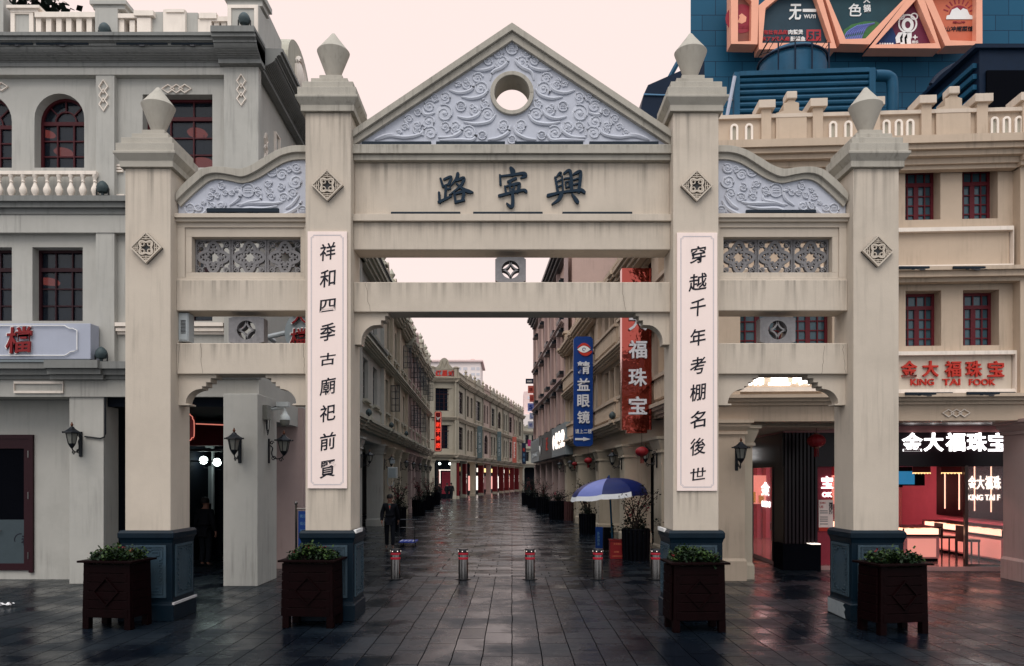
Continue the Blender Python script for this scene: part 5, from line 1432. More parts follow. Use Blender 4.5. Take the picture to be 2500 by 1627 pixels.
b = MB(fr); b.ppx([(1404, 1070), (1424, 1070), (1424, 1067.5), (1442, 1072.5), (1424, 1077.5), (1424, 1075), (1404, 1075)], 0, .03); b.build('arrow', 'letter_silver', t_)
cu, cz = fr.px(1425.5, 854)
b = MB(fr); up = [(cu - .27 + .54 * k / 12, cz + .15 * sin(pi * k / 12)) for k in range(13)]; dn = [(p[0], cz - .13 * sin(pi * k / 12)) for k, p in enumerate(up)]
b.strip(up, dn, .02, .045); b.build('emblem_white', 'paint_white', t_)
b = MB(fr); b.ribbon([(p[0] * 1.0, p[1] + .06) for p in up], [.02 + .09 * sin(pi * k / 12) for k in range(13)], 0, .04); b.ribbon([(p[0] + .05, p[1] - .07) for p in dn], [.02 + .11 * sin(pi * k / 14) for k in range(13)], 0, .04); b.build('emblem_red', 'letter_red', t_)
b = MB(fr); b.ribbon([(cu + .06 * cos(2 * pi * k / 16), cz + .06 * sin(2 * pi * k / 16)) for k in range(14)], .025, .045, .055); b.build('emblem_iris', 'sign_blue', t_)
fr, t_ = hanging_sign(1518, 655, 1591, 1050, 20.8, 'mirror_red', 'tall mirror red vertical sign with silver characters', wall=1617, th=.3)
MB(fr).bpx(1530, 1050, 1580, 1058, -.28, -.02).build('foot_trim', 'mirror_red', t_)
for x in (1520, 1589): MB(fr).bpx(x - 1.6, 656, x + 1.6, 1049, 0, .04).build('edge_trim', 'mirror_red', t_)
for k, y in enumerate((717, 785, 853, 921, 990)):
    b = MB(fr); tpx(b, '金大福珠宝'[k], 1535, y - 22, 1580, y + 22, .02, .10, bold=.04); b.build('sign_character', 'letter_silver', t_)
fr, t_ = hanging_sign(1060.8, 1005, 1078, 1103, 62.5, 'sign_red', 'dark red vertical shop sign with a white dove emblem', wall=1052, frame='neon_edge', cham=.08)
for k, y in enumerate((1037.5, 1053, 1070, 1088)):
    b = MB(fr); tpx(b, '和平金店'[k], 1064, y - 6.3, 1075, y + 6.3, 0, .04, bold=.07); b.build('lit_character', 'neon_red', t_)
b = MB(fr); b.ppx([(1064, 1017), (1069, 1020), (1076, 1018), (1072.5, 1022.5), (1070.5, 1026), (1066, 1025), (1067, 1022)], 0, .03); b.build('dove_emblem', 'paint_white', t_)
def on_curve(x): return frc.xyz(frc.U(x, .7), .7, 0)[1]
for x0, y0, x1, y1, m, lab, tx, tm in ((1165, 1041, 1177.5, 1119, 'banner_grey', 'grey vertical banner sign nearest on the curved arcade building', 'SEMIR 森马', 'cabinet_grey'), (1213.6, 1054, 1224, 1126, 'banner_grey', 'smaller grey vertical banner sign farther along the curved arcade building', 'SEMIR 森马', 'cabinet_grey'), (1251, 1067, 1261, 1130, 'banner_orange', 'orange red vertical banner sign on the curved arcade building', 'Balabala', 'paint_white')):
    fr, t_ = hanging_sign(x0, y0, x1, y1, on_curve((x0 + x1) / 2), m, lab, 'banner_sign', .1, wall=x0 - 3)
    h = y1 - y0
    b = MB(fr); tpx(b, tx, x0 + 3, y0 + h * .2, x1 - 3, y1 - h * .17, 0, .03, bold=.01, turn=1); b.build('lettering', tm, t_)
fr, t_ = hanging_sign(1274, 1082, 1284, 1133, 128, 'sign_navy', 'navy vertical sign at the far end of the curved building', th=.2)
for k, ch in enumerate('杨大仓'):
    b = MB(fr); tpx(b, ch, 1276, 1094 + 12 * k, 1282, 1103 + 12 * k, 0, .05, bold=.03); b.build('sign_character', ('letter_red', 'sign_blue_side', 'sign_blue_side')[k], t_)
fr, t_ = hanging_sign(1288.5, 1074, 1296, 1090, 120, 'banner_magenta', 'small magenta flag sign hanging over the far end of the street', 'flag_sign', .04, wall=1303)
for x0, y0, x1, y1, m, lab, tx, tm in ((1283.5, 925, 1302, 936.5, 'sign_navy', 'small black box sign projecting at the top of the pink block corner', 'nasi', 'paint_white'), (1289, 942, 1303, 959.5, 'banner_orange', 'orange box sign, upper of the two on the pink block corner', '口味', 'sign_red'), (1293, 964, 1303, 981, 'banner_orange', 'orange box sign, lower of the two on the pink block corner', '日', 'sign_red'), (1288.5, 985, 1303, 1003, 'lilac_and_sheen', 'light blue box sign under the orange signs on the pink block corner', '5', 'sign_blue'), (1293, 1008, 1303, 1024, 'sign_white', 'plain lilac box sign, narrower one on the pink block corner', 'L', 'lilac_and_sheen'), (1289, 1029, 1303, 1046, 'sign_white', 'lilac box sign lowest on the pink block corner', '味', 'lilac_and_sheen')):
    fr, t_ = hanging_sign(x0, y0, x1, y1, 61.5, m, lab, 'box_sign', .25)
    b = MB(fr); dx = (x1 - x0) * .2; dy = (y1 - y0) * .25; tpx(b, tx, x0 + dx, y0 + dy, x1 - dx, y1 - dy, 0, .03, bold=.03); b.build('lettering', tm, t_)
# boards over the shops of the pink block
for x0, x1, m, lab in ((1347, 1380, 'shop_grey', 'grey shop signboard with a round emblem and white characters under the pink block'), (1315.5, 1346.5, 'shop_black', 'black shop signboard with a white tick emblem under the pink block'), (1296, 1315, 'shop_grey', 'pale louvred shop signboard farthest along the pink block')):
    u0, u1 = sorted((RS.U(x0, .3), RS.U(x1, .3)))
    t_ = thing('shop_signboard', lab, 'sign', RS.xyz((u0 + u1) / 2, .3, 3.6))
    MB(RS).box(u0, u1, 3.45, 5.15, -.1, .3).build('board', m, t_)
    L_ = u1 - u0
    if 'round' in lab:
        b = MB(RS); text(b, '老卡龙', u0 + L_ * .30 + .0, u1 - L_ * .04, 3.85, 4.8, .3, .36, bold=.03); b.dome(u0 + L_ * .16, 4.3, .45, .3, .06, 16, 3); b.build('lettering', 'glow_soft', t_)
    elif 'tick' in lab:
        b = MB(RS); b.poly([(u0 + L_ * .08, 4.5), (u0 + L_ * .14, 4.05), (u0 + L_ * .34, 4.95), (u0 + L_ * .16, 3.75)], .3, .35); b.build('tick_emblem', 'paint_white', t_)
        b = MB(RS); text(b, '正', u0 + L_ * .62, u0 + L_ * .75, 4.0, 4.8, .3, .34); b.build('lettering', 'letter_red', t_)
    else:
        b = MB(RS)
        for k in range(9): b.box(u0 + .05, u1 - .05, 4.3 + k * .09, 4.34 + k * .09, .3, .33)
        text(b, 'JONAS', u0 + L_ * .2, u1 - L_ * .2, 3.7, 4.1, .3, .33); b.build('louvre', 'cabinet_grey', t_)
# white sign on the left building
t_ = thing('shop_sign', 'white box sign with a red outlined character on the left corner building', 'sign', (-9.6, 15.3, 4.9))
FS = front(15.35)
MB(FS).bpx(-140, 790, 221, 877, -.32, 0).build('box', 'sign_white', t_, bevel=.008)
MB(FS).bpx(-140, 877, 219, 884, -.3, -.02).build('underside', 'shop_grey', t_)
def outlined(fr, ch, x0, y0, x1, y1, par, w=0):
    b = MB(fr); tpx(b, ch, x0 - 2, y0 - 2, x1 + 2, y1 + 2, w, w + .03, bold=.055, slant=.06, shear=.06); b.build('character_outline', 'paint_white', par)
    b = MB(fr); tpx(b, ch, x0, y0, x1, y1, w + .03, w + .07, bold=.012, slant=.06, shear=.06); b.build('sign_character', 'sign_red', par)
outlined(FS, '檔', 14, 798, 76, 862, t_); outlined(FS, '排', -70, 798, -12, 862, t_)
def crv(p): return [(FS.px(x, y)[0], .03, FS.px(x, y)[1]) for x, y in p]
b = MB(FS); b.tube(crv([(-100, 796), (160, 796), (166, 800), (172, 803), (180, 803), (190, 808), (190, 855), (182, 859), (174, 860), (166, 866), (160, 869), (-100, 869)]), .012, 5); b.build('neon_tube', 'paint_white', t_)
# round sign hanging in the left bay
FR_ = front(15.2)
cu, cz = FR_.px(752, 812)
t_ = thing('round_sign', 'round dark hanging sign with red characters seen through the left bay of the archway', 'sign', (cu, 15.2, cz))
b = MB(FR_); b.poly([(cu + .47 * cos(2 * pi * k / 28), cz + .47 * sin(2 * pi * k / 28)) for k in range(28)], -.12, 0); b.build('disc', 'shop_grey', t_)
outlined(FR_, '檔', 708, 802, 748, 848, t_); outlined(FR_, '大', 712, 752, 748, 790, t_)
b = MB(FR_); b.tube([(cu - .47, -.06, cz), (FR_.px(650, 0)[0], -.06, cz - .08), (FR_.px(650, 0)[0], -.5, cz - .08)], .05, 8); b.build('bracket_arm', 'cabinet_grey', t_)

# ------------------------------------------------------------------ tall blue block, billboards and roof plant
FB = Fr(FT.o[0], 27, 1, 0)
blue = thing('office_block', 'tall blue tiled block with slanted poster frames above the right shophouse', 'building', (12, 27, 0))
xl = FB.U(1686); zt = 26
b = MB(W0); b.add([(xl, -27, 8), (30, -27, 8), (46, -42, 8), (xl * 42 / 27 + .3, -42, 8), (xl, -27, zt), (30, -27, zt), (46, -42, zt), (xl * 42 / 27 + .3, -42, zt)], [(0, 1, 5, 4), (1, 2, 6, 5), (2, 3, 7, 6), (3, 0, 4, 7), (4, 5, 6, 7), (0, 1, 2, 3)])
b.build('tiled_wall', 'tile_blue', blue)
q3 = lambda x, y: (1650 + .35714 * x, .35714 * y)
FP = front(26.2)
def p3(*pts): return [FP.px(*q3(*p)) for p in pts]
bb = thing('billboard', 'row of angular orange framed posters on the blue block, top right', 'billboard', (12, 26.2, 16))
panels = [('poster_brown', [(388, -80), (470, -40), (528, 35), (522, 318), (388, 318)]), ('poster_navy', [(575, 75), (700, -30), (945, -40), (1062, 338), (565, 342)]), ('poster_teal', [(985, -60), (1620, -60), (1290, 310), (1122, 310)]), ('poster_purple', [(1595, 15), (1645, 12), (1768, 340), (1320, 344)]), ('poster_orange', [(1690, 0), (1760, -60), (2046, -60), (2046, 322), (1832, 322)])]
pp = []
for m_, pts in panels:
    o = MB(FP).poly(p3(*pts), -.35, 0).build('poster', m_, bb)
    MB(FP).ribbon(p3(*pts), .25, -.28, .22 + .004 * len(pp), True).build('poster_frame', 'frame_orange', bb); pp.append(o)
def t3(s_, x0, y0, x1, y1, m_, par, **k):
    b = MB(FP); (xa, ya), (xb, yb) = q3(x0, y0), q3(x1, y1); tpx(b, s_, xa, ya, xb, yb, 0, .02, **k); return b.build('poster_lettering', m_, par)
t3('亿东朝', 410, 172, 500, 197, 'shop_red', pp[0], bold=.03)
b = MB(FP); c = FP.px(*q3(447, 130)); b.poly([(c[0] + .55 * cos(2 * pi * k / 20), c[1] + .5 * sin(2 * pi * k / 20)) for k in range(20)], 0, .01); b.build('poster_emblem', 'shop_red', pp[0])
b = MB(FP); b.poly(p3((420, 155), (435, 120), (428, 110), (450, 95), (482, 120), (478, 150), (450, 165)), .01, .02); b.build('poster_emblem', 'frame_orange', pp[0])
t3('无', 775, 28, 858, 138, 'paint_white', pp[1], bold=.02, slant=.1); t3('一', 868, 62, 960, 82, 'paint_white', pp[1], bold=.05)
t3('WUYI', 876, 100, 955, 126, 'paint_white', pp[1], bold=.015); t3('有肚有品的', 600, 205, 764, 236, 'poster_red', pp[1], bold=.03); t3('肉蟹煲', 770, 203, 870, 236, 'paint_white', pp[1], bold=.02)
t3('除了3代人鲍', 584, 250, 778, 280, 'poster_red', pp[1], bold=.02); t3('酸菜鱼', 785, 250, 886, 282, 'paint_white', pp[1], bold=.02)
b = MB(FP); (xa, ya), (xb, yb) = q3(893, 203), q3(992, 280); b.bpx(xa, ya, xb, yb, 0, .012); b.build('floor_badge', 'poster_red', pp[1])
b = MB(FP); (xa, ya), (xb, yb) = q3(905, 216), q3(980, 268); tpx(b, '5F', xa, ya, xb, yb, .012, .03, bold=.03); b.build('poster_lettering', 'poster_navy', pp[1])
t3('色', 1180, 25, 1272, 112, 'paint_white', pp[2], bold=.01, slant=.1); t3('火', 1282, -30, 1330, 22, 'paint_white', pp[2]); t3('锅', 1282, 32, 1332, 86, 'paint_white', pp[2])
b = MB(FP); c = FP.px(*q3(1262, 235)); pts = [(c[0] + 1.75 * cos(t) * .82, c[1] + 1.1 * sin(t) * .9) for t in [2 * pi * k / 30 for k in range(30)]]
lim = lambda p: (p[0], max(p[1], FP.px(*q3(0, 300))[1]))
b.poly(p3((1135, 300), (1128, 260), (1150, 205), (1200, 170), (1290, 148), (1370, 150), (1400, 165), (1285, 300)), 0, .01); b.build('dish_picture', 'poster_green', pp[2])
b = MB(FP)
for k in range(9): b.tube([(p[0], .015, p[1]) for p in spline(p3((1140 + k * 14, 298), (1170 + k * 16, 225 - k * 4), (1245 + k * 14, 178 - k * 2)), 4)], .03, 4)
b.build('dish_highlight', 'lilac_and_sheen', pp[2])
b = MB(FP); b.poly(p3((1370, 215), (1480, 190), (1505, 250), (1500, 335), (1330, 338)), 0, .006); b.build('poster_patch', 'poster_blue', pp[3])
b = MB(FP)
for i in range(6):
    for j in range(3):
        c = FP.px(*q3(1395 + i * 17 - j * 4, 302 + j * 13)); b.poly([(c[0] + .035 * cos(2 * pi * k / 8), c[1] + .035 * sin(2 * pi * k / 8)) for k in range(8)], .006, .014)
b.build('poster_dots', 'paint_white', pp[3])
b = MB(FP); c = FP.px(*q3(1583, 165)); k_ = .35714 * 26.2 / F
b.ribbon([(c[0] + 60 * k_ * cos(2 * pi * k / 32), c[1] + 60 * k_ * sin(2 * pi * k / 32)) for k in range(32)], 11 * k_, 0, .02, True)
for s_ in (-1, 1): b.ribbon([(c[0] + s_ * 45 * k_ + 22 * k_ * cos(2 * pi * k / 16), c[1] + 50 * k_ + 20 * k_ * sin(2 * pi * k / 16)) for k in range(16)], 8 * k_, .002, .022, True)
b.ribbon([(c[0] + 30 * k_ * cos(2 * pi * k / 20), c[1] - 8 * k_ + 36 * k_ * sin(2 * pi * k / 20)) for k in range(20)], 22 * k_, .003, .024, True); b.build('poster_emblem', 'paint_white', pp[3])
b = MB(FP)
for x in (1527, 1558, 1588): b.ribbon(p3((x, 330 if x > 1530 else 295), (x - 6, 262), (x + 4, 245), (x + 22, 245)), .22, 0, .02)
b.build('poster_lettering', 'paint_white', pp[3]); t3('+', 1620, 240, 1652, 270, 'paint_white', pp[3], bold=.03); t3('娱乐', 1615, 278, 1658, 298, 'paint_white', pp[3]); t3('空间', 1615, 300, 1658, 322, 'paint_white', pp[3])
b = MB(FP); c = FP.px(*q3(1935, 105)); b.poly([(c[0] + 68 * k_ * cos(pi * k / 20), c[1] + 66 * k_ * sin(pi * k / 20)) for k in range(21)], 0, .01)
for k in range(9):
    a = radians(20 + 17.5 * k); b.ribbon([(c[0] + 78 * k_ * cos(a), c[1] + 78 * k_ * sin(a)), (c[0] + 112 * k_ * cos(a), c[1] + 112 * k_ * sin(a))], .04, 0, .01)
b.build('poster_emblem', 'shop_red', pp[4])
b = MB(FP); b.poly(p3((1845, 135), (1850, 110), (1870, 105), (1885, 70), (1920, 55), (1945, 75), (1960, 60), (1990, 70), (2005, 105), (2025, 110), (2026, 135)), .01, .022); b.build('poster_emblem', 'paint_white', pp[4])
t3('招山冲闹菜馆', 1802, 180, 2032, 215, 'ink', pp[4], bold=.015, slant=.03, shear=.1); t3('招山冲', 1895, 145, 1978, 160, 'shop_red', pp[4])

FQ = Fr(0, 20.6, 1, -.06); FQ.o = (FQ.px(1796, 1168)[0] * 0 + (1796 - CX) * 20.6 / F, 20.6)
rp = thing('louvre_screen', 'wide blue corrugated louvre screen on the roof of the right shophouse', 'roof screen', (FQ.o[0], 20.6, 9.1))
LQ = FQ.U(2128)
zq = FQ.px(1800, 183)[1]
b = MB(FQ); b.box(0, LQ, 9.1, zq, -.12, -.06); b.build('backing', 'steel_blue', rp)
b = MB(FQ); n = 24
for k in range(n):
    z = 9.2 + (zq - 9.35) * k / (n - 1); b.poly([(0, 0)], 0, 0) if 0 else b.tube([(.1, -.03, z), (LQ - .08, -.03, z)], .062, 8)
b.build('slat', 'steel_blue', rp, smooth=True)
b = MB(FQ); b.box(-.05, .1, 9.1, zq + .05, -.15, .06).box(LQ - .08, LQ + .08, 9.1, zq + .05, -.15, .06).box(.1, LQ - .08, zq - .06, zq + .06, -.15, .07); b.build('frame', 'steel_blue', rp)
b = MB(FQ); b.tube([(-.05, .1, zq - .1), (-.8, .3, 9.3)], .05, 6); b.tube([(-.3, .2, 9.2), (-.3, .2, 11.4)], .03, 6); b.tube([(-.9, .1, zq - .7), (-.05, -.1, zq - .62)], .03, 6); b.build('strut', 'sign_white', rp)
tk = thing('roof_tank', 'round blue roof tank with a hooped railing behind the louvre screen', 'tank', (*P(1934, 200, 23.5)[:2], 9.1))
tx_, _, tz = P(1934, 132, 23.5)
MB(W0).lathe(tx_, -23.5, [(1.0, 9.1), (1.0, tz - .5), (.97, tz - .28), (.8, tz - .08), (.4, tz + .02), (.02, tz + .05)], 28).build('drum', 'steel_blue', tk, smooth=True)
b = MB(W0); b.tube([(tx_ + 1.02 * cos(2 * pi * k / 28), -23.5 + 1.02 * sin(2 * pi * k / 28), tz - .30) for k in range(29)], .04, 6)
for k in range(4): b.tube([(tx_ - .8 + .5 * k, -22.45, tz - 1.2), (tx_ - .8 + .5 * k, -22.45, tz - .25)], .025, 5)
b.build('rim_hoop', 'steel_navy', tk)
b = MB(W0)
for k in range(9): b.tube([(tx_ + .95 * cos(pi * k / 8), -23.5 - .3, tz + .06 + .22 * sin(pi * k / 8)), (tx_ + .95 * cos(pi * k / 8), -23.5 + .5, tz + .06 + .22 * sin(pi * k / 8))], .012, 4)
b.tube([(tx_ + .95 * cos(pi * k / 12), -23.8, tz + .06 + .22 * sin(pi * k / 12)) for k in range(13)], .014, 4); b.build('cage', 'iron', tk)
pd = thing('roof_duct', 'bent blue duct pipe at the right end of the louvre screen', 'duct', P(2180, 260, 22)[:2] + (9.1,))
qd = lambda x, y: (P(*q3(x, y), 22)[0], -22, P(*q3(x, y), 22)[2])
b = MB(W0); b.tube(spline([qd(1360, 520), (qd(1420, 520)), qd(1460, 530), qd(1480, 575), qd(1482, 800)], 5), .16, 10); b.build('pipe', 'steel_blue', pd, smooth=True)
MB(W0).box(qd(1505, 0)[0], qd(1690, 0)[0], 9.1, qd(0, 548)[2], -26.98, -26.8).build('service_door', 'steel_navy', blue)
vb = thing('vent_housing', 'dark navy rooftop housing with slanted side louvres at the far right', 'vent housing', (12.6, 19, 9.1))
xh, zh = P(2391, 122, 19)[0], P(2391, 122, 19)[2]
MB(W0).box(xh, xh + 4, 9.1, zh, -23.5, -19).build('casing', 'steel_navy', vb)
MB(W0).box(xh + .15, xh + 3.8, 9.3, zh - .55, -18.99, -18.93).build('dark_opening', 'void', vb)
b = MB(W0)
for k in range(13): b.box(xh - .1, xh - .005, 9.3 + k * .27, 9.42 + k * .27, -23.4, -19.1)
b.build('slat', 'steel_blue', vb)
MB(W0).box(xh - .16, xh + 4, zh, zh + .1, -23.6, -18.9).build('lid', 'steel_navy', vb)
b = MB(W0); q5 = lambda x, y: (P(*q3(x, y), 24.5)[0], -24.5, P(*q3(x, y), 24.5)[2])
b.tube(spline([q5(1725, 700), q5(1740, 600), q5(1800, 520), q5(1900, 455), q5(2000, 420)], 5), .10, 8)
pd2 = thing('roof_pipe', 'thin curved blue pipe sweeping up to the navy rooftop housing', 'pipe', P(2270, 250, 24.5)[:2] + (9.1,)); b.build('pipe', 'steel_navy', pd2, smooth=True)
aw = thing('roof_canopy', 'dark blue sloping roof canopy behind the right inner finial', 'canopy', P(1620, 250, 24)[:2] + (9.3,))
FA = front(24.0)
MB(FA).ppx([(1558, 300), (1571, 232), (1582, 208), (1664, 172), (1720, 150), (1720, 300)], -2.5, 0).build('cladding', 'steel_navy', aw)
b = MB(FA); b.tube([(*FA.px(1571, 232)[:1], .03, FA.px(1571, 232)[1]), (FA.px(1622, 234)[0], .03, FA.px(1622, 234)[1]), (FA.px(1668, 205)[0], .03, FA.px(1668, 205)[1])], .03, 5); b.build('edge_trim', 'sign_blue_side', aw)
b = MB(FA); b.tube([(FA.px(1632, 190)[0], -.4, FA.px(1632, 190)[1]), (FA.px(1690, 85)[0], -.4, FA.px(1690, 85)[1])], .08, 6); b.build('brace', 'steel_blue', aw)

# ------------------------------------------------------------------ plants and planters
def leaves(mb, pts, n, size, spread, rnd):
    import mathutils
    for _ in range(n):
        c = rnd.choice(pts)
        x, y, z = (c[i] + rnd.gauss(0, spread) for i in range(3))
        a, t, s = rnd.uniform(0, 6.28), rnd.uniform(-1.1, 1.1), size * rnd.uniform(.6, 1.3)
        d = (cos(a) * cos(t) * s, sin(a) * cos(t) * s, sin(t) * s)
        p = (-sin(a) * s * .42, cos(a) * s * .42, rnd.uniform(-.3, .3) * s)
        mb.add([(x, y, z), (x + d[0] * .5 + p[0], y + d[1] * .5 + p[1], z + d[2] * .5 + p[2] + s * .1), (x + d[0], y + d[1], z + d[2]), (x + d[0] * .5 - p[0], y + d[1] * .5 - p[1], z + d[2] * .5 - p[2])], [(0, 1, 2, 3)])
def big_planter(x, y, rot, label, plabel, seed):
    """tapered timber planter, built round its own origin"""
    rnd = random.Random(seed)
    t_ = thing('wooden_planter', label, 'planter', (0, 0, 0), group='large wooden planters in front of the archway')
    W_, D_, H = .74, .50, 1.0
    b = MB()
    for s in (1, -1):
        for k in range(6):
            z0 = .17 + k * .13; f = 1 + .05 * (1 - z0 / H)
            b.box(-W_ / 2 * f + .05, W_ / 2 * f - .05, z0, z0 + .122, s * (D_ / 2 * f) - .03, s * (D_ / 2 * f) - .004 * (k % 2))
            b.box(s * (W_ / 2 * f) - .03, s * (W_ / 2 * f) - .004 * (k % 2), z0, z0 + .122, -D_ / 2 * f + .05, D_ / 2 * f - .05)
    b.build('slatted_side', 'wood_planter', t_, bevel=.004)
    for sx in (1, -1):
        for sy in (1, -1):
            b = MB(); x0, y0 = sx * W_ / 2, sy * D_ / 2
            b.sq(x0 * .96, y0 * .96, [(.05, 0), (.045, H - .03)]) if 0 else None
            k0, k1 = 1.03, .99
            q = [(x0 * k0 - sx * .1, y0 * k0 - sy * .1, 0), (x0 * k0, y0 * k0 - sy * .1, 0), (x0 * k0, y0 * k0, 0), (x0 * k0 - sx * .1, y0 * k0, 0)]
            r = [(x0 * k1 - sx * .09, y0 * k1 - sy * .09, H - .03), (x0 * k1, y0 * k1 - sy * .09, H - .03), (x0 * k1, y0 * k1, H - .03), (x0 * k1 - sx * .09, y0 * k1, H - .03)]
            b.add(q + r, [(0, 1, 2, 3), (4, 5, 6, 7)] + [(i, (i + 1) % 4, 4 + (i + 1) % 4, 4 + i) for i in range(4)])
            b.build('leg', 'wood_planter', t_, bevel=.004)
    b = MB(); o = .06
    for a, c, d, e_ in ((-W_ / 2 - o, W_ / 2 + o, D_ / 2 - .05, D_ / 2 + o), (-W_ / 2 - o, W_ / 2 + o, -D_ / 2 - o, -D_ / 2 + .05), (-W_ / 2 - o, -W_ / 2 + .05, -D_ / 2 + .05, D_ / 2 - .05), (W_ / 2 - .05, W_ / 2 + o, -D_ / 2 + .05, D_ / 2 - .05)): b.box(a, c, H - .03, H, d, e_)
    b.build('rim', 'wood_planter', t_, bevel=.004)
    b = MB()
    for s in (1, -1):
        b = MB(); b.ribbon([(0, .55 - .2), (.19, .55), (0, .55 + .2), (-.19, .55)], .028, s * (D_ / 2 + .02) - .012, s * (D_ / 2 + .02) + .006, True); b.build('diamond_moulding', 'wood_planter', t_)
    MB().box(-W_ / 2 + .03, W_ / 2 - .03, .2, H - .06, -D_ / 2 + .03, D_ / 2 - .03).build('soil', 'soil', t_)
    f = thing('flower_plant', plabel, 'plant', (0, 0, 0), group='bedding flowers in the wooden planters')
    cl = []
    for _ in range(90):
        px0, py0 = rnd.uniform(-.31, .31), rnd.uniform(-.2, .2); cl.append((px0, py0, H + (.01 + .12 * rnd.random()) * (1 - (px0 / .40) ** 2) * (1 + .25 * sin(9 * px0 + seed))))
    b = MB(); leaves(b, [(p[0], p[1], p[2]) for p in cl], 1700, .05, .03, rnd); b.build('foliage', 'leaf', f)
    b = MB(); leaves(b, [(p[0], p[1], p[2] + .02) for p in cl[::2]], 750, .045, .035, rnd); b.build('bright_foliage', 'leaf_light', f)
    b = MB()
    for p in cl: b.tube([(p[0] * .7, p[1] * .7, H - .08), (p[0] * .9, p[1] * .9, (H + p[2]) / 2), p], .006, 4)
    b.build('stem', 'bark', f)
    b = MB()
    for p in rnd.sample(cl, 8):
        c = (p[0] + rnd.gauss(0, .02), p[1] + rnd.gauss(0, .02), p[2] + .05)
        leaves(b, [c], 9, .035, .012, rnd)
    b.build('blossom', 'blossom', f)
    for o in (t_, f): o.location = (x, y, 0); o.rotation_euler = (0, 0, rot)
big_planter(-5.86, 11.26, radians(-8), 'dark red wooden planter in front of the left outer pillar', 'low green plant with red flowers in the planter by the left outer pillar', 1)
big_planter(-2.98, 11.36, radians(-4), 'dark red wooden planter in front of the left inner pillar', 'low bushy plant with few pink flowers in the planter by the left inner pillar', 2)
big_planter(2.66, 11.05, radians(3), 'dark red wooden planter in front of the right inner pillar', 'low green plant with red flowers in the planter by the right inner pillar', 3)
big_planter(5.47, 10.90, radians(11), 'dark red wooden planter in front of the right outer pillar', 'dark low plant with pale blossoms in the planter by the right outer pillar', 4)

def street_planter(x, y, h, r, label, plabel, seed, ph=1.3, fl=1.0, m='wood_dark', lean=0):
    rnd = random.Random(seed)
    t_ = thing('street_planter', label, 'planter', (x, y, 0), group='slatted street planters')
    b = MB(W0)
    for k in range(18):
        a = 2 * pi * k / 18
        b.tube([(x + r * .93 * cos(a), -y + r * .93 * sin(a), 0), (x + r * cos(a), -y + r * sin(a), h)], r * .16, 5)
    b.build('slatted_wall', m, t_)
    MB(W0).lathe(x, -y, [(r * .9, .05), (r * .96, h - .08)], 18).build('soil', 'soil', t_)
    b = MB(W0); b.tube([(x + r * 1.05 * cos(2 * pi * k / 18), -y + r * 1.05 * sin(2 * pi * k / 18), h) for k in range(19)], r * .08, 5); b.build('rim', m, t_)
    f = thing('bougainvillea', plabel, 'shrub', (x, y, h - .08), group='flowering shrubs in the street planters')
    b = MB(W0); tips = []
    for k in range(9):
        a = rnd.uniform(0, 6.28); sp = rnd.uniform(.4, 1.25) * r * 1.5
        ex, ey, ez = x + cos(a) * sp + lean * rnd.random(), -y + sin(a) * sp, h + ph * rnd.uniform(.45, 1)
        mid = (x + cos(a) * sp * .35 + rnd.gauss(0, .05), -y + sin(a) * sp * .35, h + (ez - h) * .55)
        p = spline([(x + rnd.gauss(0, .06), -y + rnd.gauss(0, .06), h - .1), mid, (ex, ey, ez)], 5)
        b.tube(p, [max(.006, .022 - .018 * i / len(p)) for i in range(len(p))], 5)
        tips += p[4:]
        for _ in range(2):
            q = rnd.choice(p[3:-1]); e2 = (q[0] + rnd.gauss(0, .2), q[1] + rnd.gauss(0, .2), q[2] + rnd.uniform(.05, .3))
            b.tube([q, e2], .006, 4); tips += [e2, tuple((q[i] + e2[i]) / 2 for i in range(3))]
    b.build('stem', 'bark', f)
    low = [(x + rnd.gauss(0, r * .6), -y + rnd.gauss(0, r * .6), h + rnd.uniform(0, .25)) for _ in range(20)]
    b = MB(W0); leaves(b, tips, 420, .06, .05, rnd); leaves(b, low, 420, .07, .06, rnd); b.build('foliage', 'leaf_dark', f)
    b = MB(W0); leaves(b, rnd.sample(tips, max(3, int(len(tips) * .25 * fl))), int(150 * fl) + 10, .06, .035, rnd); b.build('blossom', 'blossom_pink', f)
SPL = [(3.35, 20.5, .82, .34, 'dark slatted planter right beside the red box under the parasol', 'straggly shrub with pink blossoms beside the right inner archway pillar', 1.25, .5), (2.98, 30.0, .78, .30, 'dark slatted planter behind the blue parasol', 'bare stemmed shrub with red blossoms under the edge of the blue parasol', 1.4, .8), (2.42, 40.2, .98, .42, 'wide dark slatted planter, third along the right side of the street', 'low green shrub in the third planter along the right side', .5, .2), (2.95, 39.3, 1.0, .2, 'narrow brown slatted planter against the cream column', None, 0, 0), (1.95, 48, 1.0, .40, 'dark slatted planter, fourth along the right side of the street', 'spreading shrub in the fourth planter along the right side', 1.2, .4), (1.55, 56, 1.1, .36, 'dark slatted planter, fifth along the right side of the street', 'spreading shrub in the fifth planter along the right side', 1.3, .5), (1.15, 63, 1.0, .32, 'farthest dark slatted planter on the right side of the street', 'reddish shrub in the farthest planter on the right side', 1.5, 1.0),
       (-4.85, 32.5, .95, .28, 'dark slatted planter half hidden behind the man with the trolley', 'sparse tall shrub behind the man with the trolley', 1.35, .9), (-5.5, 44.7, .9, .36, 'dark slatted planter, second along the left side of the street', 'bushy shrub with pink blossoms, second along the left side', 1.3, 1.2), (-5.75, 52, 1.0, .36, 'dark slatted planter, third along the left side of the street', 'bushy shrub with pink blossoms, third along the left side', 1.3, 1.2), (-6.25, 62, 1.05, .34, 'farthest dark slatted planter on the left side of the street', 'dark shrub in the farthest planter on the left side', .8, .5)]
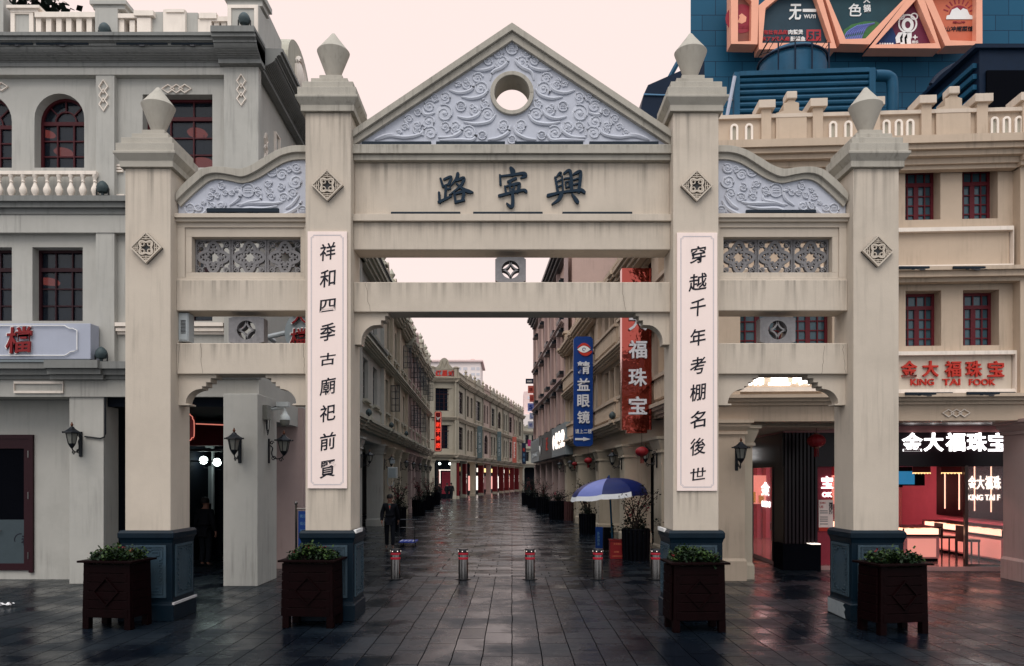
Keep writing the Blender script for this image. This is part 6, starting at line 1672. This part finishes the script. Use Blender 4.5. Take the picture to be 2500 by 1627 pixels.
for i, (x, y, h, r, l1, l2, ph, fl) in enumerate(SPL):
    if l2: street_planter(x, y, h, r, l1, l2, 50 + i, ph, fl)
    else:
        t_ = thing('street_planter', l1, 'planter', (x, y, 0), group='slatted street planters')
        b = MB(W0)
        for k in range(12):
            a = 2 * pi * k / 12; b.tube([(x + r * cos(a), -y + r * sin(a), 0), (x + r * cos(a), -y + r * sin(a), h)], .05, 5)
        b.build('slatted_wall', 'wood_brown', t_); MB(W0).lathe(x, -y, [(r * .95, .02), (r * .95, h - .05)], 14).build('soil', 'soil', t_)

# tree behind the left parapet
rnd = random.Random(5)
tx, ty = -15.6, 26.0
t_ = thing('tree', 'dark leafy tree rising behind the parapet of the left corner building', 'tree', (tx, ty, 0))
b = MB(W0); b.tube([(tx, -ty, 0), (tx + .2, -ty, 6), (tx - .1, -ty, 12), (tx + .3, -ty, 17)], [.35, .28, .2, .1], 8)
tips = []
for k in range(16):
    a = rnd.uniform(0, 6.28); l_ = rnd.uniform(1.2, 3.2); z = rnd.uniform(11, 16.5)
    e_ = (tx + .1 + cos(a) * l_, -ty + sin(a) * l_, z + rnd.uniform(.8, 2.2)); p = spline([(tx, -ty, z), ((tx + e_[0]) / 2, (-ty + e_[1]) / 2, z + .8), e_], 4)
    b.tube(p, [.09 - .07 * i / len(p) for i in range(len(p))], 5); tips += p[3:]
b.build('trunk', 'bark', t_)
cen = [(p[0] + rnd.gauss(0, .35), p[1] + rnd.gauss(0, .35), p[2] + rnd.gauss(0, .3)) for p in tips for _ in range(2)]
b = MB(W0); leaves(b, cen, 6500, .24, .26, rnd); b.build('crown', 'leaf_dark', t_)

# ------------------------------------------------------------------ bollards
bp = thing('bollard', '', 'bollard', (0, 0, 0), group='steel bollards across the street mouth')
b = MB(); b.lathe(0, 0, [(.105, .0), (.105, .635), (.095, .65), (.002, .655)], 24); b.build('post', 'steel', bp, smooth=True)
for z in (.43, .53):
    b = MB(); b.lathe(0, 0, [(.1065, z), (.1085, z + .004), (.1085, z + .046), (.1065, z + .05)], 24); b.build('reflective_band', 'reflect_red', bp, smooth=True)
b = MB(); b.lathe(0, 0, [(.107, .575), (.1085, .58), (.1085, .648), (.102, .66), (.07, .662)], 24); b.build('cap', 'steel_dark', bp, smooth=True)
for k in range(6):
    b = MB(); a = k * pi / 3; b.ball(.108 * cos(a), .108 * sin(a), .61, .010, 8, 5); b.build('cap_light', 'glow_soft', bp)
b = MB(); b.lathe(0, 0, [(.17, .006), (.17, .012), (.112, .012)], 24); b.build('base_plate', 'steel_dark', bp)
bl = ['steel bollard with red bands in front of the man, leftmost of the five', 'steel bollard with red bands, second from the left', 'steel bollard with red bands in the middle of the street mouth', 'steel bollard with red bands in front of the red box', 'steel bollard with red bands half hidden behind the right inner planter']
for i, x in enumerate((966, 1131, 1294, 1459.5, 1601)):
    o = bp if i == 0 else dup(bp)
    o.location = ((x - CX) * 16.5 / F, 16.5, .006); o['label'] = bl[i]; o.rotation_euler = (0, 0, i * .4)

# ------------------------------------------------------------------ parasol, boxes, trolley
ux, uy = 2.72, 21.1
um = thing('parasol', 'blue and white street parasol with a slanting canopy and frayed white valance', 'parasol', (ux, uy, 0))
b = MB(W0); b.tube([(ux + .10, -uy, 0), (ux - .02, -uy, 2.28)], .028, 10); b.build('pole', 'steel_blue', um, smooth=True)
ns = 8; rr = 1.04; tilt = .10
def up_(a, t):
    r_ = rr * sin(t * 1.35) / sin(1.35); x_ = r_ * cos(a); y_ = r_ * sin(a); z_ = 2.2 - .40 * (1 - cos(t * 1.35)) / (1 - cos(1.35)) * .97
    return (ux - .03 + x_, -uy + y_, z_ + tilt * x_ - .02 * (t ** 3) * (1 - abs(cos(4 * a))))
for s in range(ns):
    a0 = 2 * pi * s / ns + .30; b = MB(W0); K, J = 8, 6
    pts = [up_(a0 + 2 * pi / ns * j / J, k / K) for k in range(K + 1) for j in range(J + 1)]
    def sag(p, k, j):
        f = sin(pi * j / J) * (k / K) * .05; return (p[0] - (p[0] - ux) * f * .8, p[1] - (p[1] + uy) * f * .8, p[2] - f * .7)
    pts = [sag(pts[k * (J + 1) + j], k, j) for k in range(K + 1) for j in range(J + 1)]
    b.add(pts, [(k * (J + 1) + j, k * (J + 1) + j + 1, (k + 1) * (J + 1) + j + 1, (k + 1) * (J + 1) + j) for k in range(K) for j in range(J)])
    o = b.build('canopy_panel', 'lilac_and_sheen' if s == 2 else 'cloth_blue', um, smooth=True)  # the lilac panel has the sky sheen put into its cloth colour
    e_ = [pts[K * (J + 1) + j] for j in range(J + 1)]
    b = MB(W0); low = [(p[0] + (p[0] - ux) * (.02 + .03 * rnd.random()), p[1] + (p[1] + uy) * .03, p[2] - .12 - .02 * rnd.random()) for p in e_]
    b.add(e_ + low, [(j, j + 1, J + 2 + j, J + 1 + j) for j in range(J)]); b.build('valance', 'cloth_white' if s in (1, 2, 3) else 'cloth_blue', um)
    b = MB(W0); b.tube([up_(a0, k / K) [:2] + (up_(a0, k / K)[2] - .02,) for k in range(K + 1)], .008, 4); b.build('rib', 'steel_dark', um)
b = MB(W0); b.lathe(ux - .03, -uy, [(.03, 2.17), (.05, 2.2), (.02, 2.27)], 10); b.build('hub', 'cloth_blue', um)
rx, ry = 2.87, 20.6
rb = thing('promotion_box', 'red printed promotion box at the foot of the parasol pole', 'box', (rx, ry, 0))
MB(W0).box(rx - .2, rx + .2, .0, .5, -ry - .3, -ry).build('body', 'sign_red', rb, bevel=.01)
MB(W0).box(rx - .22, rx + .22, .5, .53, -ry - .32, -ry + .02).build('lid', 'sign_red', rb)
fb = Fr(rx, ry)
b = MB(fb); text(b, '天天有礼', -.11, .12, .38, .44, 0, .004); text(b, '免费领取', -.1, .04, .17, .22, 0, .004); text(b, '欢迎扫码关注我们', -.14, .15, .06, .10, 0, .004); b.build('printed_text', 'poster_orange', rb)
bx_, by_ = 2.82, 23.0
t_ = thing('display_stand', 'dark display stand with a blue lettered side panel behind the parasol pole', 'stand', (bx_, by_, 0))
MB(W0).box(bx_ - .03, bx_ + .27, .02, .70, -by_ - .3, -by_).build('body', 'wood_dark', t_)
ft = Fr(bx_ - .22, by_ - .02, .98, .2)
MB(ft).box(-.06, .16, .0, .72, -.05, 0).build('side_panel', 'sign_blue', t_)
b = MB(ft); text(b, '会员服务', -.02, .06, .15, .58, 0, .006, turn=1); b.build('panel_text', 'sign_blue_side', t_)
tx_, ty_ = -3.62, 24.3
t_ = thing('hand_trolley', 'blue flatbed hand trolley pulled behind the man', 'trolley', (tx_, ty_, 0))
MB(W0).box(tx_ - .02, tx_ + .52, .13, .17, -ty_ - .75, -ty_).build('deck', 'trolley_blue', t_)
b = MB(W0)
for k in range(4): b.box(tx_ + .02 + k * .13, tx_ + .05 + k * .13, .17, .174, -ty_ - .6, -ty_ - .05)
b.build('deck_stripe', 'paint_white', t_)
b = MB(W0); b.tube([(tx_ + .0, -ty_ + .0, .15), (tx_ + .0, -ty_ + .05, .82), (tx_ + .05, -ty_ + .06, .88), (tx_ + .45, -ty_ + .06, .88), (tx_ + .5, -ty_ + .05, .82), (tx_ + .5, -ty_, .15)], .016, 7); b.tube([(tx_, -ty_ + .04, .62), (tx_ + .5, -ty_ + .04, .62)], .012, 6); b.build('handle', 'steel_dark', t_)
for u in (.06, .44):
    for v in (.1, .65):
        f2 = Fr(tx_ + u, ty_ + v, 0, 1); b = MB(f2); b.poly([(.05 * cos(2 * pi * k / 14), .055 + .05 * sin(2 * pi * k / 14)) for k in range(14)], -.015, .015); b.build('wheel', 'iron', t_)

# ------------------------------------------------------------------ people
def person(label, x, y, rot, h=1.68, pose='walk', jm='jacket', tm='trousers', bag=False, hat=False, shirt=None, hold=False, seed=0, z0=0.0):
    s = h / 1.72
    root = thing('person', label, 'person', (0, 0, 0))
    st = .14 if pose == 'walk' else .02
    J = dict(pel=(0, 0, .93), sp1=(0, .01, 1.08), sp2=(0, .0, 1.25), che=(0, .01, 1.38), nec=(0, -.01, 1.48), hd0=(0, -.03, 1.56), hd1=(0, -.035, 1.64), hd2=(0, -.025, 1.70))
    for sd, k in (('L', 1), ('R', -1)):
        f = st * k
        J.update({sd + 'hip': (.09 * k, 0, .90), sd + 'kne': (.10 * k, -.03 - f * .5, .49), sd + 'ank': (.10 * k, .02 - f, .09), sd + 'toe': (.115 * k, -.15 - f, .04),
                  sd + 'sho': (.175 * k, .01, 1.40), sd + 'elb': (.25 * k, .04 + f * .3, 1.13), sd + 'wri': (.25 * k, -.06 + f * .6, .90), sd + 'pal': (.25 * k, -.085 + f * .6, .84)})
        if hold and k == 1: J.update({'Lelb': (.24, .10, 1.13), 'Lwri': (.26, .24, .92), 'Lpal': (.27, .27, .87)})
        if pose == 'phone' and k == 1: J.update({'Lelb': (.22, -.02, 1.14), 'Lwri': (.14, -.24, 1.22), 'Lpal': (.12, -.28, 1.26)})
    R_ = dict(pel=.125, sp1=.115, sp2=.125, che=.13, nec=.055, hd0=.068, hd1=.085, hd2=.06, hip=.085, kne=.058, ank=.04, toe=.032, sho=.06, elb=.042, wri=.028, pal=.032)
    E_ = [('pel', 'sp1'), ('sp1', 'sp2'), ('sp2', 'che'), ('che', 'nec'), ('nec', 'hd0'), ('hd0', 'hd1'), ('hd1', 'hd2')]
    for d in 'LR': E_ += [('pel', d + 'hip'), (d + 'hip', d + 'kne'), (d + 'kne', d + 'ank'), (d + 'ank', d + 'toe'), ('che', d + 'sho'), (d + 'sho', d + 'elb'), (d + 'elb', d + 'wri'), (d + 'wri', d + 'pal')]
    def skin(name, m_, names, ed, grow=0.0, extra=None, rad=None, sub=1, root_at=None):
        vs = [tuple(c * s for c in J[n]) for n in names]; idx = {n: i for i, n in enumerate(names)}
        rs = [(rad or {}).get(n, R_.get(n, R_.get(n[1:], .05))) + grow for n in names]
        ee = [(idx[a], idx[b]) for a, b in ed if a in idx and b in idx]
        for (par, chain) in (extra or []):
            pi_ = idx[par]
            for (px_, py_, pz_, r_) in chain:
                vs.append((px_ * s, py_ * s, pz_ * s)); rs.append(r_); ee.append((pi_, len(vs) - 1)); pi_ = len(vs) - 1
        me = bpy.data.meshes.new(name); me.from_pydata(vs, ee, []); me.materials.append(M[m_])
        o = bpy.data.objects.new(name, me); COL.objects.link(o); o.parent = root
        md = o.modifiers.new('skin', 'SKIN'); md.use_smooth_shade = True
        for i, v in enumerate(me.skin_vertices[0].data):
            v.radius = (rs[i] * s, rs[i] * s); v.use_root = False
        me.skin_vertices[0].data[idx[root_at or names[0]]].use_root = True
        sb = o.modifiers.new('sub', 'SUBSURF'); sb.levels = sb.render_levels = sub
        return o
    fingers = []
    for d, k in (('L', 1), ('R', -1)):
        px_, py_, pz_ = J[d + 'pal']
        for i, (dy, l_) in enumerate(((-.030, .075), (-.010, .085), (.010, .08), (.028, .062))):
            fingers.append((d + 'pal', [(px_ - .004 * k, py_ + dy, pz_ - .03, .0095), (px_ - .012 * k, py_ + dy * 1.15, pz_ - .03 - l_ * .5, .0085), (px_ - .03 * k, py_ + dy * 1.15, pz_ - .03 - l_, .0075)]))
        fingers.append((d + 'wri', [(px_ - .01 * k, py_ - .04, pz_ + .015, .012), (px_ - .02 * k, py_ - .06, pz_ - .025, .009)]))
    face = [('hd0', [(0, -.125, 1.595, .014)])]
    for k in (1, -1): face.append(('hd1', [(.088 * k, -.02, 1.61, .014)]))
    body = skin('body', 'skin', list(J), E_, 0, fingers + face, None, 2, 'pel')
    up = ['pel', 'sp1', 'sp2', 'che', 'nec'] + [d + n for d in 'LR' for n in ('sho', 'elb', 'wri')]
    J['nec'] = (0, -.005, 1.46)
    skin('jacket', jm, up, E_, .026, [('pel', [(0, .0, .84, .15)])], {'nec': .06, 'Lwri': .03, 'Rwri': .03, 'che': .145, 'sp1': .125, 'sp2': .135}, 2, 'pel')
    skin('trousers', tm, ['pel'] + [d + n for d in 'LR' for n in ('hip', 'kne', 'ank')], E_, .02, None, {'Lank': .045, 'Rank': .045}, 2, 'pel')
    for d in 'LR': skin('shoe', 'shoe', [d + 'ank', d + 'toe'], E_, .012, None, {d + 'ank': .035, d + 'toe': .032}, 1, d + 'ank')
    b = MB(); b.lathe(0, -.01 * s, [(.098 * s, 1.625 * s), (.104 * s, 1.67 * s), (.09 * s, 1.73 * s), (.055 * s, 1.765 * s), (.004, 1.775 * s)], 16, 1.1); b.build('hair', 'hair', root, smooth=True)
    for k in (1, -1):
        b = MB(); b.ball(.032 * k * s, .112 * s, 1.625 * s, .009, 8, 6); b.build('eye', 'ink', root)
    b = MB(); b.box(-.022 * s, .022 * s, 1.552 * s, 1.558 * s, .095 * s, .108 * s); b.build('mouth', 'shop_red', root)
    if shirt:
        b = MB(); b.poly([(-.045 * s, 1.46 * s), (.045 * s, 1.46 * s), (0, 1.22 * s)], .12 * s, .168 * s); b.build('shirt', shirt, root)
        b = MB(); b.poly([(-.02, 1.40 * s), (.02, 1.40 * s), (0, 1.28 * s)], .13 * s, .172 * s); b.build('scarf', 'letter_red', root)
    if bag:
        b = MB(); b.sq(0, -.20 * s, [(.13, .05, 1.02 * s), (.16, .09, 1.08 * s), (.165, .10, 1.3 * s), (.12, .07, 1.44 * s)]); b.build('backpack', 'bag', root, bevel=.03)
    if pose == 'phone':
        b = MB(); b.box(.10 * s, .17 * s, 1.24 * s, 1.36 * s, .27 * s, .285 * s); b.build('phone', 'ink', root)
    root.location = (x, y, z0); root.rotation_euler = (0, 0, rot)
    return root
person('person in a dark padded jacket walking ahead of a blue hand trolley', -3.82, 23.7, .12, 1.66, hold=True, shirt='shirt_teal')
person('person in dark clothes looking at a phone by the pink lit window', -6.85, 72, 1.2, 1.66, pose='phone')
person('person in a dark coat walking past the red column, nearer the pink window', -6.55, 76.5, 2.6, 1.66)
person('person in a navy coat walking close to the red column', -6.1, 76.2, 2.9, 1.7)
person('person in black standing in the dim passage behind the left bay', -7.65, 18.9, 2.9, 1.68, pose='stand')
pxx = SH.xyz(uc + .1, -3.35, .1)
person('person with a dark backpack leaning at the jewellery counter', pxx[0], pxx[1], pi, 1.62, pose='stand', bag=True, z0=.1)

# ------------------------------------------------------------------ wall lanterns
wl_ = thing('wall_lantern', '', 'lantern', (0, 0, 0), group='black wall lanterns')
b = MB(); b.box(-.035, .035, -.26, .26, 0, .03); b.build('back_plate', 'iron', wl_, bevel=.01)
def yz(pts): return [(0, y, z) for y, z in pts]
b = MB(); b.tube(yz(spline([(.03, .12), (.09, .06), (.07, -.04), (.10, -.13), (.20, -.17), (.30, -.13), (.33, -.06)], 5)), .013, 6)
for c, r in (((.11, -.16), .055), ((.075, .17), .045), ((.27, -.19), .05)):
    b.tube(yz([(c[0] + r * (1 - .8 * k / 16) * cos(.45 * k), c[1] + r * (1 - .8 * k / 16) * sin(.45 * k)) for k in range(17)]), .010, 5)
b.build('scroll_arm', 'iron', wl_, smooth=True)
b = MB(); b.lathe(0, .33, [(.02, -.10), (.05, -.06), (.075, -.02), (.08, .0)], 6); b.build('cup', 'iron', wl_)
b = MB(); b.lathe(0, .33, [(.072, .0), (.118, .20)], 6); b.build('glass', 'lamp_glass', wl_)
b = MB()
for k in range(6):
    a = pi / 3 * k; b.tube([(.076 * cos(a), .33 + .076 * sin(a), .0), (.122 * cos(a), .33 + .122 * sin(a), .21)], .009, 5); b.ball(.185 * cos(a), .33 + .185 * sin(a), .225, .018, 6, 4)
b.build('frame', 'iron', wl_)
b = MB(); b.lathe(0, .33, [(.12, .20), (.185, .215), (.175, .235), (.11, .27), (.06, .31), (.04, .34), (.01, .35)], 6); b.build('roof_cap', 'iron', wl_)
b = MB(); b.lathe(0, .33, [(.012, .34), (.025, .365), (.03, .385), (.02, .405), (.012, .41), (.014, .425), (.003, .44)], 8); b.build('finial', 'copper', wl_, smooth=True)
# local +y here is outwards (w0 frame: w=-y), so the lamp points to -Y in the world
LP = []
LP.append(((P(198, 0, 15.75)[0], 15.75, P(0, 1085, 15.75)[2]), 0, 'black wall lantern on the pilaster beside the maroon door'))
LP.append(((P(586, 0, 15.42)[0], 15.42, P(0, 1100, 15.42)[2]), 0, 'black wall lantern on the front of the left corner column'))
LP.append(((uc1, 16.1, 2.78), pi / 2, 'black wall lantern on the street side of the left corner column, below the dome camera'))
LP.append(((4.82, 16.28, 2.62), 0, 'black wall lantern on the right corner column just right of the inner archway pillar'))
rl = pi / 2 + .035; rr_ = -pi / 2 + .055
for i, Y in enumerate((28.5, 35.1, 41.7, 45.9, 50.4, 55.2, 59.8)):
    LP.append((LS.xyz(uL(Y), .01, 2.85), rl, ['nearest black lantern on the left terrace beside the archway pillar', 'second black lantern along the left terrace by the grey meter box', 'third black lantern along the left terrace', 'fourth black lantern along the left terrace', 'fifth black lantern along the left terrace', 'sixth black lantern along the left terrace', 'farthest black lantern on the left terrace'][i]))
for i, Y in enumerate((21.25, 26.2, 31.3, 37.2, 41.6)):
    LP.append((RS.xyz(uRs(Y), .01, 2.75), rr_, ['nearest black lantern on the right cream columns beside the big red lantern', 'second black lantern on the right cream columns above the parasol', 'third black lantern on the right cream columns', 'fourth black lantern on the right cream columns', 'farthest black lantern on the right cream columns'][i]))
for i, (p, r, l) in enumerate(LP):
    o = wl_ if i == 0 else dup(wl_)
    o.location = p; o.rotation_euler = (0, 0, r); o['label'] = l

# red silk lanterns
def red_lantern(x, y, z, r, label):
    t_ = thing('red_lantern', label, 'lantern', (x, y, z), group='red festival lanterns')
    b = MB(W0); n = 24
    for k in range(9): pass
    prof = [(max(.25 * r, r * sin(pi * (k + 1.2) / 12.4)), z - .78 * r * cos(pi * (k + 1.2) / 12.4)) for k in range(11)]
    pts = [((rr2 * (1 + .03 * (j % 2))) , zz, j) for rr2, zz in prof for j in range(n)]
    b.add([(x + q[0] * cos(2 * pi * q[2] / n), -y + q[0] * sin(2 * pi * q[2] / n), q[1]) for q in pts], [(i * n + j, i * n + (j + 1) % n, (i + 1) * n + (j + 1) % n, (i + 1) * n + j) for i in range(10) for j in range(n)])
    b.build('silk_globe', 'lantern_red', t_)
    for s_ in (1, -1): MB(W0).lathe(x, -y, [(.30 * r, z + s_ * .70 * r), (.30 * r, z + s_ * .86 * r)], 14).build('collar', 'copper', t_)
    b = MB(W0)
    for k in range(12): b.tube([(x + .2 * r * cos(k), -y + .2 * r * sin(k), z - .85 * r), (x + .24 * r * cos(k), -y + .24 * r * sin(k), z - 1.8 * r)], .03 * r, 4)
    b.build('tassel', 'tassel', t_)
    b = MB(W0); b.tube([(x, -y, z + .85 * r), (x, -y, 3.4)], .006, 4); b.build('cord', 'iron', t_)
red_lantern(*P(1567, 0, 20.0)[:2], 2.9, .17, 'large red silk lantern under the right arcade above the parasol')
red_lantern(*P(1436, 0, 30.2)[:2], 2.9, .16, 'second red silk lantern further along the right arcade')
red_lantern(*P(1403, 0, 37.0)[:2], 2.9, .13, 'farthest red silk lantern along the right arcade, half hidden')
red_lantern(*P(1993, 0, 17.3)[:2], P(0, 1077, 17.3)[2], .20, 'wide dark red lantern hanging in front of the jewellery shop pier')

# ------------------------------------------------------------------ fixtures on the buildings
dc = thing('dome_camera', 'white dome security camera on an arm by the left corner column', 'camera', (-4.85, 16.2, 3.4))
cx_, cy_, cz_ = P(695.5, 1024, 16.3)
b = MB(W0); b.lathe(cx_, -cy_, [(.02, cz_ + .17), (.05, cz_ + .16), (.06, cz_ + .11), (.095, cz_ + .07), (.115, cz_), (.115, cz_ - .02)], 18); b.build('housing', 'camera_white', dc, smooth=True)
b = MB(W0); b.lathe(cx_, -cy_, [(.103, cz_ - .02), (.10, cz_ - .08), (.07, cz_ - .14), (.01, cz_ - .16)], 18); b.build('dome', 'lamp_glass', dc, smooth=True)
b = MB(W0); b.tube([(uc1, -cy_, cz_ + .22), (cx_ - .03, -cy_, cz_ + .25), (cx_, -cy_, cz_ + .22), (cx_, -cy_, cz_ + .15)], .032, 8); b.build('arm', 'camera_white', dc, smooth=True)
t_ = thing('junction_box', 'pale junction box with hanging cables beside the dome camera', 'box', (uc1, 15.9, 3.5))
MB(W0).box(uc1, uc1 + .10, 3.42, 3.72, -15.95, -15.72).build('box', 'lamp_glass', t_); b = MB(W0)
for k in range(3): b.tube(spline([(uc1 + .05, -15.8 - .04 * k, 3.42), (uc1 + .06, -15.8 - .03 * k, 3.2 - .05 * k), (uc1 + .10, -15.84, 3.24), (uc1 + .1, -15.86, 3.42)], 4), .007, 4)
b.build('cable', 'iron', t_)
t_ = thing('security_camera', 'small bullet security camera above the dome camera', 'camera', (uc1 + .1, 16.2, 3.9)); b = MB(W0); b.box(uc1 + .12, uc1 + .38, 3.74, 3.84, -16.4, -16.25); b.build('body', 'camera_white', t_); b = MB(W0); b.tube([(uc1, -16.3, 3.7), (uc1 + .2, -16.3, 3.76)], .025, 6); b.build('arm', 'iron', t_)
t_ = thing('conduit', 'black conduit bending from the wall lantern up the left pilaster', 'conduit', (-8.7, 15.74, 3))
q1 = lambda x, y: (P(x, y, 15.72)[0], -15.72, P(x, y, 15.72)[2])
b = MB(W0); b.tube([q1(207, 1066), q1(245, 1071), q1(254, 1068), q1(257, 1060), q1(257, 970)], .018, 6); b.build('pipe', 'iron', t_)
t_ = thing('notice_stand', 'blue notice board on a steel pole stand behind the left inner pillar', 'notice board', (-3.75, 13.4, 0))
b = MB(W0); x0 = P(723, 0, 13.4)[0]; b.tube([(x0, -13.4, 0), (x0, -13.4, 1.74)], .022, 8); b.ball(x0, -13.4, 1.76, .032); b.tube([(x0, -13.4, 1.66), (x0 + .7, -13.4, 1.66)], .015, 6); b.tube([(x0 + .7, -13.4, 0), (x0 + .7, -13.4, 1.74)], .022, 8); b.build('pole', 'steel', t_, smooth=True)
MB(W0).box(x0 + .04, x0 + .66, .3, 1.62, -13.41, -13.39).build('board', 'sign_blue', t_)
b = MB(front(13.39))
for k in range(9): text(b, '街区导览服务信息', x0 + .07, x0 + .6, 1.5 - k * .13, 1.56 - k * .13, 0, .003, bold=0)
b.build('board_text', 'sign_blue_side', t_)
# passage lights and neon
fr = front(20.4)
for i, (x, y) in enumerate(((497, 1124), (530, 1129))):
    t_ = thing('globe_lamp', ['bright globe lamp in the dim passage, by the lit door', 'bright globe lamp in the dim passage, nearer the corner column'][i], 'lamp', P(x, y, 20.4), group='globe lamps in the passage')
    p = P(x, y, 20.4); b = MB(W0); b.ball(p[0], -p[1], p[2], .105, 16, 10); b.build('globe', 'bulb', t_, smooth=True)
    b = MB(W0); b.tube([(p[0], -p[1], p[2] - .1), (p[0], -p[1], p[2] - .2), (p[0] - .02, -p[1] - .3, p[2] - .2)], .015, 6); b.build('bracket', 'iron', t_)
fr = front(17.0)
t_ = thing('neon_sign', 'red neon edged box sign behind the left outer pillar', 'sign', (-7.2, 17, 3.1))
MB(fr).bpx(430, 1018, 472, 1074, -.12, 0).build('panel', 'sign_red', t_)
b = MB(fr); b.tube([(fr.px(x, y)[0], .03, fr.px(x, y)[1]) for x, y in spline([(464, 1011), (467, 1015), (471, 1018), (472, 1024), (475, 1030), (475, 1066), (470, 1069), (468, 1074), (464, 1076)], 3)], .011, 6); b.build('neon_tube', 'neon_edge', t_)
fr = front(17.6)
b = MB(fr); b.tube([(fr.px(476, 1035)[0], 0, fr.px(476, 1035)[1]), (fr.px(548, 1038)[0], 0, fr.px(548, 1038)[1])], .014, 6)
t_ = thing('neon_tube', 'straight red neon tube across the dim passage', 'neon tube', (-7, 17.6, 3.3)); b.build('tube', 'neon_edge', t_)
# meter box and pipes on the left terrace
fm = front(34.6)
t_ = thing('meter_box', 'grey meter box with a hanging hose on the left terrace pier', 'meter box', P(957, 1155, 34.6)); MB(fm).bpx(946, 1141, 969, 1168, -.25, 0).build('box', 'cabinet_grey', t_, bevel=.02); MB(fm).bpx(949, 1144, 966, 1165, 0, .012).build('lid', 'shop_grey', t_)
b = MB(fm); b.tube([(fm.px(x, y)[0], -.1, fm.px(x, y)[1]) for x, y in spline([(945, 1168), (946, 1182), (952, 1187), (959, 1184), (961, 1176)], 4)], .025, 6); b.build('hose', 'cabinet_grey', t_)
MB(fm).bpx(953, 1123, 963, 1132, -.15, .0).build('small_box', 'shop_grey', t_)
# spot floodlights
sp = thing('spot_floodlight', '', 'floodlight', (0, 0, 0), group='small round floodlights on the ledges')
b = MB(); b.lathe(0, .04, [(.03, .0), (.03, .05), (.09, .07), (.115, .12), (.12, .17), (.10, .23), (.06, .28), (.01, .31)], 14); b.build('head', 'spot_green', sp, smooth=True)
b = MB(); b.box(-.13, -.115, .0, .15, .02, .06).box(.115, .13, .0, .15, .02, .06).box(-.13, .13, -.0, .015, .02, .06); b.build('yoke', 'iron', sp)
SPT = [((P(252, 0, 15.4)[0], 15.5, yL(109)), 'small round floodlight on the left cornice beside the parapet slats'), ((P(592, 0, 15.2)[0], 15.35, yL(95)), 'small round floodlight at the foot of the left corner parapet pier'), ((P(250, 0, 15.5)[0], 15.55, yL(487)), 'small round floodlight on the ledge right of the white balusters'), ((P(250, 0, 15.5)[0], 15.5, yL(888)), 'small round floodlight on the lower ledge beside the white box sign')]
for i, (p, l) in enumerate(SPT):
    o = sp if i == 0 else dup(sp)
    o.location = p; o['label'] = l
for i, Y in enumerate((28.3, 35.1, 41.7)):
    o = dup(sp, LS.xyz(uL(Y), .3, 4.5), rl, ['small round floodlight on the nearest street ledge of the left terrace', 'small round floodlight on the second pier ledge of the left terrace', 'small round floodlight on the third pier ledge of the left terrace'][i])
for i, Y in enumerate((21.25, 26.2, 31.3)):
    o = dup(sp, RS.xyz(uRs(Y), .3, 4.2), rr_, ['small round floodlight on the cream ledge behind the mirror red sign', 'small round floodlight on the cream ledge left of the mirror red sign', 'small round floodlight on the cream ledge beside the blue vertical sign'][i])
# linear floodlights on the ledges of the shophouses
GL_ = 'linear floodlights on the shophouse ledges'
for i, (a, c) in enumerate(((0, 79), (87, 215), (283, 408), (417, 521))):
    lightbar(a, 104, c, 110, 15.35, ['slim floodlight on the left cornice at the photo edge', 'slim floodlight on the left cornice under the parapet slats', 'slim floodlight on the left cornice under the stepped crest', 'slim floodlight on the left cornice near the corner pier'][i], GL_)
for i, (a, c) in enumerate(((2, 100), (104, 196))):
    lightbar(a, 882, c, 888, 15.45, ['slim floodlight under the white box sign at the photo edge', 'slim floodlight under the right half of the white box sign'][i], GL_)
for i, (a, c, y0, y1) in enumerate(((1818, 1930, 351, 361), (1948, 2062, 345, 355), (2205, 2309, 336, 347), (2339, 2457, 330, 341), (2196, 2310, 650, 658), (2328, 2446, 650, 658), (2211, 2327, 958, 966), (2362, 2480, 957, 965))):
    Y = RF.xyz(RF.U((a + c) / 2), .3, 0)[1]
    lightbar(a, y0, c, y1, Y, ['slim floodlight on the cream cornice nearest the right inner pillar', 'slim floodlight on the cream cornice left of the outer pillar capital', 'slim floodlight on the cream cornice right of the outer pillar capital', 'slim floodlight on the cream cornice at the right photo edge', 'slim floodlight under the empty cream frame, left one', 'slim floodlight under the empty cream frame, right one', 'slim floodlight under the red lettered sign, left one', 'slim floodlight under the red lettered sign, right one'][i], GL_)
# scrap of paper on the wet paving
rnd = random.Random(3)
px_, py_ = P(13, 0, 13.0)[0], 13.0
t_ = thing('paper_scrap', 'crumpled white paper scrap on the wet paving at the left edge', 'litter', (px_, py_, 0))
b = MB(W0); n = 5
g_ = [(px_ - .1 + .2 * i / n + rnd.gauss(0, .012), -py_ - .07 + .14 * j / n + rnd.gauss(0, .012), .012 + abs(rnd.gauss(0, .028))) for j in range(n + 1) for i in range(n + 1)]
b.add(g_, [(j * (n + 1) + i, j * (n + 1) + i + 1, (j + 1) * (n + 1) + i + 1, (j + 1) * (n + 1) + i) for j in range(n) for i in range(n)]); b.build('sheet', 'paper', t_)
